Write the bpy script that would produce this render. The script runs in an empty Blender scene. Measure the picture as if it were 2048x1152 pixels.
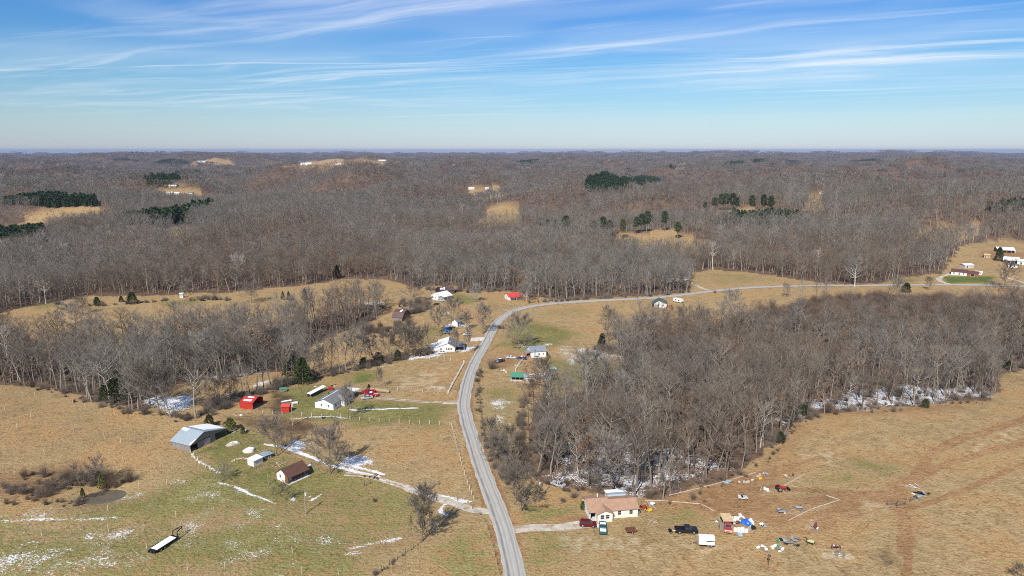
import bpy, math, random
import numpy as np

# ------------------------------------------------------------------ camera, sky, sun, exposure
SC = bpy.context.scene
F = 1365.3                       # focal length in photograph pixels (24 mm on 36 mm)
PITCH = math.radians(11.4)
CAMZ = 100.0
cam_d = bpy.data.cameras.new('camera')
cam_d.lens = 24; cam_d.sensor_width = 36; cam_d.clip_start = 1.0; cam_d.clip_end = 200000
cam = bpy.data.objects.new('camera', cam_d)
SC.collection.objects.link(cam)
cam.location = (0, 0, CAMZ)
cam.rotation_euler = (math.pi/2 - PITCH, 0, 0)
SC.camera = cam

SUN_EL = math.radians(44)
SUN_AZ = math.radians(200)       # compass angle from +Y clockwise: behind the camera, a little to the left
sun_dir = (math.sin(SUN_AZ)*math.cos(SUN_EL), math.cos(SUN_AZ)*math.cos(SUN_EL), math.sin(SUN_EL))
sd = bpy.data.lights.new('sun', 'SUN'); sd.energy = 5.0; sd.angle = math.radians(0.5); sd.color = (1.0, 0.945, 0.845)
sun = bpy.data.objects.new('sun', sd); SC.collection.objects.link(sun)
sun.location = (0, 0, 300)
sun.rotation_euler = (math.pi/2 - SUN_EL, 0, -(SUN_AZ - math.pi))

def N(nt, typ, **kw):
    n = nt.nodes.new(typ)
    for k, v in kw.items():
        if k == 'inp':
            for a, b in v.items(): n.inputs[a].default_value = b
        else: setattr(n, k, v)
    return n
def mth(nt, op, a, b=None, c=None, clamp=False):
    n = nt.nodes.new('ShaderNodeMath'); n.operation = op; n.use_clamp = clamp
    for i, s in enumerate((a, b, c)):
        if s is None: continue
        if isinstance(s, (int, float)): n.inputs[i].default_value = s
        else: nt.links.new(s, n.inputs[i])
    return n.outputs[0]
def mixc(nt, fac, a, b, blend='MIX'):
    n = nt.nodes.new('ShaderNodeMix'); n.data_type = 'RGBA'; n.blend_type = blend
    for idx, s in ((0, fac), (6, a), (7, b)):
        if isinstance(s, (int, float)): n.inputs[idx].default_value = s
        elif isinstance(s, (tuple, list)): n.inputs[idx].default_value = (*s[:3], 1)
        else: nt.links.new(s, n.inputs[idx])
    return n.outputs[2]
def ramp(nt, fac, stops, interp='LINEAR'):
    n = nt.nodes.new('ShaderNodeValToRGB'); r = n.color_ramp; r.interpolation = interp
    while len(r.elements) > 1: r.elements.remove(r.elements[-1])
    r.elements[0].position = stops[0][0]; r.elements[0].color = (*stops[0][1], 1)
    for p, c in stops[1:]:
        e = r.elements.new(p); e.color = (*c, 1)
    nt.links.new(fac, n.inputs[0])
    return n.outputs[0]
def smooth(nt, x, lo, hi):
    n = nt.nodes.new('ShaderNodeMapRange'); n.interpolation_type = 'SMOOTHSTEP'
    n.inputs['From Min'].default_value = lo; n.inputs['From Max'].default_value = hi
    nt.links.new(x, n.inputs['Value']); return n.outputs['Result']
def noise(nt, vec, scale, detail=3, rough=0.55, dist=0.0):
    n = nt.nodes.new('ShaderNodeTexNoise'); n.inputs['Scale'].default_value = scale
    n.inputs['Detail'].default_value = detail; n.inputs['Roughness'].default_value = rough
    n.inputs['Distortion'].default_value = dist
    if vec is not None: nt.links.new(vec, n.inputs['Vector'])
    return n.outputs['Fac']
def mapping(nt, vec, scale=(1, 1, 1), rot=(0, 0, 0), loc=(0, 0, 0)):
    n = nt.nodes.new('ShaderNodeMapping'); n.inputs['Scale'].default_value = scale
    n.inputs['Rotation'].default_value = rot; n.inputs['Location'].default_value = loc
    nt.links.new(vec, n.inputs['Vector']); return n.outputs['Vector']

W = bpy.data.worlds.new('World'); SC.world = W; W.use_nodes = True
nt = W.node_tree; nt.nodes.clear()
sky = N(nt, 'ShaderNodeTexSky', sky_type='NISHITA', sun_disc=False, sun_elevation=SUN_EL, sun_rotation=SUN_AZ,
        altitude=250, air_density=1.0, dust_density=0.1, ozone_density=1.6)
tc = N(nt, 'ShaderNodeTexCoord').outputs['Generated']
# deepen the blue a little, as the polarised winter sky of the photograph
sep = N(nt, 'ShaderNodeSeparateXYZ'); nt.links.new(tc, sep.inputs[0])
el = mth(nt, 'MAXIMUM', sep.outputs[2], 0.0)
grade = ramp(nt, mth(nt, 'POWER', el, .5), [(0.0, (.63, .745, 1.13)), (.12, (.65, .77, 1.12)), (.2, (.70, .84, 1.06)), (.32, (.56, .87, 1.12)), (.45, (.24, .70, 1.25)), (.7, (.36, .76, 1.2)), (1.0, (.5, .85, 1.15))])
graded = mixc(nt, 1.0, sky.outputs[0], grade, 'MULTIPLY')
zz = mth(nt, 'MAXIMUM', sep.outputs[2], 0.012)
# the sheet of cirrus high above: direction projected on to a plane
cx = mth(nt, 'DIVIDE', sep.outputs[0], zz); cy = mth(nt, 'DIVIDE', sep.outputs[1], zz)
cmb = N(nt, 'ShaderNodeCombineXYZ'); nt.links.new(cx, cmb.inputs[0]); nt.links.new(cy, cmb.inputs[1])
warp = N(nt, 'ShaderNodeTexNoise', inp={'Scale': 0.30, 'Detail': 2}); nt.links.new(cmb.outputs[0], warp.inputs['Vector'])
wv = N(nt, 'ShaderNodeVectorMath', operation='SCALE', inp={'Scale': 1.5}); nt.links.new(warp.outputs['Color'], wv.inputs[0])
cv = N(nt, 'ShaderNodeVectorMath', operation='ADD'); nt.links.new(cmb.outputs[0], cv.inputs[0]); nt.links.new(wv.outputs[0], cv.inputs[1])
def streak(rot, sx, sy, lo, hi, seed, detail=5, rough=0.62):
    m = mapping(nt, cv.outputs[0], (1, 1, 1), (0, 0, math.radians(rot)))
    m = mapping(nt, m, (sx, sy, 1), (0, 0, 0), (seed, seed*1.7, 0))
    return smooth(nt, noise(nt, m, 1.0, detail, rough), lo, hi)
s1 = streak(24, 0.10, 0.80, 0.47, 0.74, 3.1)       # long combed streaks
s2 = streak(36, 0.16, 1.5, 0.50, 0.78, 9.4)        # finer strands crossing them
s3 = streak(12, 0.05, 2.2, 0.60, 0.74, 17.7, 3)    # old vapour trails
veil = streak(20, 0.06, 0.16, 0.42, 0.70, 5.5, 3)
big = smooth(nt, noise(nt, mapping(nt, cv.outputs[0], (0.16, 0.22, 1), (0, 0, 0), (2, 5, 0)), 1.0, 2), 0.36, 0.60)
cl = mth(nt, 'ADD', mth(nt, 'MULTIPLY', s1, 0.62), mth(nt, 'ADD', mth(nt, 'MULTIPLY', s2, 0.42), mth(nt, 'ADD', mth(nt, 'MULTIPLY', s3, 0.5), mth(nt, 'MULTIPLY', veil, .30))))
cl = mth(nt, 'MULTIPLY', cl, mth(nt, 'ADD', mth(nt, 'MULTIPLY', big, 0.7), 0.3), clamp=True)
fade = smooth(nt, sep.outputs[2], 0.03, 0.085)
cl = mth(nt, 'MULTIPLY', cl, mth(nt, 'MULTIPLY', fade, 0.86))
skyc = mixc(nt, cl, graded, (10.6, 10.9, 11.4))
bg = N(nt, 'ShaderNodeBackground', inp={'Strength': 0.078}); nt.links.new(skyc, bg.inputs['Color'])
wo = N(nt, 'ShaderNodeOutputWorld'); nt.links.new(bg.outputs[0], wo.inputs['Surface'])
W.cycles.sampling_method = 'AUTOMATIC'

vs = SC.view_settings
vs.view_transform = 'Standard'; vs.look = 'None'; vs.gamma = 1.0; vs.use_curve_mapping = False; vs.exposure = 0.27
SC.render.engine = 'CYCLES'
cy_ = SC.cycles
cy_.max_bounces = 3; cy_.diffuse_bounces = 1; cy_.glossy_bounces = 1; cy_.transmission_bounces = 2; cy_.volume_bounces = 0
cy_.use_denoising = False; cy_.filter_width = 1.0; cy_.caustics_reflective = False; cy_.caustics_refractive = False
cy_.sample_clamp_indirect = 4.0
# ------------------------------------------------------------------ terrain, and where a line of sight meets it
RNG = np.random.default_rng(20240218)
def _h(ix, iy, s):
    n = (ix*374761393 + iy*668265263 + s*974634) & 0x7fffffff
    n = ((n ^ (n >> 13))*1274126177) & 0x7fffffff
    return ((n ^ (n >> 16)) & 0xffff)/65535.0
def vnoise(x, y, s=0):
    x = np.asarray(x, float); y = np.asarray(y, float)
    ix = np.floor(x).astype(np.int64); iy = np.floor(y).astype(np.int64)
    fx = x-ix; fy = y-iy
    fx = fx*fx*fx*(fx*(fx*6-15)+10); fy = fy*fy*fy*(fy*(fy*6-15)+10)
    a = _h(ix, iy, s); b = _h(ix+1, iy, s); c = _h(ix, iy+1, s); d = _h(ix+1, iy+1, s)
    return (a*(1-fx)+b*fx)*(1-fy)+(c*(1-fx)+d*fx)*fy
def fbm(x, y, s=0, o=4):
    v = 0; a = .5; t = 0
    for i in range(o):
        v = v+a*vnoise(x, y, s+i*17); t += a; a *= .5; x = np.asarray(x)*2.03+11.3; y = np.asarray(y)*2.03+5.7
    return v/t
def sstep(a, b, x):
    t = np.clip((np.asarray(x, float)-a)/(b-a), 0, 1); return t*t*(3-2*t)
def gau(x, y, cx, cy, rx, ry, rot=0.0):
    c, s = math.cos(rot), math.sin(rot)
    dx = x-cx; dy = y-cy
    return np.exp(-.5*(((dx*c+dy*s)/rx)**2+((-dx*s+dy*c)/ry)**2))
def T(x, y):
    x = np.asarray(x, float); y = np.asarray(y, float)
    r = np.hypot(x, y)
    z = -6.0*gau(x, y, -190, 330, 110, 38, 0.12)         # wooded hollow below the long field
    z = z-7.0*gau(x, y, 175, 352, 95, 55, 0.1)           # wooded hollow south of the cross road
    z = z-1.9*gau(x, y, -121, 186.5, 6.5, 4.8, 0.25)          # pond hollow
    z = z+2.0*gau(x, y, -150, 265, 40, 30)
    if np.max(r) > 520:
        a = sstep(540, 1150, r)
        f = fbm(x/430, y/430, 3, 3); f = .6*f+.4*(1-np.abs(2*fbm(x/620+7, y/620, 14, 2)-1)*1.6)
        z = z+a*(f-.60)*215
        z = z+sstep(1500, 4000, r)*(fbm(x/1700, y/1700, 8, 3)-.52)*80
        z = z+sstep(9000, 20000, r)*(fbm(x/5200, y/5200, 21, 3)-.5)*90
        z = z+42*gau(x, y, 4300, 12500, 1500, 900)+46*gau(x, y, 8300, 12300, 1700, 900)+85*gau(x, y, 2500, 26000, 2200, 1500)+38*gau(x, y, -9000, 17000, 3500, 1200)
    z = z+(fbm(x/70, y/70, 40, 2)-.5)*1.6*sstep(60, 160, r)*(1-.5*sstep(60, 10, np.abs(x)))
    return z-r*r/(2*7.4e6)
_cp, _sp = math.cos(PITCH), math.sin(PITCH)
def proj(x, y, z):
    dz = z-CAMZ
    dep = y*_cp-dz*_sp
    up = y*_sp+dz*_cp
    dep = np.where(dep < 1, 1, dep)
    return 1024+F*x/dep, 576-F*up/dep
def P(u, v):
    """world points where the lines of sight through photograph pixels (u, v) meet the ground"""
    u = np.atleast_1d(np.asarray(u, float)); v = np.atleast_1d(np.asarray(v, float))
    dx = (u-1024)/F; b = (576-v)/F
    dy = _cp+b*_sp; dz = -_sp+b*_cp
    if v.min() > 560:                       # near ground is smooth: a few fixed-point steps
        t = CAMZ/np.maximum(-dz, 1e-4)
        for _ in range(7): t = (CAMZ-T(dx*t, dy*t))/-dz
        X = dx*t; Y = dy*t; return np.stack([X, Y, T(X, Y)], -1)
    t = np.clip((CAMZ-85)/np.maximum(-dz, 1e-5), 60.0, 3000.0); lo = t.copy(); done = np.zeros(u.shape, bool); hi = np.full(u.shape, 40000.0)
    while not done.all() and t.min() < 40000:
        t2 = t*1.02
        under = (CAMZ+dz*t2) < T(dx*t2, dy*t2)
        new = under & ~done
        lo[new] = t[new]; hi[new] = t2[new]; done |= under
        t = np.where(done, 50000.0, t2)
    for _ in range(14):
        m = (lo+hi)/2; under = (CAMZ+dz*m) < T(dx*m, dy*m)
        hi = np.where(under, m, hi); lo = np.where(under, lo, m)
    X = dx*hi; Y = dy*hi
    return np.stack([X, Y, T(X, Y)], -1)
def P1(u, v): return P(u, v)[0]
def poly(pts, sub=14.0):
    """a polygon given in photograph pixels -> world xy"""
    out = []
    for i in range(len(pts)):
        a = np.array(pts[i], float); b = np.array(pts[(i+1) % len(pts)], float)
        n = max(1, int(np.hypot(*(b-a))/60))
        for k in range(n): out.append(a+(b-a)*k/n)
    o = np.array(out)
    return P(o[:, 0], o[:, 1])[:, :2]
def line(pts, n=8):
    """smooth polyline through photograph pixels -> world xyz"""
    w = P([p[0] for p in pts], [p[1] for p in pts])
    return catmull(w, n)
def catmull(w, n=8):
    w = np.asarray(w, float); out = []
    for i in range(len(w)-1):
        p0 = w[max(i-1, 0)]; p1 = w[i]; p2 = w[i+1]; p3 = w[min(i+2, len(w)-1)]
        for k in range(n):
            t = k/n
            out.append(.5*((2*p1)+(p2-p0)*t+(2*p0-5*p1+4*p2-p3)*t*t+(3*p1-p0-3*p2+p3)*t**3))
    out.append(w[-1]); return np.array(out)
def inside(px, py, pg):
    r = np.zeros(px.shape, bool)
    mn = pg.min(0); mx = pg.max(0)
    s = np.where((px >= mn[0]) & (px <= mx[0]) & (py >= mn[1]) & (py <= mx[1]))[0]
    if len(s) == 0: return r
    x = px[s]; y = py[s]; c = np.zeros(len(s), bool)
    x1, y1 = pg[-1]
    for x2, y2 in pg:
        if y1 != y2:
            m = ((y2 > y) != (y1 > y)) & (x < (x1-x2)*(y-y2)/(y1-y2)+x2)
            c ^= m
        x1, y1 = x2, y2
    r[s] = c; return r
def dist_line(px, py, ln, maxd):
    """distance from points to a world polyline, capped"""
    d = np.full(px.shape, maxd, float)
    ln = np.asarray(ln)[:, :2]
    mn = ln.min(0)-maxd; mx = ln.max(0)+maxd
    s = np.where((px >= mn[0]) & (px <= mx[0]) & (py >= mn[1]) & (py <= mx[1]))[0]
    if len(s) == 0: return d
    x = px[s]; y = py[s]; best = np.full(len(s), maxd)
    for a, b in zip(ln[:-1], ln[1:]):
        e = b-a; L = e@e
        if L < 1e-9: continue
        t = np.clip(((x-a[0])*e[0]+(y-a[1])*e[1])/L, 0, 1)
        best = np.minimum(best, np.hypot(x-a[0]-t*e[0], y-a[1]-t*e[1]))
    d[s] = best; return d
def soft(px, py, pg, w):
    """1 inside, 0 outside, with an edge about w metres wide"""
    i = inside(px, py, pg)
    d = dist_line(px, py, np.vstack([pg, pg[:1]]), w)
    return np.clip(np.where(i, .5+d/(2*w), .5-d/(2*w)), 0, 1)
# ------------------------------------------------------------------ building helpers
COL = SC.collection
class MB:
    """collects simple shapes into ONE mesh"""
    def __init__(s): s.v = []; s.f = []; s.m = []; s.cur = 0
    def mat(s, i): s.cur = i; return s
    def add(s, vs, fs):
        o = len(s.v); s.v += [tuple(map(float, p)) for p in vs]
        for f in fs: s.f.append(tuple(i+o for i in f)); s.m.append(s.cur)
        return s
    def box(s, x0, x1, y0, y1, z0, z1):
        return s.add([(x0, y0, z0), (x1, y0, z0), (x1, y1, z0), (x0, y1, z0), (x0, y0, z1), (x1, y0, z1), (x1, y1, z1), (x0, y1, z1)],
                     [(0, 3, 2, 1), (4, 5, 6, 7), (0, 1, 5, 4), (1, 2, 6, 5), (2, 3, 7, 6), (3, 0, 4, 7)])
    def extrude_y(s, prof, y0, y1):
        """closed profile of (x, z), counter-clockwise seen from -y, pushed from y0 to y1"""
        n = len(prof)
        vs = [(x, y0, z) for x, z in prof]+[(x, y1, z) for x, z in prof]
        fs = [tuple(range(n)), tuple(range(2*n-1, n-1, -1))]
        fs += [(i, i+n, (i+1) % n+n, (i+1) % n) for i in range(n)]
        return s.add(vs, fs)
    def extrude_x(s, prof, x0, x1):
        n = len(prof)
        vs = [(x0, y, z) for y, z in prof]+[(x1, y, z) for y, z in prof]
        fs = [tuple(range(n-1, -1, -1)), tuple(range(n, 2*n))]
        fs += [(i, (i+1) % n, (i+1) % n+n, i+n) for i in range(n)]
        return s.add(vs, fs)
    def slab(s, a, b, c, d, t):
        """a quad a b c d thickened downwards by t"""
        P4 = [np.array(p, float) for p in (a, b, c, d)]
        n = np.cross(P4[1]-P4[0], P4[3]-P4[0]); n = n/np.linalg.norm(n)
        if n[2] < 0: n = -n
        Q = [p-n*t for p in P4]
        return s.add(P4+Q, [(0, 1, 2, 3), (7, 6, 5, 4), (0, 4, 5, 1), (1, 5, 6, 2), (2, 6, 7, 3), (3, 7, 4, 0)])
    def tube(s, a, b, r0, r1, n=6, cap=True):
        a = np.array(a, float); b = np.array(b, float); d = b-a; L = np.linalg.norm(d)
        if L < 1e-9: return s
        d /= L; e = np.array([0, 0, 1.]) if abs(d[2]) < .9 else np.array([1., 0, 0])
        u = np.cross(d, e); u /= np.linalg.norm(u); w = np.cross(d, u)
        vs = []
        for c, r in ((a, r0), (b, r1)):
            for k in range(n):
                t = 2*math.pi*k/n; vs.append(c+u*(r*math.cos(t))+w*(r*math.sin(t)))
        fs = [(k, k+n, (k+1) % n+n, (k+1) % n) for k in range(n)]
        if cap: fs += [tuple(range(n)), tuple(range(2*n-1, n-1, -1))]
        return s.add(vs, fs)
    def lump(s, c, rx, ry, rz, seed, n=10, m=5, amp=.25, flat=True):
        """an uneven mound or blob"""
        g = np.random.default_rng(seed); ph = g.random(6)*6.28; vs = []; fs = []
        for j in range(m+1):
            el = (j/m)*(math.pi/2 if flat else math.pi)-(0 if flat else math.pi/2)
            for k in range(n):
                t = 2*math.pi*k/n
                q = 1+amp*(math.sin(2*t+ph[0]+2*el)+.6*math.sin(3*t+ph[1]-el)+.5*math.sin(5*t+ph[2]+3*el))*.6+amp*.35*(g.random()-.5)
                vs.append((c[0]+rx*q*math.cos(t)*math.cos(el), c[1]+ry*q*math.sin(t)*math.cos(el), c[2]+rz*math.sin(el)*(1+amp*.4*math.sin(t*2+ph[3]))))
        for j in range(m):
            for k in range(n): fs.append((j*n+k, j*n+(k+1) % n, (j+1)*n+(k+1) % n, (j+1)*n+k))
        return s.add(vs, fs)
    def mesh(s, name, mats, smooth_=False):
        me = bpy.data.meshes.new(name); me.from_pydata(s.v, [], s.f)
        for m in (mats if isinstance(mats, (list, tuple)) else [mats]): me.materials.append(m)
        if any(s.m): me.polygons.foreach_set('material_index', s.m)
        if smooth_: me.polygons.foreach_set('use_smooth', [True]*len(me.polygons))
        me.update(); return me
    def build(s, name, mats, parent=None, smooth_=False, loc=None, label=None):
        o = bpy.data.objects.new(name, s.mesh(name, mats, smooth_)); COL.objects.link(o)
        if parent is not None: o.parent = parent
        if loc is not None: o.location = loc
        if label: o['label'] = label
        return o
def tag(o, label, cat, group=None, kind=None):
    if label: o['label'] = label
    if cat: o['category'] = cat
    if group: o['group'] = group
    if kind: o['kind'] = kind
    return o
def thing(name, label, cat, loc=(0, 0, 0), rz=0.0, group=None):
    o = bpy.data.objects.new(name, None); COL.objects.link(o); o.empty_display_size = .5
    o.location = tuple(float(c) for c in loc); o.rotation_euler = (0, 0, rz)
    return tag(o, label, cat, group)
def structure(o): o['kind'] = 'structure'; return o
def copy_tree(o, parent=None):
    c = o.copy(); COL.objects.link(c); c.parent = parent
    for ch in o.children: copy_tree(ch, c)
    return c
def inst(name, me, parent, loc=(0, 0, 0), rz=0.0, sc=(1, 1, 1)):
    o = bpy.data.objects.new(name, me); COL.objects.link(o); o.parent = parent
    o.location = loc; o.rotation_euler = (0, 0, rz); o.scale = sc; return o

# ------------------------------------------------------------------ materials
MATS = {}
def material(name, col, rough=.75, metal=0.0, var=.18, vscale=1.5, spec=.3, bump=0.0, bscale=8.0, coat=0.0, stretch=(1, 1, 1), var2=None):
    """base colour broken up by two scales of noise, an optional second (weathered) colour and fine relief"""
    if name in MATS: return MATS[name]
    m = bpy.data.materials.new(name); m.use_nodes = True; nt = m.node_tree
    b = nt.nodes['Principled BSDF']; b.inputs['Roughness'].default_value = rough; b.inputs['Metallic'].default_value = metal
    b.inputs['Specular IOR Level'].default_value = spec; b.inputs['Coat Weight'].default_value = coat; b.inputs['Coat Roughness'].default_value = .08
    tc = mapping(nt, N(nt, 'ShaderNodeTexCoord').outputs['Object'], stretch)
    n1 = noise(nt, tc, vscale, 4, .6); n2 = noise(nt, tc, vscale*6, 3, .6)
    f = mth(nt, 'ADD', mth(nt, 'MULTIPLY', n1, .65), mth(nt, 'MULTIPLY', n2, .35))
    lo = tuple(c*(1-var) for c in col); hi = tuple(min(1, c*(1+var)) for c in col)
    c = ramp(nt, f, [(.32, lo), (.68, hi)])
    if var2 is not None:
        c = mixc(nt, smooth(nt, noise(nt, tc, vscale*.8, 5, .65), .5, .62), c, var2)
    nt.links.new(c, b.inputs['Base Color'])
    if bump:
        bp = N(nt, 'ShaderNodeBump', inp={'Strength': bump, 'Distance': .03}); nt.links.new(noise(nt, tc, bscale, 4, .6), bp.inputs['Height'])
        nt.links.new(bp.outputs[0], b.inputs['Normal'])
    MATS[name] = m; return m
def corrugated(name, col, axis=0, pitch=.3, rough=.42, metal=.35, var=.15, rust=None):
    """ribbed sheet metal: the ribs are fine relief"""
    m = material(name, col, rough, metal, var, .8, .5, var2=rust); nt = m.node_tree
    w = N(nt, 'ShaderNodeTexWave', wave_type='BANDS', bands_direction='XYZ'[axis], inp={'Scale': .314/pitch, 'Distortion': .0})
    nt.links.new(N(nt, 'ShaderNodeTexCoord').outputs['Object'], w.inputs['Vector'])
    bp = N(nt, 'ShaderNodeBump', inp={'Strength': .5, 'Distance': .04}); nt.links.new(w.outputs['Fac'], bp.inputs['Height'])
    nt.links.new(bp.outputs[0], nt.nodes['Principled BSDF'].inputs['Normal']); return m
M_GLASS = material('window_glass', (.03, .035, .045), .08, 0, .1, 1, .6)
M_WHITE = material('white_siding', (.78, .77, .74), .6, 0, .06, 1.2, var2=(.68, .67, .62))
M_CREAM = material('cream_siding', (.74, .70, .60), .65, 0, .06, 1.0)
M_TRIM = material('white_trim', (.8, .8, .78), .5, 0, .05)
M_TANROOF = material('tan_shingles', (.36, .225, .155), .9, 0, .16, .9, .2, .5, 9)
M_BROWNROOF = material('brown_shingles', (.105, .055, .043), .85, 0, .2, .9, .2, .5, 9)
M_GREYROOF = material('grey_shingles', (.17, .17, .175), .85, 0, .2, .9, .2, .5, 9)
M_DARKROOF = material('dark_green_shingles', (.075, .10, .10), .85, 0, .2, .9, .2, .4, 9)
M_SNOW = material('snow', (.84, .86, .90), .6, 0, .04, 1.2, .3, .5, 2.0)
M_WOODGREY = material('weathered_boards', (.23, .215, .20), .9, 0, .4, 1.4, .2, .5, 5, stretch=(3, 3, .25))
M_WOODBROWN = material('brown_timber', (.22, .10, .045), .75, 0, .3, 1.2)
M_WOODPALE = material('pale_timber', (.50, .37, .22), .8, 0, .2, 1.2)
M_POST = material('pale_weathered_post', (.50, .46, .40), .85, 0, .2, 3)
M_POSTDARK = material('dark_weathered_post', (.10, .08, .065), .9, 0, .25, 3)
M_WIRE = material('fence_wire', (.25, .24, .23), .5, .6, .1)
M_POLE = material('utility_pole_wood', (.32, .28, .24), .85, 0, .2, 1.5)
M_DARK = material('shade_and_dark_items', (.02, .018, .016), .9, 0, .2)  # near-black: shade of porch and doorways put into colour; also dark scrap
M_TYRE = material('tyre_rubber', (.02, .02, .021), .85, 0, .1)
M_RIM = material('wheel_rim', (.5, .5, .51), .35, .8, .1)
M_CHROME = material('bright_metal', (.6, .6, .61), .3, .9, .1)
M_REDPAINT = corrugated('red_metal_sheet', (.44, .03, .02), 0, .3, .5, .0, .2, rust=(.36, .055, .04))
M_REDROOF = corrugated('red_metal_roof', (.52, .055, .045), 0, .35, .5, .0, .18, rust=(.46, .09, .07))
M_BLUEGREY = material('blue_grey_shingles', (.20, .225, .26), .85, 0, .18, .9, .2, .5, 9)
M_METAL = corrugated('grey_metal_roof', (.36, .42, .46), 0, .6, .5, .25, .1)
M_GREENROOF = corrugated('green_metal_roof', (.09, .28, .17), 0, .4, .5, .1, .15)
M_BROWNMETAL = corrugated('rusty_brown_roof', (.10, .062, .058), 0, .5, .6, .1, .2, rust=(.16, .08, .05))
M_WHITEMETAL = corrugated('white_metal_sheet', (.74, .75, .76), 0, .4, .45, .05, .06)
M_BLACK = material('black_steel', (.018, .018, .02), .5, .3, .2)
M_RUST = material('rusty_steel', (.17, .065, .04), .85, .2, .35, 3, var2=(.09, .045, .035))
M_CONC = material('pale_concrete', (.55, .53, .49), .85, 0, .1, .6)
M_STONE = material('grey_stone', (.38, .34, .29), .9, 0, .25, 1.5, .2, .5, 4)
M_HAY = material('weathered_hay', (.33, .26, .17), .95, 0, .3, 4, .1, .6, 14)
M_TARP = material('blue_tarp', (.02, .12, .55), .4, 0, .2, 2, .4, .5, 3)
M_PLASTICW = material('white_plastic', (.68, .67, .65), .5, 0, .12, 2, .4)
M_LIGHT = material('headlamp_lens', (.7, .7, .68), .1, 0, .05, 1, .7)
M_TAIL = material('tail_lamp_lens', (.4, .015, .012), .2, 0, .05, 1, .6)
M_REDBRICK = material('red_brick', (.30, .10, .065), .9, 0, .2, 4)
# ------------------------------------------------------------------ the road and the drives (world lines)
ROAD_PX = [(1075, 1420), (1052, 1280), (1030, 1152), (1008, 1056), (971.6, 960), (944.5, 880), (929, 824), (928, 800), (937.6, 755), (947, 730), (960, 705),
           (975, 680), (988, 652), (1003, 637), (1022, 624), (1049, 615), (1099, 607.5), (1174, 602.5), (1249, 598.5), (1311, 595.5), (1374, 588.7), (1424, 582),
           (1474, 577), (1536, 573.5), (1636, 571), (1736, 570.5), (1836, 569.5), (1961, 570), (2060, 573), (2200, 578)]
ROAD = line(ROAD_PX, 6)
for _ in range(6):
    ROAD[1:-1] = (ROAD[:-2]+2*ROAD[1:-1]+ROAD[2:])/4
DRIVES = {
 'cabin': (line([(985, 1024), (955, 1020), (915, 1010), (868, 995), (820, 978), (770, 961), (725, 951), (690, 948)]), 2.5),
 'ranch': (line([(1020, 1060), (1050, 1058), (1085, 1056), (1130, 1053), (1175, 1048)]), 3.4),
 'white': (line([(930, 806), (890, 805), (840, 803), (790, 799), (755, 796)]), 2.6),
 'upper': (line([(996, 648), (962, 647), (948, 634), (930, 622), (908, 611), (890, 605)]), 2.6),
 'north': (line([(1424, 582), (1405, 577), (1392, 571), (1378, 566)]), 3.0),
 'hill': (line([(1900, 569), (1880, 562), (1879, 556), (1893, 550), (1908, 547)]), 3.4),
 'east': (line([(2075, 573), (2048, 566), (2020, 557), (2005, 552)]), 3.0),
}
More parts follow.
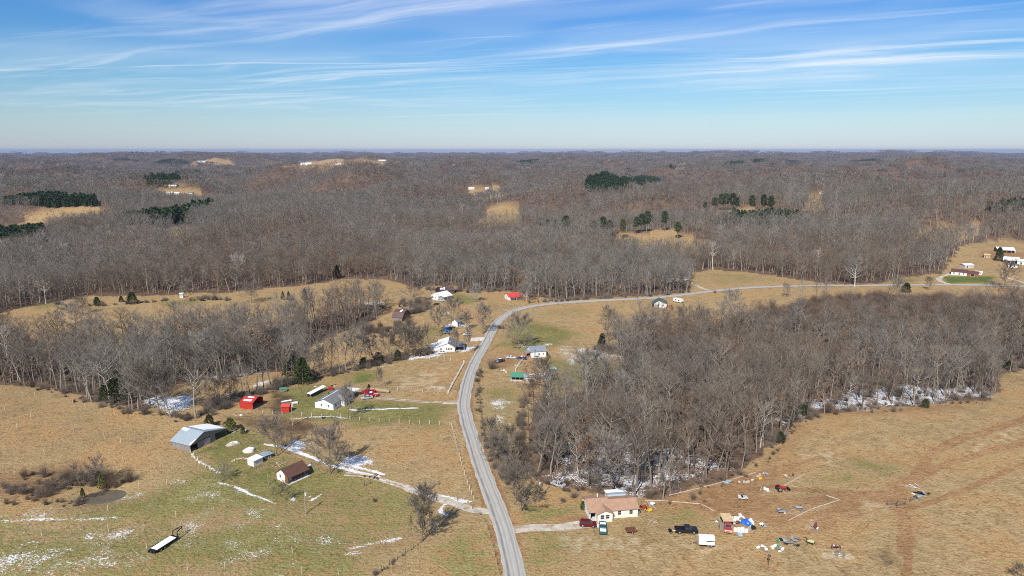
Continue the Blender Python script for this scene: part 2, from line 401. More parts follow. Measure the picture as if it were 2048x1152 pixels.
# open land, everything else is woodland (photograph pixels of the ground)
OPEN_PX = [
 [(-500, 1500), (-500, 764), (60, 771), (130, 787), (210, 810), (300, 832), (380, 842), (440, 815), (540, 781), (640, 757), (760, 728), (858, 708), (872, 690),
  (862, 660), (905, 632), (830, 622), (828, 600), (840, 574), (910, 572), (950, 584), (1000, 580), (1060, 594), (1150, 600), (1030, 625), (985, 665), (950, 750), (960, 900), (1010, 1050), (1050, 1160), (1080, 1500)],
 [(300, 832), (290, 800), (345, 772), (420, 759), (500, 750), (580, 743), (604, 738), (590, 755), (540, 772), (440, 806), (385, 832)],
 [(605, 700), (640, 680), (720, 660), (790, 645), (862, 640), (872, 665), (868, 700), (780, 722), (700, 738), (650, 748), (610, 730)],
 [(-60, 700), (-60, 640), (0, 626), (60, 612), (110, 606), (160, 592), (250, 592), (345, 590), (400, 585), (450, 586), (500, 580), (600, 572), (690, 558), (760, 558), (830, 572), (866, 590),
  (850, 620), (800, 622), (770, 610), (720, 612), (660, 628), (600, 645), (520, 662), (420, 676), (300, 690), (120, 700)],
 [(960, 735), (990, 668), (1030, 625), (1100, 608), (1300, 600), (1420, 588), (1560, 574), (1660, 570), (1655, 592), (1590, 615), (1500, 634), (1440, 655), (1390, 668), (1310, 676), (1240, 690), (1200, 702),
  (1262, 716), (1250, 735), (1180, 768), (1120, 800), (1075, 812), (1052, 850), (1060, 900), (1062, 940), (1090, 965), (1140, 978), (1200, 990), (1240, 996), (1310, 1000), (1390, 975), (1470, 946), (1530, 902),
  (1580, 852), (1640, 828), (1740, 822), (1850, 812), (1985, 796), (2000, 748), (2048, 738), (2600, 700), (2600, 1500), (1060, 1500), (1040, 1152), (975, 950), (945, 800)],
 [(700, 690), (745, 640), (790, 615), (850, 596), (908, 618), (885, 668), (800, 655), (740, 668)],
 [(1640, 568), (2080, 568), (2080, 600), (1900, 600), (1660, 600)],
 [(1380, 585), (1386, 545), (1420, 539), (1500, 545), (1560, 553), (1645, 567), (1560, 574), (1440, 583)],
 [(1740, 572), (1800, 556), (1880, 548), (1893, 540), (1905, 515), (1925, 490), (1985, 478), (2048, 486), (2300, 480), (2300, 590), (2048, 584), (1950, 580), (1840, 582)],
 [(1210, 505), (1238, 467), (1300, 459), (1352, 461), (1366, 470), (1430, 486), (1420, 512), (1330, 514), (1280, 510)],
 [(1820, 478), (1845, 456), (1900, 455), (1945, 462), (1925, 485)],
 [(40, 452), (80, 414), (205, 412), (230, 424), (200, 452)],
 [(-60, 500), (-60, 460), (60, 452), (100, 451), (95, 474), (40, 500)],
 [(955, 446), (975, 414), (1038, 412), (1040, 444)],
 [(1608, 424), (1616, 392), (1642, 391), (1650, 424)],
 [(290, 402), (320, 383), (395, 382), (430, 402)],
 [(930, 390), (945, 373), (1000, 373), (1015, 390)], [(340, 470), (345, 452), (370, 445), (380, 466)], [(1840, 470), (1880, 450), (1960, 452), (1960, 475)],
 [(480, 334), (560, 323), (700, 321), (830, 322), (770, 333), (600, 336)],
 [(380, 331), (400, 324), (470, 324), (470, 331)],
 [(1390, 440), (1415, 419), (1560, 419), (1600, 432), (1560, 442)],
 [(745, 496), (770, 489), (1000, 493), (980, 500)],
 [(1020, 494), (1030, 482), (1080, 484), (1075, 497)],
]
OPEN = [poly(p) for p in OPEN_PX]
def is_open(x, y):
    jx = x+(fbm(x/9, y/9, 51, 2)-.5)*7; jy = y+(fbm(x/9, y/9, 77, 2)-.5)*7
    o = np.zeros(x.shape, bool)
    for pg in OPEN: o |= inside(jx, jy, pg)
    o |= dist_line(x, y, ROAD, 7.0) < 6.0
    for k, (ln, w) in DRIVES.items(): o |= dist_line(x, y, ln, 5.0) < 4.0
    return o

# ------------------------------------------------------------------ ground sheet
ang = np.concatenate([np.linspace(-180, -44, 35)[:-1], np.linspace(-44, 44, 700), np.linspace(44, 180, 35)[1:-1]])
rad = np.concatenate([[8, 30, 60, 85, 105], np.arange(118, 330, .95), 330*1.0075**np.arange(0, 120)])
rad = np.concatenate([rad, rad[-1]*1.03**np.arange(1, 1+int(math.log(40000/rad[-1])/math.log(1.03)))])
A, R = np.meshgrid(np.radians(ang), rad)
GX = (np.sin(A)*R).ravel(); GY = (np.cos(A)*R).ravel(); GZ = T(GX, GY)
na, nr = len(ang), len(rad)
ii = np.arange(nr*na).reshape(nr, na); nx = np.roll(ii, -1, 1)
quads = np.stack([ii[:-1], nx[:-1], nx[1:], ii[1:]], -1).reshape(-1, 4)[:, ::-1]
gv = np.concatenate([np.stack([GX, GY, GZ], -1), [[0, 0, T(0., 0.)]]])
gm = bpy.data.meshes.new('ground')
tri = np.stack([np.full(na, nr*na), ii[0], nx[0]], -1)[:, ::-1]
gm.from_pydata(gv.tolist(), [], quads.tolist()+tri.tolist())
gm.polygons.foreach_set('use_smooth', [True]*len(gm.polygons))
ground = bpy.data.objects.new('ground', gm); COL.objects.link(ground); structure(ground)

x, y = gv[:, 0], gv[:, 1]
near = np.hypot(x, y) < 6000
op = is_open(x, y)
litter = np.where(op, 0., 1.)
jx = x+(fbm(x/6, y/6, 91, 3)-.5)*7; jy = y+(fbm(x/6, y/6, 95, 3)-.5)*7
z0 = np.zeros(len(x))
green, dirt, snow, pale, mud, rough_, lush = (z0.copy() for _ in range(7))
def put(arr, pts, amt, w):
    np.maximum(arr, soft(jx, jy, poly(pts), w)*amt, out=arr)
def put_line(arr, pts, width, amt, edge=1.0, pxl=True):
    ln = line(pts) if pxl else pts
    d = dist_line(x+(jx-x)*.3, y+(jy-y)*.3, ln, width/2+edge)
    np.maximum(arr, np.clip((width/2+edge-d)/edge, 0, 1)*amt, out=arr)
# greener grass
for pts, a, w in [
 ([(-200, 1160), (-200, 1060), (200, 1040), (640, 1030), (860, 1060), (700, 1160)], .72, 14),
 ([(120, 1010), (350, 960), (400, 915), (380, 905), (440, 860), (520, 850), (560, 905), (700, 940), (830, 990), (840, 1030), (640, 1050), (450, 1040), (300, 1050), (100, 1070)], .75, 14),
 ([(380, 905), (440, 858), (500, 850), (545, 880), (530, 925), (430, 935)], .85, 6),
 ([(0, 1060), (400, 1040), (640, 1048), (830, 1040), (835, 1055), (640, 1064), (400, 1060), (0, 1085)], .8, 5),
 ([(560, 780), (640, 770), (720, 800), (900, 810), (880, 850), (700, 850), (560, 830)], .95, 7),
 ([(690, 745), (760, 740), (760, 765), (700, 772)], .7, 6),
 ([(1030, 640), (1110, 650), (1160, 670), (1130, 690), (1050, 700), (1000, 690)], .9, 8),
 ([(1090, 720), (1180, 715), (1250, 740), (1190, 780), (1120, 780)], .8, 7),
 ([(960, 780), (1030, 770), (1050, 810), (1040, 880), (980, 880)], .55, 8),
 ([(880, 590), (920, 588), (960, 596), (940, 608), (890, 603)], .8, 5),
 ([(860, 655), (890, 660), (880, 690), (850, 690), (800, 660)], .7, 7),
 ([(1885, 552), (1990, 552), (1985, 566), (1890, 566)], 1., 4),
 ([(1750, 568), (1800, 558), (1840, 556), (1830, 566)], .8, 5),
 ([(1400, 545), (1500, 550), (1560, 560), (1440, 570)], .4, 8),
 ([(1060, 1020), (1170, 1010), (1180, 1045), (1060, 1050)], .6, 6),
 ([(1290, 1005), (1400, 1010), (1410, 1050), (1330, 1075), (1290, 1050)], .5, 7),
 ([(1050, 1060), (1160, 1062), (1300, 1075), (1180, 1110), (1080, 1152), (1050, 1152)], .55, 9),
 ([(1690, 925), (1730, 920), (1800, 935), (1795, 950), (1730, 945)], .7, 5),
 ([(1630, 950), (1690, 940), (1720, 958), (1640, 968)], .6, 5),
 ([(1830, 850), (1890, 845), (1900, 860), (1850, 870)], .35, 6),
 ([(840, 1085), (960, 1040), (1010, 1152), (900, 1152)], .5, 10),
 ([(50, 608), (110, 600), (120, 612), (70, 620)], .6, 5), ([(320, 605), (400, 598), (410, 608), (330, 612)], .7, 5), ([(180, 618), (240, 614), (250, 622)], .6, 4),
 ([(1060, 625), (1160, 615), (1180, 625), (1080, 640)], .35, 6),
]: put(green, pts, a, w)
for pts, a, w in [([(500, 895), (545, 880), (640, 930), (660, 965), (560, 985), (450, 965)], .5, 6), ([(1165, 720), (1200, 720), (1200, 755), (1150, 760)], .8, 6),
                  ([(1885, 553), (1985, 553), (1985, 565), (1890, 566)], .9, 3), ([(395, 905), (450, 870), (470, 880), (430, 915)], .7, 4), ([(700, 750), (750, 745), (745, 762), (700, 768)], .7, 4)]: put(lush, pts, a, w)
# bare orange dirt
for pts, a, w in [
 ([(1275, 992), (1400, 983), (1500, 942), (1600, 925), (1580, 950), (1500, 985), (1600, 1000), (1700, 990), (1700, 1000), (1580, 1015), (1560, 1045), (1440, 1030), (1390, 1012), (1310, 1012)], .72, 6),
 ([(1390, 1008), (1430, 1005), (1470, 1025), (1440, 1030)], 1., 3),
 ([(1060, 930), (1110, 940), (1190, 965), (1240, 990), (1180, 985), (1110, 960), (1060, 960)], .55, 5),
 ([(1780, 985), (1810, 955), (1830, 960), (1808, 1005), (1830, 1050), (1810, 1060), (1800, 1010), (1750, 995)], .85, 4),
 ([(1800, 960), (1860, 930), (1880, 935), (1830, 965)], .6, 4),
 ([(1038, 1050), (1062, 1046), (1066, 1062), (1042, 1068)], 1., 1.5),
 ([(1560, 1060), (1640, 1050), (1700, 1015), (1715, 1012), (1650, 1060), (1590, 1070)], .8, 3),
 ([(965, 705), (985, 690), (985, 720), (970, 735)], .4, 4), ([(995, 715), (1035, 715), (1025, 735), (995, 735)], .5, 3),
 ([(1000, 700), (1050, 706), (1040, 712), (1000, 706)], .5, 2),
 ([(860, 695), (875, 680), (880, 690), (868, 702)], .6, 3),
 ([(1960, 500), (2048, 505), (2048, 520), (1960, 515)], .7, 4), ([(1990, 575), (2040, 577), (2040, 584), (1990, 582)], .6, 3),
 ([(1850, 1070), (1850, 1070), (1860, 1090)], .0, 2),
 ([(1600, 815), (1700, 818), (1800, 818), (1985, 795), (1990, 800), (1850, 826), (1700, 832), (1620, 838)], .55, 5),
 ([(1540, 900), (1600, 845), (1640, 838), (1570, 915), (1500, 950)], .5, 6),
 ([(500, 935), (520, 930), (560, 935), (550, 940)], .2, 3),
]: put(dirt, pts, a, w)
for pts, wd, a in [
 ([(2100, 815), (2000, 850), (1900, 882), (1850, 915), (1825, 950)], .9, .8), ([(2100, 824), (2000, 858), (1905, 890), (1857, 921), (1833, 952)], .9, .7),
 ([(2100, 866), (2000, 893), (1900, 925), (1850, 948)], .8, .95), ([(2100, 873), (2000, 899), (1900, 930), (1858, 950)], .8, .95),
 ([(2100, 905), (1950, 970), (1860, 1005), (1820, 1015)], 1.6, .5), ([(1812, 1010), (1818, 1060), (1815, 1110), (1812, 1152)], 1.2, .7), ([(1806, 1010), (1800, 1060), (1803, 1110)], 1.0, .6),
 ([(1310, 1000), (1400, 990), (1480, 965), (1560, 935), (1640, 915)], 1.6, .5), ([(1470, 1000), (1540, 975), (1600, 980), (1680, 985), (1760, 992)], 1.4, .6),
 ([(1700, 1000), (1740, 985), (1790, 990)], 2.4, .6), ([(1560, 1040), (1640, 1030), (1715, 1005)], 2.0, .6),
 ([(908, 611), (930, 620), (950, 634), (960, 645)], 2.2, .9), ([(1050, 1048), (1110, 1041), (1170, 1037)], 1.2, .7),
 ([(1010, 1024), (1020, 1040), (1035, 1052)], 1.2, .5),
]: put_line(dirt, pts, wd*1.1, a, .6)
d = dist_line(x, y, ROAD, 8.0); np.maximum(dirt, np.clip((4.6-d)/1.6, 0, 1)*.55*(fbm(x/7, y/7, 13, 2) > .42), out=dirt)
# bleached straw
for pts, a, w in [([(1120, 1075), (1280, 1070), (1300, 1100), (1150, 1110)], .7, 6), ([(1340, 1080), (1480, 1075), (1540, 1100), (1400, 1120)], .5, 6),
 ([(760, 760), (900, 730), (905, 785), (820, 785)], .5, 8), ([(1560, 1030), (1600, 1010), (1650, 990), (1680, 990), (1620, 1012), (1570, 1040)], .9, 2.5), ([(1590, 1052), (1640, 1032), (1720, 1004), (1730, 1012), (1650, 1042), (1600, 1058)], .9, 2.5), ([(1540, 930), (1620, 905), (1700, 900), (1640, 925), (1560, 945)], .7, 4), ([(1730, 1000), (1800, 1005), (1800, 1020), (1740, 1015)], .8, 3),
 ([(1650, 1100), (1690, 1098), (1705, 1112), (1680, 1120), (1650, 1114)], 1., 1.5), ([(1900, 900), (2048, 840), (2048, 870), (1920, 920)], .5, 7), ([(980, 830), (1035, 830), (1030, 870), (985, 870)], .6, 6),
 ([(0, 1000), (200, 990), (400, 940), (330, 990), (0, 1060)], .35, 8)]: put(pale, pts, a, w)
# trampled mud and burnt ground
for pts, a, w in [([(440, 825), (560, 830), (680, 845), (650, 870), (560, 880), (480, 860), (430, 845)], .62, 6), ([(530, 775), (600, 790), (570, 830), (490, 826), (530, 800)], .6, 5),
 ([(1715, 1097), (1770, 1090), (1815, 1105), (1800, 1140), (1760, 1146), (1735, 1118)], .42, 3), ([(1765, 1100), (1795, 1100), (1785, 1135), (1765, 1135)], .7, 2),
 ([(0, 960), (100, 925), (200, 945), (270, 955), (200, 975), (100, 985), (0, 1010)], .35, 6), ([(1080, 990), (1060, 1000), (1080, 1005)], .2, 3),
 ([(0, 885), (25, 890), (20, 935), (0, 940)], .4, 4), ([(545, 815), (700, 800), (820, 815), (640, 835)], .0, 4), ([(980, 890), (1040, 880), (1050, 950), (990, 950)], .4, 6)]: put(mud, pts, a, w)
put(rough_, [(-300, 960), (60, 930), (180, 905), (260, 950), (180, 975), (60, 1010), (-300, 1030)], .9, 8)
put(rough_, [(-300, 770), (60, 780), (340, 850), (340, 900), (-300, 960)], .55, 10)
# snow lying in the shade and in drifts
for pts, a, w in [
 ([(285, 800), (320, 788), (385, 790), (395, 802), (350, 828), (310, 815)], .95, 3),
 ([(570, 885), (590, 876), (625, 882), (615, 900), (575, 900)], .85, 2.5),
 ([(660, 940), (680, 915), (720, 908), (755, 925), (730, 940), (690, 945)], .85, 2.5),
 ([(590, 995), (580, 1002), (572, 1000), (580, 990)], .8, 1),
 ([(850, 1068), (860, 1060), (900, 1035), (880, 1058)], .75, 1.2),
 ([(1020, 690), (1090, 684), (1180, 692), (1260, 716), (1240, 724), (1150, 718), (1100, 712), (1100, 695), (1035, 700)], .55, 4),
 ([(1100, 700), (1180, 715), (1160, 735), (1110, 730)], .5, 5),
 ([(960, 790), (1030, 780), (1040, 830), (985, 880), (960, 830)], .50, 6),
 ([(-300, 1035), (60, 1025), (110, 1028), (100, 1040), (-300, 1055)], .70, 4),
 ([(-300, 1080), (100, 1070), (280, 1080), (300, 1160), (-300, 1200)], .54, 10),
 ([(100, 1020), (260, 985), (360, 955), (420, 952), (350, 975), (240, 1010), (120, 1036)], .56, 6),
 ([(330, 960), (440, 945), (560, 1000), (600, 1040), (450, 1060), (330, 1010)], .5, 12),
 ([(0, 1020), (560, 1000), (800, 1060), (700, 1160), (0, 1180)], .39, 12),
 ([(810, 715), (870, 702), (900, 705), (870, 716), (815, 722)], .8, 2), ([(700, 742), (790, 724), (800, 728), (710, 747)], .5, 2),
 ([(855, 765), (900, 775), (900, 785), (850, 782)], .6, 3), ([(780, 770), (830, 766), (830, 774), (790, 776)], .5, 3),
 ([(770, 605), (830, 612), (860, 620), (840, 625)], .6, 3), ([(700, 612), (770, 610), (760, 622), (720, 625)], .55, 4), ([(610, 745), (560, 762), (500, 778), (460, 796), (500, 770), (560, 755)], .65, 1.6),
 ([(925, 698), (952, 690), (948, 700), (920, 706)], .9, 1.5), ([(1320, 552), (1380, 548), (1382, 562), (1330, 566)], .6, 4),
 ([(600, 1100), (720, 1090), (640, 1110)], .2, 3), ([(1430, 552), (1500, 556), (1480, 562)], .35, 5),
]: put(snow, pts, a, w)
for pts, wd, a in [([(530, 888), (575, 897), (630, 918), (670, 935), (730, 947), (760, 955)], 1.0, .92), ([(690, 930), (740, 940), (770, 950)], .9, .9), ([(760, 958), (800, 968), (850, 985), (900, 1000), (935, 1006)], .9, .85),
 ([(700, 820), (760, 818), (838, 816)], .7, .95), ([(440, 965), (470, 975), (510, 990), (555, 1008)], .3, .8), ([(0, 1042), (120, 1038), (230, 1035)], 1.0, .62), ([(890, 1010), (880, 1020), (895, 1030)], .7, .8),
 ([(850, 985), (940, 1004)], .6, .8), ([(585, 838), (660, 832), (700, 838)], .6, .7), ([(700, 1100), (760, 1085), (800, 1075)], 1.0, .62), ([(690, 1110), (740, 1105)], .8, .6), ([(620, 1000), (640, 990)], .6, .9)]: put_line(snow, pts, wd, a, .8)
# woodland floor: snow where the front of the woodlot stands
for pts, a, w in [([(1080, 950), (1100, 900), (1150, 870), (1230, 850), (1300, 880), (1480, 910), (1470, 945), (1380, 980), (1310, 1002), (1240, 1000), (1180, 985), (1110, 970)], .62, 8),
 ([(1500, 880), (1600, 800), (1750, 770), (1880, 770), (1990, 765), (1990, 795), (1850, 812), (1740, 820), (1640, 826), (1580, 850)], .66, 6), ([(1960, 740), (2100, 690), (2200, 700), (2048, 738)], .6, 6),
 ([(380, 755), (520, 742), (560, 744), (400, 762)], .6, 4), ([(120, 785), (300, 790), (290, 830), (200, 806)], .42, 6), ([(900, 495), (1000, 492), (980, 498), (760, 497)], .8, 4),
 ([(1340, 760), (1420, 750), (1440, 780), (1350, 790)], .6, 6), ([(720, 604), (770, 600), (760, 616), (725, 618)], .6, 4)]: put(snow, pts, a, w)
for nm, arr in (('cov', np.stack([green, dirt, snow, litter], -1)), ('cov2', np.stack([pale, mud, rough_, lush], -1))):
    at = gm.attributes.new(nm, 'FLOAT_COLOR', 'POINT'); at.data.foreach_set('color', arr.astype(np.float32).ravel())

m = bpy.data.materials.new('field_ground'); m.use_nodes = True; nt = m.node_tree
b = nt.nodes['Principled BSDF']; b.inputs['Roughness'].default_value = .95; b.inputs['Specular IOR Level'].default_value = .12
oc = N(nt, 'ShaderNodeTexCoord').outputs['Object']
def attr(nt, name):
    a = N(nt, 'ShaderNodeAttribute', attribute_name=name); s = N(nt, 'ShaderNodeSeparateColor'); nt.links.new(a.outputs['Color'], s.inputs[0])
    return s.outputs[0], s.outputs[1], s.outputs[2], a.outputs['Alpha']
aG, aD, aS, aL = attr(nt, 'cov'); aP, aM, aR, aU = attr(nt, 'cov2')
nf = noise(nt, oc, 1.6, 3, .72); nm_ = noise(nt, oc, .33, 2, .6); nl = noise(nt, oc, .045, 2, .55)
ntuft = noise(nt, mapping(nt, oc, (1.0, .7, 1)), .85, 1, .7)
mixn = mth(nt, 'ADD', mth(nt, 'ADD', mth(nt, 'MULTIPLY', nf, .42), mth(nt, 'MULTIPLY', nm_, .30)), mth(nt, 'MULTIPLY', nl, .28))
tan = ramp(nt, mixn, [(.28, (.155, .103, .05)), (.42, (.27, .185, .09)), (.52, (.36, .258, .134)), (.64, (.47, .36, .205)), (.76, (.58, .48, .33))])
tan = mixc(nt, mth(nt, 'MULTIPLY', smooth(nt, nl, .44, .62), .7), tan, mixc(nt, 1.0, tan, (.98, .80, .68), 'MULTIPLY'))
grn = ramp(nt, mixn, [(.30, (.065, .068, .021)), (.45, (.145, .138, .045)), (.56, (.225, .198, .075)), (.72, (.39, .32, .16))])
gfac = mth(nt, 'ADD', mth(nt, 'MULTIPLY', aG, 1.25), mth(nt, 'MULTIPLY', mth(nt, 'SUBTRACT', nm_, .5), 2.0))
gfac = mth(nt, 'ADD', gfac, mth(nt, 'MULTIPLY', mth(nt, 'SUBTRACT', nl, .52), 2.0))
c = mixc(nt, smooth(nt, gfac, .12, .95), tan, grn)
lsh = ramp(nt, mixn, [(.3, (.045, .07, .013)), (.5, (.10, .135, .03)), (.7, (.20, .21, .07))])
c = mixc(nt, smooth(nt, mth(nt, 'ADD', aU, mth(nt, 'SUBTRACT', nm_, .5)), .25, .9), c, lsh)
c = mixc(nt, mth(nt, 'MULTIPLY', smooth(nt, mth(nt, 'ADD', aP, mth(nt, 'MULTIPLY', mth(nt, 'SUBTRACT', nm_, .5), 1.5)), .25, .9), .8), c, ramp(nt, mixn, [(.3, (.30, .22, .13)), (.7, (.60, .50, .35))]))
c = mixc(nt, mth(nt, 'MULTIPLY', smooth(nt, mth(nt, 'ADD', aR, mth(nt, 'MULTIPLY', mth(nt, 'SUBTRACT', nm_, .5), 2.0)), .35, 1.0), .75), c, ramp(nt, mixn, [(.32, (.075, .045, .025)), (.68, (.27, .17, .085))]))
drt = ramp(nt, mixn, [(.30, (.145, .08, .039)), (.5, (.29, .168, .081)), (.7, (.45, .295, .165))])
c = mixc(nt, smooth(nt, mth(nt, 'ADD', aD, mth(nt, 'MULTIPLY', mth(nt, 'SUBTRACT', nm_, .5), .7)), .1, .5), c, drt)
c = mixc(nt, smooth(nt, mth(nt, 'ADD', aM, mth(nt, 'MULTIPLY', mth(nt, 'SUBTRACT', mixn, .5), 1.8)), .28, .72), c, ramp(nt, nf, [(.35, (.034, .022, .014)), (.65, (.125, .08, .05))]))
lit = ramp(nt, mixn, [(.32, (.06, .040, .027)), (.5, (.135, .088, .06)), (.68, (.23, .155, .105))])
c = mixc(nt, aL, c, lit)
# small darker tufts scattered by noise
c = mixc(nt, mth(nt, 'MULTIPLY', smooth(nt, ntuft, .60, .68), mth(nt, 'SUBTRACT', .55, mth(nt, 'MULTIPLY', aL, .3))), c, mixc(nt, 1., c, (.48, .44, .38), 'MULTIPLY'))
ns = noise(nt, mapping(nt, oc, (1.0, 1.4, 1), (0, 0, .5)), 1.7, 3, .75); nsl = noise(nt, oc, .12, 2, .6)
sv = mth(nt, 'ADD', mth(nt, 'MULTIPLY', mth(nt, 'SUBTRACT', ns, .5), 1.9), mth(nt, 'MULTIPLY', mth(nt, 'SUBTRACT', nsl, .5), 1.1))
sf = smooth(nt, mth(nt, 'ADD', sv, mth(nt, 'SUBTRACT', mth(nt, 'MULTIPLY', aS, 1.15), .72)), -.07, .14)
sf = mth(nt, 'MULTIPLY', sf, smooth(nt, aS, .05, .3))
c = mixc(nt, mth(nt, 'MULTIPLY', sf, .84), c, (.78, .80, .84))
nt.links.new(c, b.inputs['Base Color'])
hgt = noise(nt, oc, 1.1, 2, .7)
bp = N(nt, 'ShaderNodeBump', inp={'Strength': .75, 'Distance': .7}); nt.links.new(hgt, bp.inputs['Height']); nt.links.new(bp.outputs[0], b.inputs['Normal'])
gm.materials.append(m)

def strip(name, ln, width, mat, lift, cols=4, wob=.25, crown=0.0, lens=None):
    ln = np.asarray(ln)[:, :2]; d = np.gradient(ln, axis=0); d /= np.linalg.norm(d, axis=1)[:, None]+1e-9
    nrm = np.stack([d[:, 1], -d[:, 0]], -1); vs = []; uv = []
    s = np.concatenate([[0], np.cumsum(np.linalg.norm(np.diff(ln, axis=0), axis=1))])
    for i in range(len(ln)):
        for k in range(cols+1):
            q = k/cols*2-1
            e = width/2*q*(1+(wob/width*2*(vnoise(s[i]/3.1, k*7.7, 5)-.5) if abs(q) == 1 else 0))
            p = ln[i]+nrm[i]*e; vs.append((p[0], p[1], float(T(p[0], p[1]))+lift+crown*(1-q*q))); uv.append((e, s[i]))
    fs = [(i*(cols+1)+k, i*(cols+1)+k+1, (i+1)*(cols+1)+k+1, (i+1)*(cols+1)+k) for i in range(len(ln)-1) for k in range(cols)]
    me = bpy.data.meshes.new(name); me.from_pydata(vs, [], fs); me.materials.append(mat)
    if me.polygons[0].normal.z < 0: me.flip_normals()
    ul = me.uv_layers.new(name='uv'); uva = np.array(uv)
    li = np.empty(len(me.loops), np.int32); me.loops.foreach_get('vertex_index', li)
    ul.data.foreach_set('uv', uva[li].astype(np.float32).ravel())
    me.polygons.foreach_set('use_smooth', [True]*len(me.polygons))
    o = bpy.data.objects.new(name, me); COL.objects.link(o); return structure(o)
def resample(ln, step):
    ln = np.asarray(ln)[:, :2]; s = np.concatenate([[0], np.cumsum(np.linalg.norm(np.diff(ln, axis=0), axis=1))])
    q = np.linspace(0, s[-1], max(2, int(s[-1]/step)))
    return np.stack([np.interp(q, s, ln[:, 0]), np.interp(q, s, ln[:, 1])], -1)
# tar-and-chip road with dark wheel tracks
rm = bpy.data.materials.new('chip_seal_road'); rm.use_nodes = True; nt = rm.node_tree
b = nt.nodes['Principled BSDF']; b.inputs['Roughness'].default_value = .85; b.inputs['Specular IOR Level'].default_value = .25
uvn = N(nt, 'ShaderNodeUVMap', uv_map='uv').outputs[0]; s = N(nt, 'ShaderNodeSeparateXYZ'); nt.links.new(uvn, s.inputs[0])
n1 = noise(nt, mapping(nt, uvn, (1.5, .22, 1)), 1.0, 5, .65); n2 = noise(nt, mapping(nt, uvn, (5, 5, 1)), 1., 4, .7); n3 = noise(nt, mapping(nt, uvn, (.3, .07, 1)), 1., 3)
c = ramp(nt, mth(nt, 'ADD', mth(nt, 'MULTIPLY', n1, .5), mth(nt, 'MULTIPLY', n2, .5)), [(.3, (.29, .275, .25)), (.5, (.385, .37, .34)), (.7, (.50, .485, .45))])
tr = 0
def band(c0, w):
    d = mth(nt, 'ABSOLUTE', mth(nt, 'SUBTRACT', mth(nt, 'ADD', s.outputs[0], mth(nt, 'MULTIPLY', mth(nt, 'SUBTRACT', n3, .5), .7)), c0))
    return smooth(nt, d, w, w*.25)
t = mth(nt, 'MAXIMUM', mth(nt, 'MULTIPLY', band(-1.45, .55), .9), mth(nt, 'MAXIMUM', mth(nt, 'MULTIPLY', band(1.15, .4), .55), mth(nt, 'MAXIMUM', mth(nt, 'MULTIPLY', band(-.35, .35), .35), mth(nt, 'MULTIPLY', band(2.0, .3), .3))))
t = mth(nt, 'MULTIPLY', t, smooth(nt, n1, .30, .52))
c = mixc(nt, mth(nt, 'MULTIPLY', t, .85), c, (.135, .135, .135)); nt.links.new(c, b.inputs['Base Color'])
bp = N(nt, 'ShaderNodeBump', inp={'Strength': .3, 'Distance': .03}); nt.links.new(n2, bp.inputs['Height']); nt.links.new(bp.outputs[0], b.inputs['Normal'])
strip('road', resample(ROAD, 2.2), 5.3, rm, .09, 6, .5, .06)
gvl = material('drive_gravel', (.46, .41, .35), .95, 0, .3, .5, .2, .5, 5, var2=(.32, .25, .16))
gvl2 = material('orange_gravel', (.40, .25, .14), .95, 0, .25, .5, .2, .5, 5, var2=(.36, .27, .17))
for k in DRIVES:
    if k == 'upper':
        ln = resample(DRIVES[k][0], 1.5); d = np.gradient(ln, axis=0); d /= np.linalg.norm(d, axis=1)[:, None]; nn = np.stack([d[:, 1], -d[:, 0]], -1)
        strip('path', ln+nn*.8, .7, gvl2, .05, 2, .3); strip('path', ln-nn*.8, .7, gvl2, .05, 2, .3)
    elif k in ('cabin', 'white'):
        ln = resample(DRIVES[k][0], 1.2); d = np.gradient(ln, axis=0); d /= np.linalg.norm(d, axis=1)[:, None]; nn = np.stack([d[:, 1], -d[:, 0]], -1)
        h = 26 if k == 'cabin' else 8
        strip('path', ln[:h], 3.0, gvl, .055, 4, 1.2)
        strip('path', ln[h-1:]+nn[h-1:]*.75, .75, gvl, .05, 2, .5); strip('path', ln[h-1:]-nn[h-1:]*.75, .75, gvl, .05, 2, .5)
    else: strip('path', resample(DRIVES[k][0], 1.2), DRIVES[k][1], gvl, .055, 4, .9)
# ------------------------------------------------------------------ trees
def tint_mat(name, stops, rough=.9, var=.34, trans=0.0):
    m = bpy.data.materials.new(name); m.use_nodes = True; nt = m.node_tree
    b = nt.nodes['Principled BSDF']; b.inputs['Roughness'].default_value = rough; b.inputs['Specular IOR Level'].default_value = .15
    a = N(nt, 'ShaderNodeAttribute', attribute_type='INSTANCER', attribute_name='tint')
    rnd = N(nt, 'ShaderNodeObjectInfo').outputs['Random']
    c = ramp(nt, a.outputs['Fac'], stops)
    v = mth(nt, 'ADD', mth(nt, 'MULTIPLY', rnd, var*2), 1-var)
    mx = N(nt, 'ShaderNodeVectorMath', operation='SCALE'); nt.links.new(c, mx.inputs[0]); nt.links.new(v, mx.inputs['Scale'])
    nt.links.new(mx.outputs[0], b.inputs['Base Color']); return m
BARK = [(0, (.235, .210, .178)), (.35, (.222, .187, .150)), (.6, (.192, .15, .114)), (.8, (.17, .107, .074)), (.93, (.44, .41, .36))]
TWIG = [(0, (.186, .168, .148)), (.35, (.182, .156, .131)), (.6, (.166, .132, .105)), (.8, (.155, .098, .068)), (.93, (.31, .282, .245))]
M_BARK = tint_mat('tree_bark', BARK); M_TWIG = tint_mat('bare_twigs', TWIG)
M_LEAF = tint_mat('dry_oak_leaves', [(0, (.235, .135, .08)), (1, (.19, .10, .055))])
M_CEDAR = tint_mat('cedar_needles', [(0, (.036, .052, .02)), (.5, (.06, .078, .026)), (1, (.15, .15, .035))], .8)
M_PINE = tint_mat('pine_needles', [(0, (.034, .06, .025)), (.5, (.05, .076, .029)), (1, (.10, .09, .034))], .8)

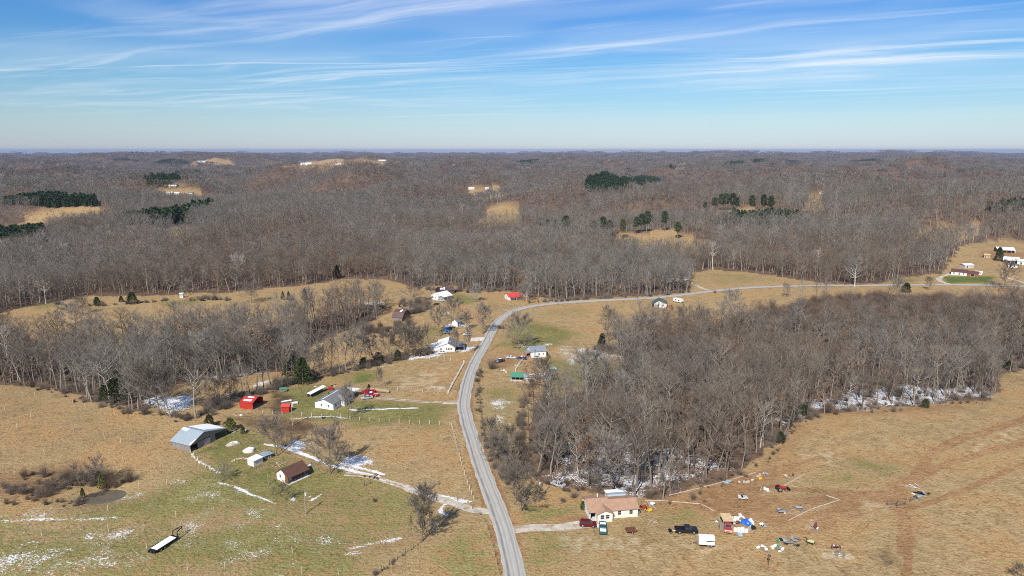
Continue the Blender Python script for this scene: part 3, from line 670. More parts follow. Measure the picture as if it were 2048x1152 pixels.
def grow(seed, H=16., bole=.4, spread=3.6, nlimb=12, nsub=7, ntw=10, tw=.026, rise=.85, sides=5, r0=None, twl=1.2, shape=0, leaf=0, fork=False):
    """a bare tree: (trunk and limbs), (branches and twigs)"""
    g = np.random.default_rng(seed); A = MB(); B = MB(); B2 = []
    r0 = r0 or H*.014
    p = np.zeros(3); d = np.array([0, 0, 1.]); n = 7; pts = [p.copy()]; rs = [r0*1.25]
    top = H*.94
    for i in range(n):
        d = d+np.array([g.normal(0, .06), g.normal(0, .06), 0]); d /= np.linalg.norm(d)
        p = p+d*(top/n); pts.append(p.copy()); rs.append(r0*(1-.93*(i+1)/n))
    pts = np.array(pts)
    for i in range(n): A.tube(pts[i], pts[i+1], rs[i], rs[i+1], sides+1, False)
    zs = np.linspace(0, 1, n+1)
    def on_trunk(t): return np.array([np.interp(t, zs, pts[:, k]) for k in range(3)])
    def twig(p, d, L, w):
        d = d/np.linalg.norm(d); e = np.cross(d, g.normal(size=3)); e /= np.linalg.norm(e)+1e-9
        k = d+g.normal(0, .25, 3)+np.array([0, 0, .15]); k /= np.linalg.norm(k)
        q = p+d*L*.5; t = q+k*L*.55
        B2.append((p-e*w*.5, p+e*w*.5, q+e*w*.33, q-e*w*.33, t))
    az = g.random()*6.28
    for i in range(nlimb):
        f = (i+g.random()*.8)/nlimb
        t = bole+(.97-bole)*f**.9; az += 2.4+g.normal(0, .3)
        c = on_trunk(t)
        if shape == 0: env = spread*(math.sin(math.pi*min(1, .22+.72*f))**.7)        # forest form
        else: env = spread*(max(0.0, 1-(f*1.02)**2.2)**.5*.95+.12)                    # open-grown dome
        el = rise*(.55+.55*f)+g.normal(0, .08)
        L = env/max(.35, math.cos(el))*(.8+.4*g.random())
        L = min(L, H*.62)
        dd = np.array([math.cos(az)*math.cos(el), math.sin(az)*math.cos(el), math.sin(el)])
        rl = max(.02, r0*(.55-.40*f)); q = c.copy(); m = 4; lp = [q.copy()]
        for k in range(m):
            dd = dd+g.normal(0, .10, 3)+np.array([0, 0, .07]); dd /= np.linalg.norm(dd)
            q2 = q+dd*L/m; A.tube(q, q2, rl*(1-.8*k/m), rl*(1-.8*(k+1)/m), max(3, sides-1), False); q = q2; lp.append(q.copy())
        lp = np.array(lp)
        for j in range(nsub):
            h = .22+.78*(j+g.random())/nsub; k = min(m-1, int(h*m)); w = h*m-k
            s0 = lp[k]*(1-w)+lp[k+1]*w; ld = lp[k+1]-lp[k]; ld /= np.linalg.norm(ld)
            sd_ = ld*.75+g.normal(0, .55, 3)+np.array([0, 0, .28]); sd_ /= np.linalg.norm(sd_)
            SL = L*(.28+.28*g.random())*(1.15-.5*h); SL = max(SL, .7)
            s1 = s0+sd_*SL*.5; sd2 = sd_+g.normal(0, .2, 3)+np.array([0, 0, .15]); sd2 /= np.linalg.norm(sd2); s2 = s1+sd2*SL*.55
            rb = max(tw*.55, rl*.32)
            B.tube(s0, s1, rb, rb*.6, 3, False); B.tube(s1, s2, rb*.6, rb*.2, 3, False)
            for _ in range(ntw):
                h2 = .15+.85*g.random(); b0 = s0+(s1-s0)*min(1, h2*2) if h2 < .5 else s1+(s2-s1)*(h2*2-1)
                twig(b0, sd2*.7+g.normal(0, .5, 3)+np.array([0, 0, .45]), twl*(.55+.7*g.random()), tw*(.6+.6*g.random()))
    for _ in range(ntw*3):
        t = .8+.2*g.random(); twig(on_trunk(t), np.array([g.normal(0, .6), g.normal(0, .6), .8]), twl*(.6+.5*g.random()), tw)
    for a_, b_, c_, d_, e_ in B2: B.add([a_, b_, c_, d_, e_], [(0, 1, 2, 3), (3, 2, 4)])
    if leaf:
        B.mat(1)
        idx = g.integers(0, len(B2), leaf)
        for i in idx:
            c0 = B2[i][4]+g.normal(0, .35, 3); e = g.normal(size=(2, 3))*.17
            B.add([c0-e[0], c0+e[1], c0+e[0]], [(0, 1, 2)])
        B.mat(0)
    return A, B
def cedar(seed, H=8., R=2.2, n=1500, sz=.32, top=1.0):
    """eastern red cedar: a dense uneven cone of needle sprays"""
    g = np.random.default_rng(seed); A = MB(); B = MB()
    A.tube((0, 0, 0), (0, 0, H*.8), H*.022, H*.006, 6, False)
    for k in range(26):
        a = g.random()*6.28; z = H*(.08+.8*g.random()); r = R*.7*(1-z/H)
        A.tube((0, 0, z), (r*math.cos(a), r*math.sin(a), z+r*.4), .04, .012, 3, False)
    ph = g.random(5)*6.28
    for _ in range(n):
        t = g.random()**.8; z = H*(.05+.95*t); a = g.random()*6.28
        env = R*(min(1, t*5+.45))*(max(0.02, 1-t)**(.62*top))*(1+.16*math.sin(3*a+ph[0]+5*t)+.13*math.sin(5*a+ph[1]-9*t)+.10*math.sin(17*t+ph[2]))
        r = env*(.45+.55*g.random()**.4)
        c = np.array([r*math.cos(a), r*math.sin(a), z]); o = np.array([math.cos(a), math.sin(a), .9])+g.normal(0, .5, 3)
        o /= np.linalg.norm(o); e = np.cross(o, g.normal(size=3)); e /= np.linalg.norm(e)+1e-9; s = sz*(.6+.8*g.random())
        B.add([c-e*s*.5, c+e*s*.5, c+o*s*1.5], [(0, 1, 2)])
    return A, B
def pine(seed, H=20., R=3.4, n=1500, sz=.5, bole=.45):
    """tall pine: bare bole, rounded tufted head of separate boughs"""
    g = np.random.default_rng(seed); A = MB(); B = MB(); lean = g.normal(0, .02, 2)
    A.tube((0, 0, 0), (lean[0]*H, lean[1]*H, H*.96), H*.014, H*.003, 6, False)
    nb = 34
    for k in range(nb):
        t = (k+g.random())/nb; z = H*(bole+(1-bole)*t); a = k*2.4+g.normal(0, .3)
        L = R*(math.sin(math.pi*(.16+.80*t))**.8)*(.6+.5*g.random())
        c0 = np.array([lean[0]*z, lean[1]*z, z]); d = np.array([math.cos(a), math.sin(a), .05+.5*t])
        A.tube(c0, c0+d*L, .06, .02, 3, False)
        for _ in range(n//nb):
            f = .45+.55*g.random()**.7; c = c0+d*L*f+g.normal(0, 1, 3)*np.array([.55, .55, .34])*(.5+.16*R)
            o = np.array([0, 0, .6])+g.normal(0, .7, 3); o /= np.linalg.norm(o); e = np.cross(o, g.normal(size=3)); e /= np.linalg.norm(e)+1e-9; s = sz*(.6+.8*g.random())
            B.add([c-e*s*.5, c+e*s*.5, c+o*s*1.3], [(0, 1, 2)])
    return A, B
def bush(seed, H=2.2, R=1.6, n=160, tw=.03):
    """a thicket clump: many stems from one root"""
    g = np.random.default_rng(seed); B = MB()
    for k in range(n):
        a = g.random()*6.28; sp = abs(g.normal(0, .5)); d = np.array([math.cos(a)*sp, math.sin(a)*sp, 1]); d /= np.linalg.norm(d)
        b0 = np.array([math.cos(a), math.sin(a), 0])*R*.35*g.random(); L = H*(.5+.6*g.random()); e = np.cross(d, g.normal(size=3)); e /= np.linalg.norm(e)+1e-9
        q = b0+d*L*.6; B.add([b0-e*tw*.5, b0+e*tw*.5, q+e*tw*.4, q-e*tw*.4, q+(d+g.normal(0, .3, 3))*L*.45], [(0, 1, 2, 3), (3, 2, 4)])
        for _ in range(3):
            b1 = b0+d*L*(.3+.5*g.random()); t = d+g.normal(0, .6, 3); e2 = np.cross(t, g.normal(size=3)); e2 /= np.linalg.norm(e2)+1e-9
            B.add([b1-e2*tw*.35, b1+e2*tw*.35, b1+t*L*.4], [(0, 1, 2)])
    return B
def clump(seed, n=9, W=34., H=15., tri=60, w=.6, cone=False):
    """a far-off group of crowns, each with its own trunk and spray of branches"""
    g = np.random.default_rng(seed); B = MB()
    for k in range(n):
        c = (g.random(2)-.5)*W; h = H*(.75+.45*g.random()); R = 3.6*(.8+.5*g.random())
        B.tube((c[0], c[1], -4), (c[0], c[1], h*.7), .22, .1, 3, False)
        for _ in range(tri):
            if cone: t = g.random(); z = h*(.25+.75*t); r = R*.85*(1-t)**.6*(.4+.6*g.random())
            else:
                z = h*(.35+.65*g.random()**.8); q = (z/h-.35)/.65; r = R*math.sqrt(max(.05, 1-(q*1.0)**2))*g.random()**.5
            a = g.random()*6.28; p = np.array([c[0]+r*math.cos(a), c[1]+r*math.sin(a), z])
            d = np.array([math.cos(a)*.5, math.sin(a)*.5, .9])+g.normal(0, .4, 3); e = np.cross(d, g.normal(size=3)); e /= np.linalg.norm(e)+1e-9
            L = 2.2*(.5+g.random()); B.add([p-e*w*.5, p+e*w*.5, p+d*L], [(0, 1, 2)])
    return B

def scatter(name, variants, pts, var, rot, scl, tint, label):
    """one uncountable mass: its mesh holds the points and the plant shapes; geometry nodes set a shape on every point"""
    vs = [np.asarray(pts, np.float32)]; fs = []; fm = []; tags = [np.full(len(pts), -1)]; off = len(pts); mats = []
    for k, (mb, ms) in enumerate(variants):
        base = []
        for m_ in ms:
            if m_ not in mats: mats.append(m_)
            base.append(mats.index(m_))
        V = np.array(mb.v, np.float32)
        vs.append(V); fs += [tuple(i+off for i in f) for f in mb.f]; fm += [base[i] for i in mb.m]; off += len(V); tags.append(np.full(len(V), k))
    me = bpy.data.meshes.new(name); me.from_pydata(np.concatenate(vs).tolist(), [], fs)
    for m_ in mats: me.materials.append(m_)
    me.polygons.foreach_set('material_index', fm)
    nv = off; npt = len(pts)
    def at(nm, typ, arr, key='value'):
        a = me.attributes.new(nm, typ, 'POINT'); full = np.zeros((nv,)+arr.shape[1:], arr.dtype); full[:npt] = arr
        a.data.foreach_set(key, full.ravel()); return a
    a = me.attributes.new('shape', 'INT', 'POINT'); a.data.foreach_set('value', np.concatenate(tags).astype(np.int32))
    at('pick', 'INT', np.asarray(var, np.int32)); at('tint', 'FLOAT', np.asarray(tint, np.float32))
    r3 = np.zeros((npt, 3), np.float32); r3[:, 2] = rot; at('turn', 'FLOAT_VECTOR', r3, 'vector'); at('size', 'FLOAT_VECTOR', np.asarray(scl, np.float32), 'vector')
    o = bpy.data.objects.new(name, me); COL.objects.link(o); o['kind'] = 'stuff'; o['label'] = label
    ng = bpy.data.node_groups.new(name, 'GeometryNodeTree')
    ng.interface.new_socket('Geometry', in_out='INPUT', socket_type='NodeSocketGeometry'); ng.interface.new_socket('Geometry', in_out='OUTPUT', socket_type='NodeSocketGeometry')
    L = ng.links.new; nn = ng.nodes.new
    gi = nn('NodeGroupInput'); go = nn('NodeGroupOutput'); join = nn('GeometryNodeJoinGeometry')
    def named(nm, typ):
        n = nn('GeometryNodeInputNamedAttribute'); n.data_type = typ; n.inputs['Name'].default_value = nm; return n.outputs['Attribute']
    def eq(nm, k):
        c = nn('FunctionNodeCompare'); c.data_type = 'INT'; c.operation = 'EQUAL'; L(named(nm, 'INT'), c.inputs[2]); c.inputs[3].default_value = k; return c.outputs[0]
    sp = nn('GeometryNodeSeparateGeometry'); sp.domain = 'POINT'; L(gi.outputs[0], sp.inputs[0]); L(eq('shape', -1), sp.inputs[1])
    for k in range(len(variants)):
        s2 = nn('GeometryNodeSeparateGeometry'); s2.domain = 'POINT'; L(gi.outputs[0], s2.inputs[0]); L(eq('shape', k), s2.inputs[1])
        ip = nn('GeometryNodeInstanceOnPoints'); L(sp.outputs[0], ip.inputs['Points']); L(eq('pick', k), ip.inputs['Selection']); L(s2.outputs[0], ip.inputs['Instance'])
        er = nn('FunctionNodeEulerToRotation'); L(named('turn', 'FLOAT_VECTOR'), er.inputs[0]); L(er.outputs[0], ip.inputs['Rotation']); L(named('size', 'FLOAT_VECTOR'), ip.inputs['Scale'])
        L(ip.outputs[0], join.inputs[0])
    L(join.outputs[0], go.inputs[0])
    md = o.modifiers.new('scatter', 'NODES'); md.node_group = ng
    return o

def join_ab(A, B):
    C = MB(); C.v = A.v+B.v; o = len(A.v); C.f = A.f+[tuple(i+o for i in f) for f in B.f]; C.m = [0]*len(A.f)+[1+i for i in B.m]; return C
# near woodland trees, full detail
WOODS = [grow(11, 17, .42, 3.4, 12, 7, 11), grow(12, 18.5, .50, 3.0, 11, 7, 11), grow(13, 15, .34, 3.9, 13, 7, 11), grow(14, 16.5, .45, 3.2, 12, 7, 12, rise=.9),
         grow(15, 13, .36, 2.6, 10, 6, 10), grow(16, 18, .38, 4.2, 14, 7, 11), grow(17, 15.5, .5, 2.6, 10, 6, 11, rise=1.0), grow(18, 12, .3, 2.4, 9, 6, 10, r0=.10)]
OAKS = [grow(31, 14, .28, 3.8, 12, 6, 8, leaf=900), grow(32, 10, .2, 2.8, 10, 6, 8, leaf=800, r0=.1)]
OPENT = [grow(41, 13.5, .20, 6.4, 21, 10, 21, rise=.62, shape=1, twl=1.4, tw=.06), grow(42, 15, .24, 5.4, 21, 10, 21, rise=.8, shape=1, tw=.06), grow(43, 11.5, .22, 5.6, 20, 10, 21, rise=.6, shape=1, tw=.06),
         grow(44, 17, .26, 6.6, 20, 10, 20, rise=.75, shape=1, r0=.30, tw=.06, twl=1.4)]
ROUND = grow(45, 12.2, .15, 6.0, 27, 10, 25, rise=.8, shape=1, twl=1.3, tw=.058)
TALL = grow(46, 15.2, .13, 3.6, 28, 9, 22, rise=.95, shape=1, twl=1.2, tw=.058)
SMALL = grow(47, 5.5, .15, 1.9, 13, 7, 12, rise=.8, shape=1, tw=.036, twl=.8, r0=.07)
MIDT = [grow(51+k, 15+1.5*(k % 3), .36, 3.8+.8*(k % 2), 8, 4, 7, tw=.09, sides=3, twl=1.7, shape=k % 2) for k in range(6)]
FART = [grow(61+k, 15+1.5*(k % 3), .34, 4.2+.8*(k % 2), 6, 3, 6, tw=.19, sides=3, twl=2.3, r0=.26, shape=k % 2) for k in range(4)]
CLUMPS = [clump(71+k, 9, 36, 15, 70, .55) for k in range(3)]
BUSHES = [bush(81, 2.0, 1.6), bush(82, 3.2, 2.2, 200), bush(83, 1.3, 1.5, 140)]
CEDARS = [cedar(91, 8, 2.3), cedar(92, 6, 2.4, 1400, .32, .75), cedar(93, 11, 3.6, 3000, .38, .8)]
PINES = [pine(95, 20, 3.6), pine(96, 17, 3.2), pine(97, 22, 4.2, 1900)]
PCL = [clump(101+k, 10, 30, 14, 90, .8, True) for k in range(2)]
# ------------------------------------------------------------------ the woods
def grid_pts(r0, r1, step, seed, half=41.5, ymin=0):
    g = np.random.default_rng(seed); h = math.radians(half); X = r1*math.sin(h)
    xs = np.arange(-X, X, step); ys = np.arange(max(ymin, r0*math.cos(h)), r1, step)
    x, y = np.meshgrid(xs, ys); x = x.ravel(); y = y.ravel()
    x = x+g.uniform(-.5, .5, x.shape)*step*.95; y = y+g.uniform(-.5, .5, y.shape)*step*.95
    r = np.hypot(x, y); a = np.abs(np.arctan2(x, y))
    k = (r >= r0) & (r < r1) & (a < h); return x[k], y[k]
PINE_PX = {
 'round hill': [(1168, 372), (1172, 362), (1200, 356), (1260, 355), (1290, 362), (1292, 378), (1250, 388), (1180, 386)],
 'round hill edge': [(1290, 364), (1270, 358), (1314, 358), (1315, 370), (1292, 372)],
 'tan far field': [(5, 414), (25, 402), (120, 400), (192, 403), (193, 414), (100, 417)],
 'long strip': [(225, 455), (260, 446), (340, 438), (424, 420), (427, 431), (370, 450), (320, 458)],
 'west edge': [(-60, 496), (-60, 472), (40, 468), (90, 460), (90, 488), (20, 497)],
 'dark far strip': [(296, 376), (300, 362), (350, 352), (400, 348), (402, 360), (360, 376)],
 'low young': [(1420, 444), (1470, 430), (1560, 430), (1610, 444), (1560, 452), (1480, 450)],
 'east edge': [(1970, 425), (2000, 412), (2100, 410), (2100, 428)],
 'far dome': [(1500, 333), (1520, 325), (1570, 322), (1605, 330)], 'far cone': [(1445, 331), (1462, 322), (1486, 331)],
 'far double': [(1180, 347), (1258, 339), (1355, 341), (1352, 349)], 'far line': [(1030, 328), (1050, 323), (1080, 327)], 'west far': [(120, 339), (130, 333), (176, 333), (176, 339)],
 'north west line': [(212, 325), (230, 321), (283, 321), (283, 325)], 'north line': [(300, 330), (310, 325), (376, 325), (376, 330)], 'north east line': [(1695, 327), (1710, 322), (1762, 323), (1762, 327)],
}
PINE_POLY = {k: poly(v) for k, v in PINE_PX.items()}
def in_pines(x, y):
    o = np.zeros(x.shape, bool)
    for pg in PINE_POLY.values(): o |= inside(x, y, pg)
    return o
THICKET = poly([(1440, 655), (1500, 632), (1590, 613), (1660, 598), (1760, 596), (1900, 598), (2060, 600), (2060, 622), (1900, 636), (1700, 652), (1560, 660), (1470, 668)])
def wood_mask(x, y): return ~is_open(x, y) & ~in_pines(x, y) & ~inside(x, y, THICKET)
def sel(x, y):
    k = wood_mask(x, y); return x[k], y[k]
NW = len(WOODS)
V = [(join_ab(*w), [M_BARK, M_TWIG]) for w in WOODS]+[(join_ab(*w), [M_BARK, M_TWIG, M_LEAF]) for w in OAKS]+[(join_ab(*w), [M_BARK, M_TWIG]) for w in MIDT+FART]
V += [(c_, [M_TWIG]) for c_ in CLUMPS]
iO = NW; iM = iO+len(OAKS); iF = iM+len(MIDT); iC = iF+len(FART)
g = np.random.default_rng(5)
bands = []
def tintf(x, y, n):
    t = .02+.50*sstep(.36, .76, fbm(x/130, y/130, 61, 3))+g.normal(0, .12, n)
    t = np.clip(t, 0, .74)
    pale_ = g.random(n) < .014; return np.where(pale_, .93, t)
def band(r0, r1, step, seed, pick, hs, jit, ws=1.0):
    x, y = sel(*grid_pts(r0, r1, step, seed)); n = len(x)
    kp = g.random(n) < .62+.6*sstep(.25, .5, fbm(x/33, y/33, 71, 2)); x = x[kp]; y = y[kp]; n = len(x)
    s = (hs*(.78+.46*fbm(x/75, y/75, 83, 3))*(1+g.uniform(-jit, jit, n)))[:, None]*np.stack([ws*(1+g.uniform(-.2, .25, n))]*2+[np.ones(n)], -1)
    bands.append((np.stack([x, y, T(x, y)-.1], -1), pick(n), g.random(n)*6.28, s, tintf(x, y, n)))
def near_pick(n):
    p = g.integers(0, NW, n); return np.where(g.random(n) < .022, iO+g.integers(0, 2, n), p)
band(100, 620, 5.0, 1, near_pick, 1.0, .28, 1.12)
band(620, 1350, 7.0, 2, lambda n: iM+g.integers(0, len(MIDT), n), 1.02, .28)
band(1350, 2600, 10.0, 3, lambda n: iF+g.integers(0, len(FART), n), 1.08, .25, 1.15)
band(2600, 7000, 31.0, 4, lambda n: iC+g.integers(0, 3, n), 1.0, .15)
band(7000, 17000, 80.0, 6, lambda n: iC+g.integers(0, 3, n), 1.15, .2, 2.3)
pts = np.concatenate([b_[0] for b_ in bands]); var = np.concatenate([b_[1] for b_ in bands]); rot = np.concatenate([b_[2] for b_ in bands]); scl = np.concatenate([b_[3] for b_ in bands]); tnt = np.concatenate([b_[4] for b_ in bands])
# the trees that show largest are things of their own
TM = {}
def tree_mesh(key, ab, leaf=False, mats=None):
    if key not in TM:
        a, b_ = ab
        TM[key] = (a.mesh('trunk', M_BARK), b_.mesh('crown', mats or ([M_TWIG, M_LEAF] if leaf else [M_TWIG])))
    return TM[key]
def place_tree(name, key, ab, loc, label, cat='tree', group=None, rz=None, sc=(1, 1, 1), tint=.3, leaf=False, mats=None, crown='crown'):
    t = thing(name, label, cat, loc, (hash_(loc) if rz is None else rz), group); t.scale = sc
    mt, mc = tree_mesh(key, ab, leaf, mats)
    a = inst('trunk', mt, t); c_ = inst(crown, mc, t); a['tint'] = tint; c_['tint'] = tint; return t
def hash_(l): return (l[0]*12.9898+l[1]*78.233) % 6.283
u, v = proj(pts[:, 0], pts[:, 1], pts[:, 2])
dist = np.hypot(pts[:, 0], pts[:, 1])
vis = (u > -30) & (u < 2078) & (v < 1190)
order = np.argsort(np.where(vis & (dist < 620), dist, 1e9))[:232]
ORD = 'first second third fourth fifth sixth seventh eighth ninth tenth eleventh twelfth thirteenth fourteenth fifteenth sixteenth seventeenth eighteenth nineteenth twentieth'.split()
def is_front(i):
    a_ = math.atan2(pts[i, 0], pts[i, 1])
    oa = np.arctan2(pts[order, 0], pts[order, 1]); return not np.any((np.abs(oa-a_) < .008) & (dist[order] < dist[i]-.5))
front = sorted([i for i in order if is_front(i)], key=lambda i: u[i]); cnt = {}
LBL = {}
for i in front:
    if pts[i, 0] < 14: seg, txt, grp = 'w', 'front tree of the western wood, %s from the left edge', 'front trees of the western wood'
    elif u[i] < 1230: seg, txt, grp = 'a', 'front tree of the woodlot, %s along from the silver car', 'front trees of the woodlot near the silver car'
    elif u[i] < 1580: seg, txt, grp = 'b', 'front tree of the woodlot, %s right of the ranch house', 'front trees of the woodlot right of the house'
    else: seg, txt, grp = 'c', 'front tree of the woodlot, %s right of the edge cedars', 'front trees of the woodlot along the brown field'
    k = cnt.get(seg, 0); cnt[seg] = k+1
    if k < len(ORD): LBL[i] = (txt % ORD[k], grp)
def stand(i):
    if i in LBL: return LBL[i]
    x_, y_ = pts[i, 0], pts[i, 1]
    if x_ < 14: return 'bare tree inside the western wood beyond the posts', 'trees inside the western wood'
    if u[i] < 1330: return 'bare tree inside the woodlot behind the ranch house', 'trees inside the woodlot behind the house'
    if u[i] < 1580: return 'bare tree inside the woodlot beyond the tractor', 'trees inside the woodlot beyond the tractor'
    return 'bare tree inside the snowy woods along the brown field', 'trees inside the snowy woods'
for i in order:
    p = pts[i]; lab, grp = stand(i); k = var[i]
    ab = WOODS[k] if k < NW else OAKS[k-iO]
    place_tree('bare_tree', ('w', int(k)), ab, p, lab, 'tree', grp, rot[i], scl[i], float(tnt[i]), k >= iO)
keep = np.ones(len(pts), bool); keep[order] = False
scatter('bare_woodland', V, pts[keep], var[keep], rot[keep], scl[keep], tnt[keep], 'leafless grey-brown woodland covering the hills to the horizon')
# pine plantations
for k, pg in PINE_POLY.items():
    mn = pg.min(0); mx = pg.max(0); cen = np.hypot(*pg.mean(0)); far = cen > 2300
    st = 22. if far else 5.5
    gg = np.random.default_rng(len(k)+7)
    xx, yy = np.meshgrid(np.arange(mn[0], mx[0], st), np.arange(mn[1], mx[1], st)); xx = xx.ravel()+gg.uniform(-.45, .45, xx.size)*st; yy = yy.ravel()+gg.uniform(-.45, .45, yy.size)*st
    q = inside(xx, yy, pg); xx = xx[q]; yy = yy[q]; n = len(xx)
    if n == 0: continue
    s = (1+gg.uniform(-.18, .18, n))[:, None]*np.ones((1, 3))
    s = s*(.7 if k == 'low young' else (1.15 if k == 'long strip' else .9))
    vv = [(c_, [M_PINE]) for c_ in PCL] if far else [(join_ab(*cedar(200, 14, 2.9, 260, 1.2, .8)), [M_BARK, M_PINE]), (join_ab(*cedar(201, 12.5, 2.8, 260, 1.2, .7)), [M_BARK, M_PINE])]
    scatter('pine_woodland', vv, np.stack([xx, yy, T(xx, yy)-.2], -1), gg.integers(0, 2, n), gg.random(n)*6.28, s, gg.random(n)*.5, 'dark green pine plantation, %s, among bare woods' % k)
# ------------------------------------------------------------------ buildings
def site(pa, pb, name, label, cat='house', group=None, L=None):
    """a thing standing with its front base edge from pixel pa to pixel pb: local x runs along that edge, y goes back"""
    a = P1(*pa); b = P1(*pb); d = b-a; l = math.hypot(d[0], d[1]); yaw = math.atan2(d[1], d[0])
    mid = (a+b)/2; mid[2] = T(mid[0], mid[1])
    return thing(name, label, cat, mid, yaw, group), (L or l)
def gable(th, x0, x1, y0, y1, h, rise, wm, rm, ridge='x', over=.35, t=.14, pk=.5, z0=-.6, rm2=None, open_end=None, walls=True, name='wall', roof='roof', h2=None):
    """walls with pitched ends and a roof of two slabs; pk places the ridge across the span; h2 = far eave height"""
    h2 = h if h2 is None else h2; top = h+rise
    lo, hi = (y0, y1) if ridge == 'x' else (x0, x1)
    m = lo+(hi-lo)*pk
    if walls:
        W_ = MB(); prof = [(lo, z0), (hi, z0), (hi, h2), (m, top), (lo, h)]
        if open_end is None:
            if ridge == 'x': W_.extrude_x(prof, x0, x1)
            else: W_.extrude_y(prof, y0, y1)
        else:
            if ridge == 'x':
                W_.box(x0, x1, y0, y0+.12, z0, h).box(x0, x1, y1-.12, y1, z0, h2)
                ends = {'left': (x0, x0+.1), 'right': (x1-.1, x1)}
                for k, e in ends.items():
                    if k not in open_end: W_.extrude_x(prof, *e)
            else:
                W_.box(x0, x0+.12, y0, y1, z0, h).box(x1-.12, x1, y0, y1, z0, h2)
                for k, e in {'front': (y0, y0+.1), 'back': (y1-.1, y1)}.items():
                    if k not in open_end: W_.extrude_y(prof, *e)
        W_.build(name, wm, th)
    s1 = rise/(m-lo); s2 = (top-h2)/(hi-m); R_ = MB(); R2 = MB() if rm2 else R_
    e1 = lo-over; z1 = h-over*s1; e2 = hi+over; z2 = h2-over*s2
    if ridge == 'x':
        R_.slab((x0-over, e1, z1+t), (x1+over, e1, z1+t), (x1+over, m, top+t), (x0-over, m, top+t), t)
        R2.slab((x0-over, m+.004, top+t), (x1+over, m+.004, top+t), (x1+over, e2, z2+t), (x0-over, e2, z2+t), t)
    else:
        R_.slab((e1, y0-over, z1+t), (m, y0-over, top+t), (m, y1+over, top+t), (e1, y1+over, z1+t), t)
        R2.slab((m+.004, y0-over, top+t), (e2, y0-over, z2+t), (e2, y1+over, z2+t), (m+.004, y1+over, top+t), t)
    r = R_.build(roof, rm, th)
    if rm2: R2.build(roof, rm2, th)
    return r
def opening(th, face, pos, c, z, w, h, kind='window', fm=None, pm=None):
    """a window or door: a frame standing proud of the wall with its pane or leaf as a sub-part"""
    fm = fm or M_TRIM; pm = pm or M_GLASS; f = MB(); p = MB(); k = .08; o = .06
    bars = [(-w/2, w/2, z, z+k), (-w/2, w/2, z+h-k, z+h), (-w/2, -w/2+k, z+k, z+h-k), (w/2-k, w/2, z+k, z+h-k)]
    if kind == 'window': bars.append((-w/2+k, w/2-k, z+h/2-.03, z+h/2+.03))
    def put_(M_, a, b, z0, z1, q0, q1):
        if face == 'front': M_.box(c+a, c+b, pos-q1, pos-q0, z0, z1)
        elif face == 'back': M_.box(c+a, c+b, pos+q0, pos+q1, z0, z1)
        elif face == 'left': M_.box(pos-q1, pos-q0, c+a, c+b, z0, z1)
        else: M_.box(pos+q0, pos+q1, c+a, c+b, z0, z1)
    for a, b, z0, z1 in bars: put_(f, a, b, z0, z1, .0, o)
    put_(p, -w/2+k, w/2-k, z+k, z+h-k, .0, .02)
    fo = f.build(kind, fm, th); p.build('pane' if kind == 'window' else 'leaf', pm, fo); return fo
def posts(th, xs, y, h, r=.07, m=None, z0=-.4):
    for x_ in xs: MB().tube((x_, y, z0), (x_, y, h), r, r, 6).build('post', m or M_TRIM, th)
def snowcap(th, a, b, c, d, t=.07, name='snow'):
    return MB().slab(*[(p[0], p[1], p[2]+t) for p in (a, b, c, d)], t).build(name, M_SNOW, th)
def patch_snow(th, pts, name='snow', t=.06):
    """snow lying on a roof plane: an uneven sheet given by its outline"""
    P_ = [np.array(p, float) for p in pts]; n = np.cross(P_[1]-P_[0], P_[2]-P_[0]); n /= np.linalg.norm(n); n = n if n[2] > 0 else -n
    k = len(P_); return MB().add([p+n*t for p in P_]+P_, [tuple(range(k))]+[(i, (i+1) % k, (i+1) % k+k, i+k) for i in range(k)]).build(name, M_SNOW, th)

# tan-roofed ranch house by the road
h, L = site((1179, 1040.5), (1275.4, 1033), 'ranch_house', 'long cream ranch house with tan shingle roof beside the gravel drive')
x0, x1 = -L/2, L/2
gable(h, -1.2, x1, 0, 7.2, 2.5, 1.25, M_CREAM, M_TANROOF)
gable(h, x0, -1.2, -.2, 8.6, 2.5, 1.55, M_WHITE, M_TANROOF, over=.4, walls=False, roof='roof')
MB().box(x0, x0+.2, 0, 8.4, -.6, 2.5).box(x0, -1.2, 8.2, 8.4, -.6, 2.5).box(x0, -1.25, 3.0, 3.15, -.6, 2.5).build('wall', M_WHITE, h)
MB().extrude_x([(0, 2.5), (8.4, 2.5), (4.2, 4.02)], x0+.01, x0+.2).build('wall', M_WHITE, h)
MB().box(x0, -4.9, -.5, 3.0, -.4, .08).build('porch_floor', M_CONC, h)
gable(h, -5.0, -.8, -1.5, 3.0, 2.5, .95, M_CREAM, M_TANROOF, ridge='y', over=.3, name='gable_wall')
for c_ in (-3.7, -2.2): opening(h, 'front', -1.5, c_, .9, 1.15, 1.3)
for c_ in (1.6, 4.9): opening(h, 'front', 0, c_, .9, 1.1, 1.3)
opening(h, 'left', x0, 2.4, 1.0, .9, 1.2); opening(h, 'left', x0, 6.0, 1.0, .9, 1.2); opening(h, 'front', 3.0, -6.2, .05, .95, 2.0, 'door', pm=M_WOODBROWN)
posts(h, (x0+.15, -5.15), -.15, 2.45, .09)
MB().tube((-3.2, 5.8, 3.4), (-3.2, 5.8, 4.6), .18, .16, 8).build('vent_pipe', M_TRIM, h)
gable(h, .6, 5.4, 7.25, 11.4, 2.3, .45, M_CREAM, M_METAL, over=.3, pk=.15, name='room_wall')
patch_snow(h, [(.35, 7.9, 2.78), (5.6, 7.9, 2.78), (5.75, 10.2, 2.56), (4.2, 11.3, 2.46), (.3, 11.6, 2.43)])
MB().box(x1+.02, x1+.9, .9, 3.2, -.4, 1.9).build('cellar_entry', M_GREYROOF, h)
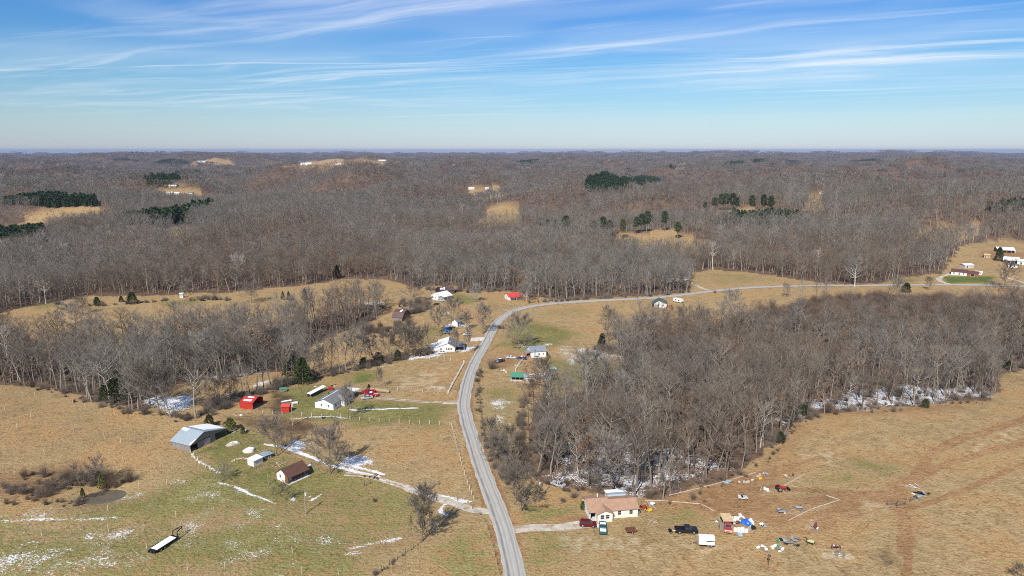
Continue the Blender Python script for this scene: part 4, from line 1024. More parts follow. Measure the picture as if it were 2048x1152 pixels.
MB().tube((x1-.15, -.12, -.2), (x1-.15, -.12, 2.4), .06, .06, 6).build('downpipe', M_TRIM, h)

# brown-roofed cabin with porch
h, L = site((577, 969), (617, 951), 'cabin', 'small white cabin with brown roof and open timber porch')
x0, x1 = -L/2, L/2
MB().extrude_x([(1.7, -.6), (6.0, -.6), (6.0, 2.4), (3.2, 4.1), (1.7, 3.2)], x0, x0+.15).build('wall', M_WHITE, h)
MB().box(x0+.15, x1, 5.85, 6.0, -.6, 2.4).build('wall', M_WHITE, h); MB().extrude_x([(1.7, -.6), (6.0, -.6), (6.0, 2.4), (3.2, 4.1), (1.7, 3.2)], x1-.15, x1).build('wall', M_WHITE, h)
MB().box(x0+.15, x1-.15, 1.7, 1.85, -.4, 3.2).build('board_wall', M_WOODBROWN, h)
MB().extrude_x([(.1, .1), (1.68, .1), (1.68, 3.1), (.1, 2.3)], x0+.02, x0+.1).build('porch_wall', M_WOODBROWN, h)
gable(h, x0, x1, -.1, 6.0, 2.25, 1.9, M_WHITE, M_BROWNROOF, over=.35, pk=.54, walls=False)
MB().box(x0-.2, x1+.2, -.5, 1.7, -.35, .08).build('porch_floor', M_CONC, h)
posts(h, np.linspace(x0+.3, x1-.2, 4), .05, 2.3, .08, M_WOODBROWN)
opening(h, 'left', x0, 4.0, 1.0, .9, 1.2); opening(h, 'front', 1.7, -1.8, .1, .95, 2.0, 'door', pm=M_TRIM); opening(h, 'front', 1.7, 1.2, .9, 1.1, 1.1)

# grey metal-roofed barn
h, L = site((381.3, 904.5), (453, 870.6), 'barn', 'grey board barn with pale metal roof in the left field', 'barn')
x0, x1 = -L/2, L/2; D = 9.0; rx = x0+5.6
MB().box(x0, x0+.15, 0, D, -1.0, 2.5).build('wall', M_WOODGREY, h)
MB().extrude_y([(x0, -1), (x1, -1), (x1, 2.7), (rx, 5.1), (x0, 2.5)], D-.15, D).build('wall', M_WOODGREY, h)
def fy(x_): return np.interp(x_, [x0, rx, x1], [2.5, 5.1, 2.7])-.02
def board(a, b, zlo, nm='board_wall', m_=M_WOODGREY, q=0.0):
    xs = sorted({a, b}|({rx} if a < rx < b else set())); MB().extrude_y([(a, zlo), (b, zlo)]+[(x_, fy(x_)) for x_ in xs[::-1]], q, q+.12).build(nm, m_, h)
board(x0+.15, x0+3.0, 2.2); board(x0+3.0, x0+5.6, -1.0); board(x0+5.6, x0+8.2, 2.6); board(x0+8.2, x0+10.4, -1.0); board(x0+10.4, x1, 2.45)
MB().box(x0+5.5, x0+8.1, -.14, -.03, -.4, 2.35).build('sliding_door', M_STONE, h); MB().box(x0+2.9, x0+8.3, -.12, -.02, 2.4, 2.52).build('door_rail', M_BLACK, h)
posts(h, (x1-.1,), 0, 2.6, .1, M_WOODGREY)
gable(h, x0, x1, 0, D, 2.5, 2.6, None, M_METAL, ridge='y', over=.4, pk=5.6/L, walls=False, h2=2.7)
sl = (5.1-2.7)/(x1-rx)
def rz_(x_): return 5.1-(x_-rx)*sl+.15
patch_snow(h, [(rx+2.2, 2.0, rz_(rx+2.2)), (x1-.4, .6, rz_(x1-.4)), (x1+.2, 5.0, rz_(x1+.2)), (x1-.3, 9.2, rz_(x1-.3)), (rx+2.0, 9.2, rz_(rx+2.0))])
def lz_(x_): return 2.5+(x_-x0)*2.6/5.6+.15
patch_snow(h, [(rx-1.3, 6.6, lz_(rx-1.3)), (rx-.1, 6.2, lz_(rx-.1)), (rx-.1, 9.2, lz_(rx-.1)), (rx-.9, 9.3, lz_(rx-.9))]); patch_snow(h, [(x0+.2, -.35, lz_(x0+.2)), (x0+2.6, -.38, lz_(x0+2.6)), (x0+.9, .5, lz_(x0+.9)), (x0-.1, .3, lz_(x0-.1))])

# small pale sheds near the barn
def lean_shed(pa, pb, nm, label, W_, h0, h1, wm, rm, snow=False, group=None):
    h, L = site(pa, pb, nm, label, 'shed', group); x0, x1 = -L/2, L/2
    MB().extrude_x([(0, -.4), (W_, -.4), (W_, h1), (0, h0)], x0, x1).build('wall', wm, h)
    MB().slab((x0-.2, -.25, h0+.09), (x1+.2, -.25, h0+.09), (x1+.2, W_+.25, h1+.11), (x0-.2, W_+.25, h1+.11), .1).build('roof', rm, h)
    opening(h, 'front', 0, L*.12, -.1, min(1.3, L*.35), 1.5, 'door', pm=wm)
    if snow: patch_snow(h, [(x0, .1, h0+.1), (x1*.8, 0, h0+.1), (x1, W_*.9, h1+.11), (x0*.7, W_, h1+.11)])
    return h
lean_shed((507.8, 933.8), (526.4, 924.8), 'pale_shed', 'pale metal shed between the two earth heaps and the cabin', 2.9, 1.9, 2.1, M_PLASTICW, M_WHITEMETAL, True)
lean_shed((529.8, 920.5), (545, 914.5), 'low_grey_shed', 'low grey shed beside the trunk of the bare tree', 2.6, 1.4, 1.6, M_GREYROOF, M_METAL)

# white house with grey roof and carport in the middle field
h, L = site((667, 820.4), (706.5, 797), 'farm_house', 'white house with grey roof and snow along the ridge in middle field')
x0, x1 = -L/2, L/2
gable(h, x0, x1, 0, 8.4, 2.7, 1.5, M_WHITE, M_GREYROOF)
gable(h, x0+.35*L, x0+.62*L, -1.9, 4.1, 2.5, 1.3, M_WHITE, M_GREYROOF, ridge='y', over=.3, name='gable_wall')
for c_ in (-.38*L, -.24*L, .22*L, .38*L): opening(h, 'front', 0, c_, .9, 1.1, 1.3)
opening(h, 'front', -1.9, -.015*L, .1, 1.0, 2.0, 'door', pm=M_WOODBROWN)
opening(h, 'left', x0, 2.2, 1.0, .8, 1.1); opening(h, 'left', x0, 5.4, 1.0, .8, 1.1)
patch_snow(h, [(x0+.2, 4.4, 4.22), (x1*.5, 4.35, 4.24), (x1*.55, 5.3, 3.9), (x0*.2, 5.0, 4.0), (x0, 5.6, 3.8)])
MB().tube((x0+.45*L, 6.2, 3.0), (x0+.45*L, 6.2, 4.6), .15, .15, 8).build('vent_pipe', M_DARK, h)
MB().slab((x1+.3, .2, 2.5), (x1+5.2, -.6, 2.4), (x1+5.2, 5.6, 2.5), (x1+.3, 5.6, 2.7), .12).build('carport_roof', M_WHITEMETAL, h)
for q in ((x1+4.9, -.2), (x1+4.9, 5.2), (x1+.9, .5)): MB().tube((q[0], q[1], -.4), (q[0], q[1], 2.4), .06, .06, 6).build('post', M_TRIM, h)

# red sheds
h, L = site((480, 816.4), (506, 819.6), 'red_carport', 'red metal open-ended shed with snow strips on its roof', 'shed')
gable(h, -L/2, L/2, 0, 7.4, 2.5, 1.2, M_REDPAINT, M_REDPAINT, open_end=['right'], over=.15)
patch_snow(h, [(-L*.30, .9, 2.93), (L*.28, .9, 2.93), (L*.30, 1.9, 3.26), (-L*.34, 1.9, 3.26)]); patch_snow(h, [(-L*.2, 3.0, 3.61), (L*.3, 3.0, 3.61), (L*.3, 3.55, 3.79), (-L*.2, 3.55, 3.79)])
h, L = site((563, 824.5), (578.4, 825.3), 'red_shed', 'small bright red shed beside the tall pole and fence', 'shed')
gable(h, -L/2, L/2, 0, 2.6, 2.3, .75, M_REDPAINT, M_REDROOF, over=.25); opening(h, 'front', 0, .1, 0, .95, 1.8, 'door', M_REDROOF, M_REDPAINT)
# long snow-topped shelter
h, L = site((622, 796), (653, 781.5), 'long_shelter', 'long low lean-to with snow-covered roof behind white house', 'shelter')
MB().slab((-L/2, 0, 1.7), (L/2, 0, 1.7), (L/2, 2.0, 1.95), (-L/2, 2.0, 1.95), .1).build('roof', M_WHITEMETAL, h); patch_snow(h, [(-L/2, .0, 1.72), (L/2, .0, 1.72), (L/2, 1.95, 1.96), (-L/2, 1.95, 1.96)], t=.08)
MB().box(-L/2+.1, L/2-.1, 1.85, 1.95, -.3, 1.8).build('wall', M_WOODGREY, h); posts(h, np.linspace(-L/2+.1, L/2-.1, 6), .1, 1.65, .06, M_POST)
for px, nm, lab, mt, sz in (((661, 780), 'red_box', 'small red box on legs behind the white house', M_REDPAINT, (.8, .8, 1.1)), ((566, 783), 'green_hutch', 'small green-roofed hutch by the hedgerow', M_GREENROOF, (1.3, 1.1, 1.3)), ((589, 808), 'snowy_box', 'flat white-topped box beside the tall pole', M_PLASTICW, (1.2, .7, .5)), ((573, 804), 'feed_trough', 'long narrow white-topped trough behind the red shed', M_SNOW, (1.9, .35, .4))):
    q = P1(*px); o = thing(nm, lab, 'box', q, .5); a, b_, c_ = sz
    MB().box(-a, a, -b_, b_, .25, c_).build('body', mt if nm != 'green_hutch' else M_WOODGREY, o); MB().slab((-a-.1, -b_-.1, c_+.12), (a+.1, -b_-.1, c_+.12), (a+.1, b_+.1, c_+.2), (-a-.1, b_+.1, c_+.2), .08).build('lid', mt, o)
    for sx in (-1, 1):
        for sy in (-1, 1): MB().tube((sx*a*.85, sy*b_*.85, -.2), (sx*a*.85, sy*b_*.85, .3), .05, .05, 4).build('leg', M_POST, o)

# white house by the road with white and grey roof
h, L = site((874, 704), (910, 703), 'roadside_house', 'white roadside house with half white metal and half grey roof')
x0, x1 = -L/2, L/2
gable(h, x0, x1, 0, 12.5, 2.7, 1.9, M_WHITE, M_WHITEMETAL, ridge='y', rm2=M_GREYROOF, over=.4, pk=.62)
MB().extrude_y([(x0-3.2, -.5), (x0-.02, -.5), (x0-.02, 2.5), (x0-3.2, 2.0)], 1.5, 8.5).build('lean_to_wall', M_WHITE, h)
MB().slab((x0-3.6, 1.1, 2.1), (x0-.05, 1.1, 2.68), (x0-.05, 8.9, 2.68), (x0-3.6, 8.9, 2.1), .1).build('lean_to_roof', M_WHITEMETAL, h)
for c_ in (.4, 1.25, 2.1, 2.95): opening(h, 'front', 0, c_, .9, .7, 1.2)
opening(h, 'front', 0, -2.6, .9, .9, 1.1)
MB().slab((x1+.3, 1.0, 2.5), (x1+5.0, 1.0, 2.1), (x1+5.0, 11.5, 2.1), (x1+.3, 11.5, 2.5), .1).build('porch_roof', M_GREYROOF, h)
posts(h, (x1+4.7,), 1.3, 2.1, .08); posts(h, (x1+4.7,), 6.0, 2.1, .08); posts(h, (x1+4.7,), 11.0, 2.1, .08); MB().box(x1+.05, x1+4.9, 1.0, 11.4, -.4, .15).build('porch_floor', M_CONC, h)
for q in ((1.2, 4.0), (2.6, 8.0)): patch_snow(h, [(q[0], q[1], 2.7+1.9-(q[0]-(x0+L*.62))*1.9/(L*.38)+.15), (q[0]+.9, q[1], 2.7+1.9-(q[0]+.9-(x0+L*.62))*1.9/(L*.38)+.15), (q[0]+.9, q[1]+.9, 2.7+1.9-(q[0]+.9-(x0+L*.62))*1.9/(L*.38)+.15)])
MB().tube((x1-1.2, 7.5, 3.0), (x1-1.2, 7.5, 5.0), .2, .2, 6).build('chimney', M_REDBRICK, h)
c1 = P([941, 970, 968, 942], [683, 681.5, 674.5, 676]); MB().add([(p[0], p[1], p[2]+.10) for p in c1]+[(p[0], p[1], p[2]-.3) for p in c1], [(0, 1, 2, 3), (0, 4, 5, 1), (1, 5, 6, 2), (2, 6, 7, 3), (3, 7, 4, 0)]).build('path', M_CONC)['kind'] = 'structure'
# sheds behind it
h, L = site((915.4, 653.5), (924, 649.8), 'blue_shed', 'small shed with white gable, blue side and grey roof', 'shed')
gable(h, -L/2, L/2, 0, 4.2, 2.5, 1.4, material('blue_boards', (.16, .24, .42), .7, 0, .15), M_GREYROOF, over=.25)
MB().extrude_x([(.02, -.4), (4.18, -.4), (4.18, 2.5), (2.1, 3.88), (.02, 2.5)], -L/2-.06, -L/2-.004).build('gable_wall', M_WHITE, h); opening(h, 'front', 0, 0, .1, .9, 1.9, 'door', pm=M_TRIM)
h, L = site((896, 661.5), (909, 656.5), 'blue_lean_to', 'open blue lean-to with pale roof below the blue shed', 'shed')
MB().slab((-L/2, 0, 2.0), (L/2, 0, 2.0), (L/2, 2.8, 2.3), (-L/2, 2.8, 2.3), .1).build('roof', M_WHITEMETAL, h); MB().box(-L/2, -L/2+1.6, .1, 2.6, -.3, 1.9).build('wall', material('bright_blue_boards', (.03, .16, .5), .6, 0, .15), h); posts(h, (L/2-.1, 0), .1, 1.95, .07, M_POSTDARK); MB().box(-L/2+1.6, L/2, 2.5, 2.6, -.3, 2.1).build('wall', M_WOODBROWN, h)
# gambrel barn
h, L = site((785, 641.5), (804, 644), 'old_barn', 'old barn with dark brown gambrel roof in the brush', 'barn'); x0, x1 = -L/2, L/2
MB().extrude_x([(0, -1), (9.5, -1), (9.5, 2.8), (7.6, 5.2), (4.75, 6.4), (1.9, 5.2), (0, 2.8)], x0, x0+.1).build('wall', M_WOODGREY, h); MB().box(x0, x1, 0, .12, -1, 2.8).build('wall', M_WOODGREY, h); MB().box(x0, x1, 9.38, 9.5, -1, 2.8).build('wall', M_WOODGREY, h)
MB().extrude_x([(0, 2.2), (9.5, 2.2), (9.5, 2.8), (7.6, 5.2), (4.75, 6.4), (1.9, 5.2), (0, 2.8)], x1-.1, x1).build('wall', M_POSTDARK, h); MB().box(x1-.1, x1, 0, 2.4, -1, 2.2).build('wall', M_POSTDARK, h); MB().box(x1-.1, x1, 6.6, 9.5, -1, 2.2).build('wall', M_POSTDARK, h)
for a, b_ in (((-.4, 2.4), (1.9, 5.3)), ((1.9, 5.3), (4.75, 6.5)), ((4.75, 6.5), (7.6, 5.3)), ((7.6, 5.3), (9.9, 2.4))): MB().slab((x0-.4, a[0], a[1]), (x1+.6, a[0], a[1]), (x1+.6, b_[0]-.003, b_[1]), (x0-.4, b_[0]-.003, b_[1]), .1).build('roof', M_BROWNMETAL, h)
patch_snow(h, [(.2, 2.6, 5.62), (1.6, 2.5, 5.58), (1.8, 4.4, 6.36), (.6, 4.6, 6.44)])
# upper white house and dark barn behind
h, L = site((877.6, 601), (902, 595), 'hilltop_house', 'white house with white metal roof beside the dark barn'); x0, x1 = -L/2, L/2
gable(h, x0, x1, 0, 8.5, 2.7, 1.7, M_WHITE, M_WHITEMETAL, over=.3); opening(h, 'left', x0, 3, 1, .9, 1.2); opening(h, 'left', x0, 6, 1, .9, 1.2)
MB().slab((x0+2.5, -2.4, 2.1), (x1, -2.4, 2.1), (x1, -.3, 2.6), (x0+2.5, -.3, 2.6), .1).build('porch_roof', M_WHITEMETAL, h); posts(h, (x0+2.7, 0, x1-.2), -2.2, 2.0); opening(h, 'front', 0, 0, .1, 1, 2, 'door', pm=M_WOODBROWN); opening(h, 'front', 0, 3, .9, 1.1, 1.2)
h, L = site((879, 590), (909, 587), 'dark_barn', 'low dark weathered barn behind the hilltop white house', 'barn')
gable(h, -L/2, L/2, 0, 8, 2.6, 2.2, M_POSTDARK, M_BROWNMETAL, over=.4, open_end=['right']); patch_snow(h, [(-L*.42, 1.0, 3.35), (-L*.1, 1.0, 3.35), (-L*.05, 3.2, 4.6), (-L*.4, 2.8, 4.35)])
# red-roofed house
h, L = site((1017, 600.6), (1044, 598.4), 'red_roofed_house', 'small white house with bright red roof at the wood edge'); x0, x1 = -L/2, L/2
gable(h, x0, x1, 0, 7.5, 2.6, 1.6, M_WHITE, M_REDROOF, over=.3); MB().slab((x0+.3, -2.2, 2.15), (x1, -2.2, 2.15), (x1, -.32, 2.55), (x0+.3, -.32, 2.55), .1).build('porch_roof', M_REDROOF, h); posts(h, (x0+.5, 0, x1-.2), -2.0, 2.05)
opening(h, 'front', 0, -2.4, .9, 1, 1.2); opening(h, 'front', 0, .3, .1, .95, 2, 'door', pm=M_WOODBROWN); opening(h, 'front', 0, 2.8, .9, 1, 1.2); opening(h, 'left', x0, 3.5, 1, .9, 1.1)
# dark-roofed white house by the cross road
h, L = site((1303.5, 614.2), (1333, 615.8), 'dark_roofed_house', 'white house with dark green-grey roof and red deck by the road'); x0, x1 = -L/2, L/2
gable(h, x0+1.5, x1, 0, 9, 2.7, 2.0, M_WHITE, M_DARKROOF, ridge='y', over=.4, pk=.35); MB().slab((x0-.3, -.2, 2.2), (x0+1.4, -.2, 2.9), (x0+1.4, 8, 2.9), (x0-.3, 8, 2.2), .1).build('porch_roof', M_DARKROOF, h); posts(h, (x0,), .1, 2.2); MB().box(x0, x0+1.4, .6, 8, -.5, 1.9).build('porch_wall', M_DARK, h)  # black block under the porch roof: porch shade put into its colour
opening(h, 'front', 0, -.6, .9, 1, 1.2); opening(h, 'front', 0, 2.6, .9, 1, 1.2)
MB().box(x1+.05, x1+3.4, .2, 4.5, .1, .5).build('deck', material('red_stain', (.42, .10, .06), .7), h); MB().box(x1+.05, x1+3.4, .15, .2, .5, 1.2).build('deck_rail', material('red_stain', ()), h); posts(h, (x1+.3, x1+3.2), .3, 1.2, .06, M_POSTDARK); MB().box(x1+2.9, x1+3.4, 1, 3, .5, 1.5).build('deck_bench', M_BLACK, h)
# grey-roofed white house inside the curve
h, L = site((1062, 714.8), (1092.4, 713), 'grey_roofed_house', 'white house with blue-grey roof and porch inside the road curve'); x0, x1 = -L/2, L/2
gable(h, x0, x1, 0, 7.6, 2.9, 1.8, M_WHITE, M_BLUEGREY, over=.3); MB().slab((x0-2.4, .3, 2.1), (x0-.02, .3, 2.75), (x0-.02, 5.0, 2.75), (x0-2.4, 5.0, 2.1), .1).build('porch_roof', M_BLUEGREY, h); posts(h, (x0-2.2,), .5, 2.1, .09, M_REDBRICK); posts(h, (x0-2.2,), 4.6, 2.1, .09, M_REDBRICK); MB().box(x0-2.4, x0-.02, .4, 4.9, -.4, .6).build('porch_wall', M_REDBRICK, h)
MB().tube((-2.0, -.15, 0), (-2.0, -.15, 4.4), .16, .16, 8).build('stove_pipe', M_BLUEGREY, h); opening(h, 'front', 0, .2, 1.0, .9, 1.1); opening(h, 'front', 0, 2.4, 1.0, .7, 1.1); MB().box(x1+.02, x1+.5, .5, 4, -.4, 2.0).build('storage_box', M_DARK, h)
# green-roofed shed and snowy mobile home
h, L = site((1021, 762), (1049, 763), 'green_roofed_shed', 'open-fronted shed with green metal roof', 'shed'); x0, x1 = -L/2, L/2
MB().slab((x0-.3, -.4, 2.0), (x1+.2, -.4, 2.0), (x1+.2, 4.2, 2.9), (x0-.3, 4.2, 2.9), .1).build('roof', M_GREENROOF, h); MB().box(x0, x1, 4.0, 4.12, -.6, 2.75).build('wall', M_WOODGREY, h); posts(h, np.linspace(x0, x1, 4), 0, 1.95, .08, M_POST); MB().box(x0, x1, 0, .1, -.6, .7).build('rail', M_POST, h)
h, L = site((1049.5, 765), (1101, 762), 'mobile_home', 'dilapidated mobile home with snow-streaked grey roof under dark tree', 'mobile home'); x0, x1 = -L/2, L/2
gable(h, x0, x1, 0, 4.6, 2.5, .5, M_POST, M_METAL, over=.25); patch_snow(h, [(0, .1, 2.68), (x1, 0, 2.68), (x1, 2.2, 3.13), (1.0, 2.2, 3.13)]); patch_snow(h, [(x0+2.0, 1.2, 2.92), (-.5, 1.4, 2.96), (-.6, 2.2, 3.12), (x0+2.5, 2.2, 3.12)])
for c_ in (-.36*L, -.1*L, .3*L): opening(h, 'front', 0, c_, 1.0, 1.1, .9)
opening(h, 'front', 0, .1*L, .2, .9, 1.9, 'door', pm=M_WOODBROWN); MB().box(x0+.4, x0+3.6, -2.2, -.02, -.5, .5).build('porch', M_POST, h)
# houses on the right, up the hill
h, L = site((1902, 549.5), (1934, 551.8), 'brown_roofed_house', 'white house with brown roof above the green lawn'); x0, x1 = -L/2, L/2
gable(h, x0, x1, 0, 8.5, 2.7, 1.7, M_WHITE, M_BROWNROOF, over=.4); gable(h, x1+.05, x1+7.5, -1, 5.5, 2.6, 1.4, M_REDBRICK, M_BROWNROOF, over=.3, name='wing_wall')
for c_ in (-3.5, 3.0): opening(h, 'front', 0, c_, .9, 1.2, 1.2)
opening(h, 'front', 0, 0, .1, 1, 2, 'door', pm=M_WOODBROWN); opening(h, 'front', -1, x1+3.5, .2, 2.6, 2.0, 'door', pm=M_DARK); MB().box(x0-2.4, x0-.05, .3, 3, -.4, .3).build('porch', M_CONC, h); posts(h, (x0-2.2,), .4, 2.3)
for pa, pb, nm, lab, W_, hh, wm, rm in [((1929, 537), (1947, 536), 'white_roofed_carport', 'white-roofed carport behind the brown-roofed house', 6, 2.5, M_POST, M_WHITEMETAL), ((1951, 549), (1964, 549.5), 'white_tarp_shed', 'low white shed beside the brick wing', 4, 1.9, M_WHITE, M_WHITEMETAL),
  ((1968, 515), (1980, 515.5), 'tan_shed', 'plain tan shed standing alone on the slope', 4.5, 2.4, M_WOODPALE, M_WOODPALE), ((1994, 504), (2028, 506), 'wood_shed', 'white-roofed open shed full of stacked red wood', 8, 3.2, M_WOODBROWN, M_WHITEMETAL),
  ((2006, 524), (2037, 525.5), 'porch_house', 'wide low house with pale roof and deep dark porch', 9, 2.6, M_WOODBROWN, M_WHITEMETAL), ((2034, 529), (2062, 530), 'metal_garage', 'pale metal garage cut by the right edge', 7, 2.8, M_WHITE, M_WHITEMETAL), ((2016, 535), (2034, 536), 'dark_roofed_garage', 'little white garage with dark roof below the porch house', 5, 2.3, M_WHITE, M_GREYROOF)]:
    h, L = site(pa, pb, nm, lab, 'shed' if 'house' not in nm else 'house'); gable(h, -L/2, L/2, 0, W_, hh, W_*.17, wm, rm, over=.4, open_end=['right'] if 'carport' in nm else None)
    opening(h, 'front', 0, -L*.22, .0, 1.2 if L > 5 else .9, 2.0 if hh > 2.2 else 1.5, 'door', pm=M_DARK); opening(h, 'front', 0, L*.22, .8, 1.0, 1.0)
    if nm in ('porch_house', 'wood_shed'): MB().slab((-L/2-.3, -3, hh-.7), (L/2+.3, -3, hh-.7), (L/2+.3, -.42, hh-.12), (-L/2-.3, -.42, hh-.12), .1).build('porch_roof', rm, h); posts(h, np.linspace(-L/2, L/2, 5), -2.8, hh-.7, .08)
# far farms, a few pixels each
FARB = [((943, 378.5), 'long pale farm roof far off in the woods', 15, 9, M_WHITEMETAL), ((974, 378.5), 'smaller pale roof right of the far farm', 9, 7, M_WHITEMETAL), ((338, 388.5), 'white-roofed far house, first of a row at left', 13, 9, M_WHITEMETAL), ((353, 389), 'white-roofed far house, second of a row at left', 11, 8, M_WHITEMETAL), ((380, 388), 'grey-roofed far house at the end of the row', 10, 8, M_GREYROOF),
        ((1042, 488), 'house with snow-covered roof half hidden in woods', 11, 8, M_SNOW), ((345, 372), 'pale far roof among woods below dark pine strip', 16, 9, M_GREYROOF), ((1652, 388), 'tiny white roof right of the bare clearing', 14, 10, M_WHITEMETAL), ((505, 330), 'tan far warehouse on the plateau', 60, 35, M_WOODPALE), ((530, 330.5), 'white far warehouse beside the tan one', 30, 20, M_WHITEMETAL), ((612, 329.5), 'white far barn on the pale plateau field', 45, 20, M_WHITEMETAL), ((675, 329.5), 'pinkish white far barn on the plateau field', 50, 22, M_WHITEMETAL), ((765, 322), 'white far farm at the plateau crest', 60, 25, M_WHITEMETAL), ((402, 325), 'white far buildings left of the plateau', 55, 30, M_WHITEMETAL), ((830, 327), 'long low far shed at the right of plateau', 50, 20, M_WHITEMETAL), ((363, 596), 'small white deer stand hut at the field edge', 2.2, 2.0, M_WHITE)]
for px, lab, L, W_, rm in FARB:
    q = P1(*px); h = thing('farm_building', lab, 'building', q, .12); hh = 3.0 if L < 20 else 5.0
    gable(h, -L/2, L/2, 0, W_, hh, W_*.2, M_WHITE, rm, over=.4)
    opening(h, 'front', 0, -L*.25, .9, L*.09, 1.3); opening(h, 'front', 0, L*.22, .1, L*.1, 2.0, 'door', pm=M_DARK)
# ------------------------------------------------------------------ vehicles
def paint(name, col): return material(name, col, .32, .25, .04, 1, .5, coat=.6)
def wheel(th, x_, y_, r, w=.22):
    t = MB().tube((x_, y_-w/2, r), (x_, y_+w/2, r), r, r, 14).build('wheel', M_TYRE, th)
    s = -1 if y_ < 0 else 1
    MB().tube((x_, y_+s*(w/2+.002), r), (x_, y_+s*(w/2+.02), r), r*.62, r*.55, 10).build('rim', M_RIM, t); return t
def car(pr, pf, kind, mt, label, snow=False, sc=1.0, cat='car', nm=None, group=None):
    """a car with its tail over pixel pr and its nose over pixel pf"""
    a = P1(*pr); b = P1(*pf); yaw = math.atan2(b[1]-a[1], b[0]-a[0]); m_ = (a+b)/2; m_[2] = T(m_[0], m_[1])+.02
    th = thing(nm or {'sedan': 'parked_car', 'suv': 'parked_suv', 'pickup': 'pickup_truck'}[kind], label, cat, m_, yaw, group); th.scale = (sc,)*3
    if kind == 'sedan': Lh, w, wb, r = 2.35, .9, 1.38, .33; prof = [(-2.3, .32), (2.3, .32), (2.36, .62), (2.2, .78), (.95, .92), (-1.65, .95), (-2.28, .9), (-2.36, .6)]; cab = [(1.05, .90), (.35, 1.40), (-.75, 1.43), (-1.55, .93)]
    elif kind == 'suv': Lh, w, wb, r = 2.35, .93, 1.4, .37; prof = [(-2.25, .36), (2.3, .36), (2.35, .72), (2.2, .95), (1.15, 1.08), (-2.25, 1.08), (-2.33, .7)]; cab = [(1.2, 1.06), (.5, 1.68), (-1.95, 1.74), (-2.28, 1.06)]
    else: Lh, w, wb, r = 2.8, .98, 1.75, .40; prof = [(-.45, .42), (2.75, .42), (2.8, .85), (2.65, 1.08), (1.4, 1.16), (-.45, 1.16)]; cab = [(1.45, 1.14), (.8, 1.78), (-.35, 1.80), (-.5, 1.14)]
    body = MB().extrude_y(prof, -w, w)
    if kind == 'pickup':
        body.box(-2.8, -.45, -w, -w+.09, .42, 1.16).box(-2.8, -.45, w-.09, w, .42, 1.16).box(-2.8, -2.71, -w+.09, w-.09, .42, 1.14).box(-2.71, -.45, -w+.09, w-.09, .42, .62)
    bo = body.build('body', mt, th)
    k = .16; ca = MB(); n = 4
    ca.add([(x_, (-1)*(w-.04-(k if z_ > 1.2 else 0)), z_) for x_, z_ in cab]+[(x_, (w-.04-(k if z_ > 1.2 else 0)), z_) for x_, z_ in cab], [(0, 1, 2, 3), (7, 6, 5, 4), (0, 4, 5, 1), (1, 5, 6, 2), (2, 6, 7, 3)])
    cb = ca.build('cabin', mt, th)
    (xa, za), (xb, zb), (xc, zc), (xd, zd) = cab; wi, wo = w-.04-k, w-.04
    def pane(q):
        q = [np.array(p, float) for p in q]; c_ = sum(q)/4; nrm = np.cross(q[1]-q[0], q[3]-q[0]); nrm /= np.linalg.norm(nrm)
        if nrm @ (c_-np.array([0, 0, 1.0])) < 0: nrm = -nrm
        MB().add([c_+(p-c_)*.84+nrm*.012 for p in q], [(0, 1, 2, 3)]).build('window', M_GLASS, cb)
    pane([(xa, -wo, za), (xa, wo, za), (xb, wi, zb), (xb, -wi, zb)]); pane([(xd, wo, zd), (xd, -wo, zd), (xc, -wi, zc), (xc, wi, zc)])
    xm = (xa+xd)/2; xt = (xb+xc)/2
    for s in (-1, 1):
        pane([(xa, s*wo, za), (xm+.03, s*wo, za), (xt+.03, s*wi, zb), (xb, s*wi, zb)]); pane([(xm-.03, s*wo, za), (xd, s*wo, zd), (xc, s*wi, zc), (xt-.03, s*wi, zc)])
        wheel(th, wb, s*(w-.08), r); wheel(th, -wb, s*(w-.08), r)
        MB().box(Lh-.06, Lh+.015, s*(w-.28)-.16, s*(w-.28)+.16, .62, .78).build('headlight', M_LIGHT, th); MB().box(-Lh-.02, -Lh+.05, s*(w-.2)-.1, s*(w-.2)+.1, .72, .92).build('tail_light', M_TAIL, th)
    MB().box(Lh-.02, Lh+.05, -w+.1, w-.1, .40, .55).build('bumper', M_CHROME if kind == 'pickup' else mt, th)
    if snow: MB().add([(xb-.1, -wi, zb+.03), (xb-.1, wi, zb+.03), (xc, wi, zc+.06), (xc, -wi, zc+.06)], [(0, 1, 2, 3)]).build('snow', M_SNOW, th)
    if kind == 'pickup' and snow: MB().box(-2.65, -.55, -w+.12, w-.12, .63, .74).build('bed_snow', M_SNOW, th)
    return th
SILVER = paint('silver_paint', (.50, .52, .55)); MAROON = paint('maroon_paint', (.14, .008, .016)); TEAL = paint('teal_paint', (.008, .13, .16)); BLACKP = paint('black_paint', (.012, .014, .022)); WHITEP = paint('white_paint', (.74, .74, .74)); REDP = paint('red_paint', (.42, .012, .02)); NAVY = paint('navy_paint', (.02, .03, .09)); REDOLD = paint('faded_red_paint', (.40, .06, .05)); BLUEP = paint('light_blue_paint', (.25, .38, .55))
car((1159, 1051), (1193, 1053), 'suv', MAROON, 'maroon parked estate car at the end of gravel drive')
car((1206, 1070), (1205, 1050), 'pickup', TEAL, 'teal pickup with snow in its bed facing the house', True, cat='pickup')
car((1352, 1064), (1392, 1065), 'pickup', BLACKP, 'black crew-cab pickup parked on the yard grass', False, 1.08, cat='pickup')
car((1129, 976), (1104, 967), 'sedan', SILVER, 'silver car parked under trees beside the wood pole')
car((745, 796), (723, 799), 'sedan', SILVER, 'silver car parked beside two red pickups')
car((757, 792), (729, 793), 'pickup', REDP, 'red pickup parked beside the silver car', True, cat='pickup')
car((748, 785.5), (726, 787), 'pickup', REDP, 'red pickup parked farther back, nearest the hay bales', cat='pickup')
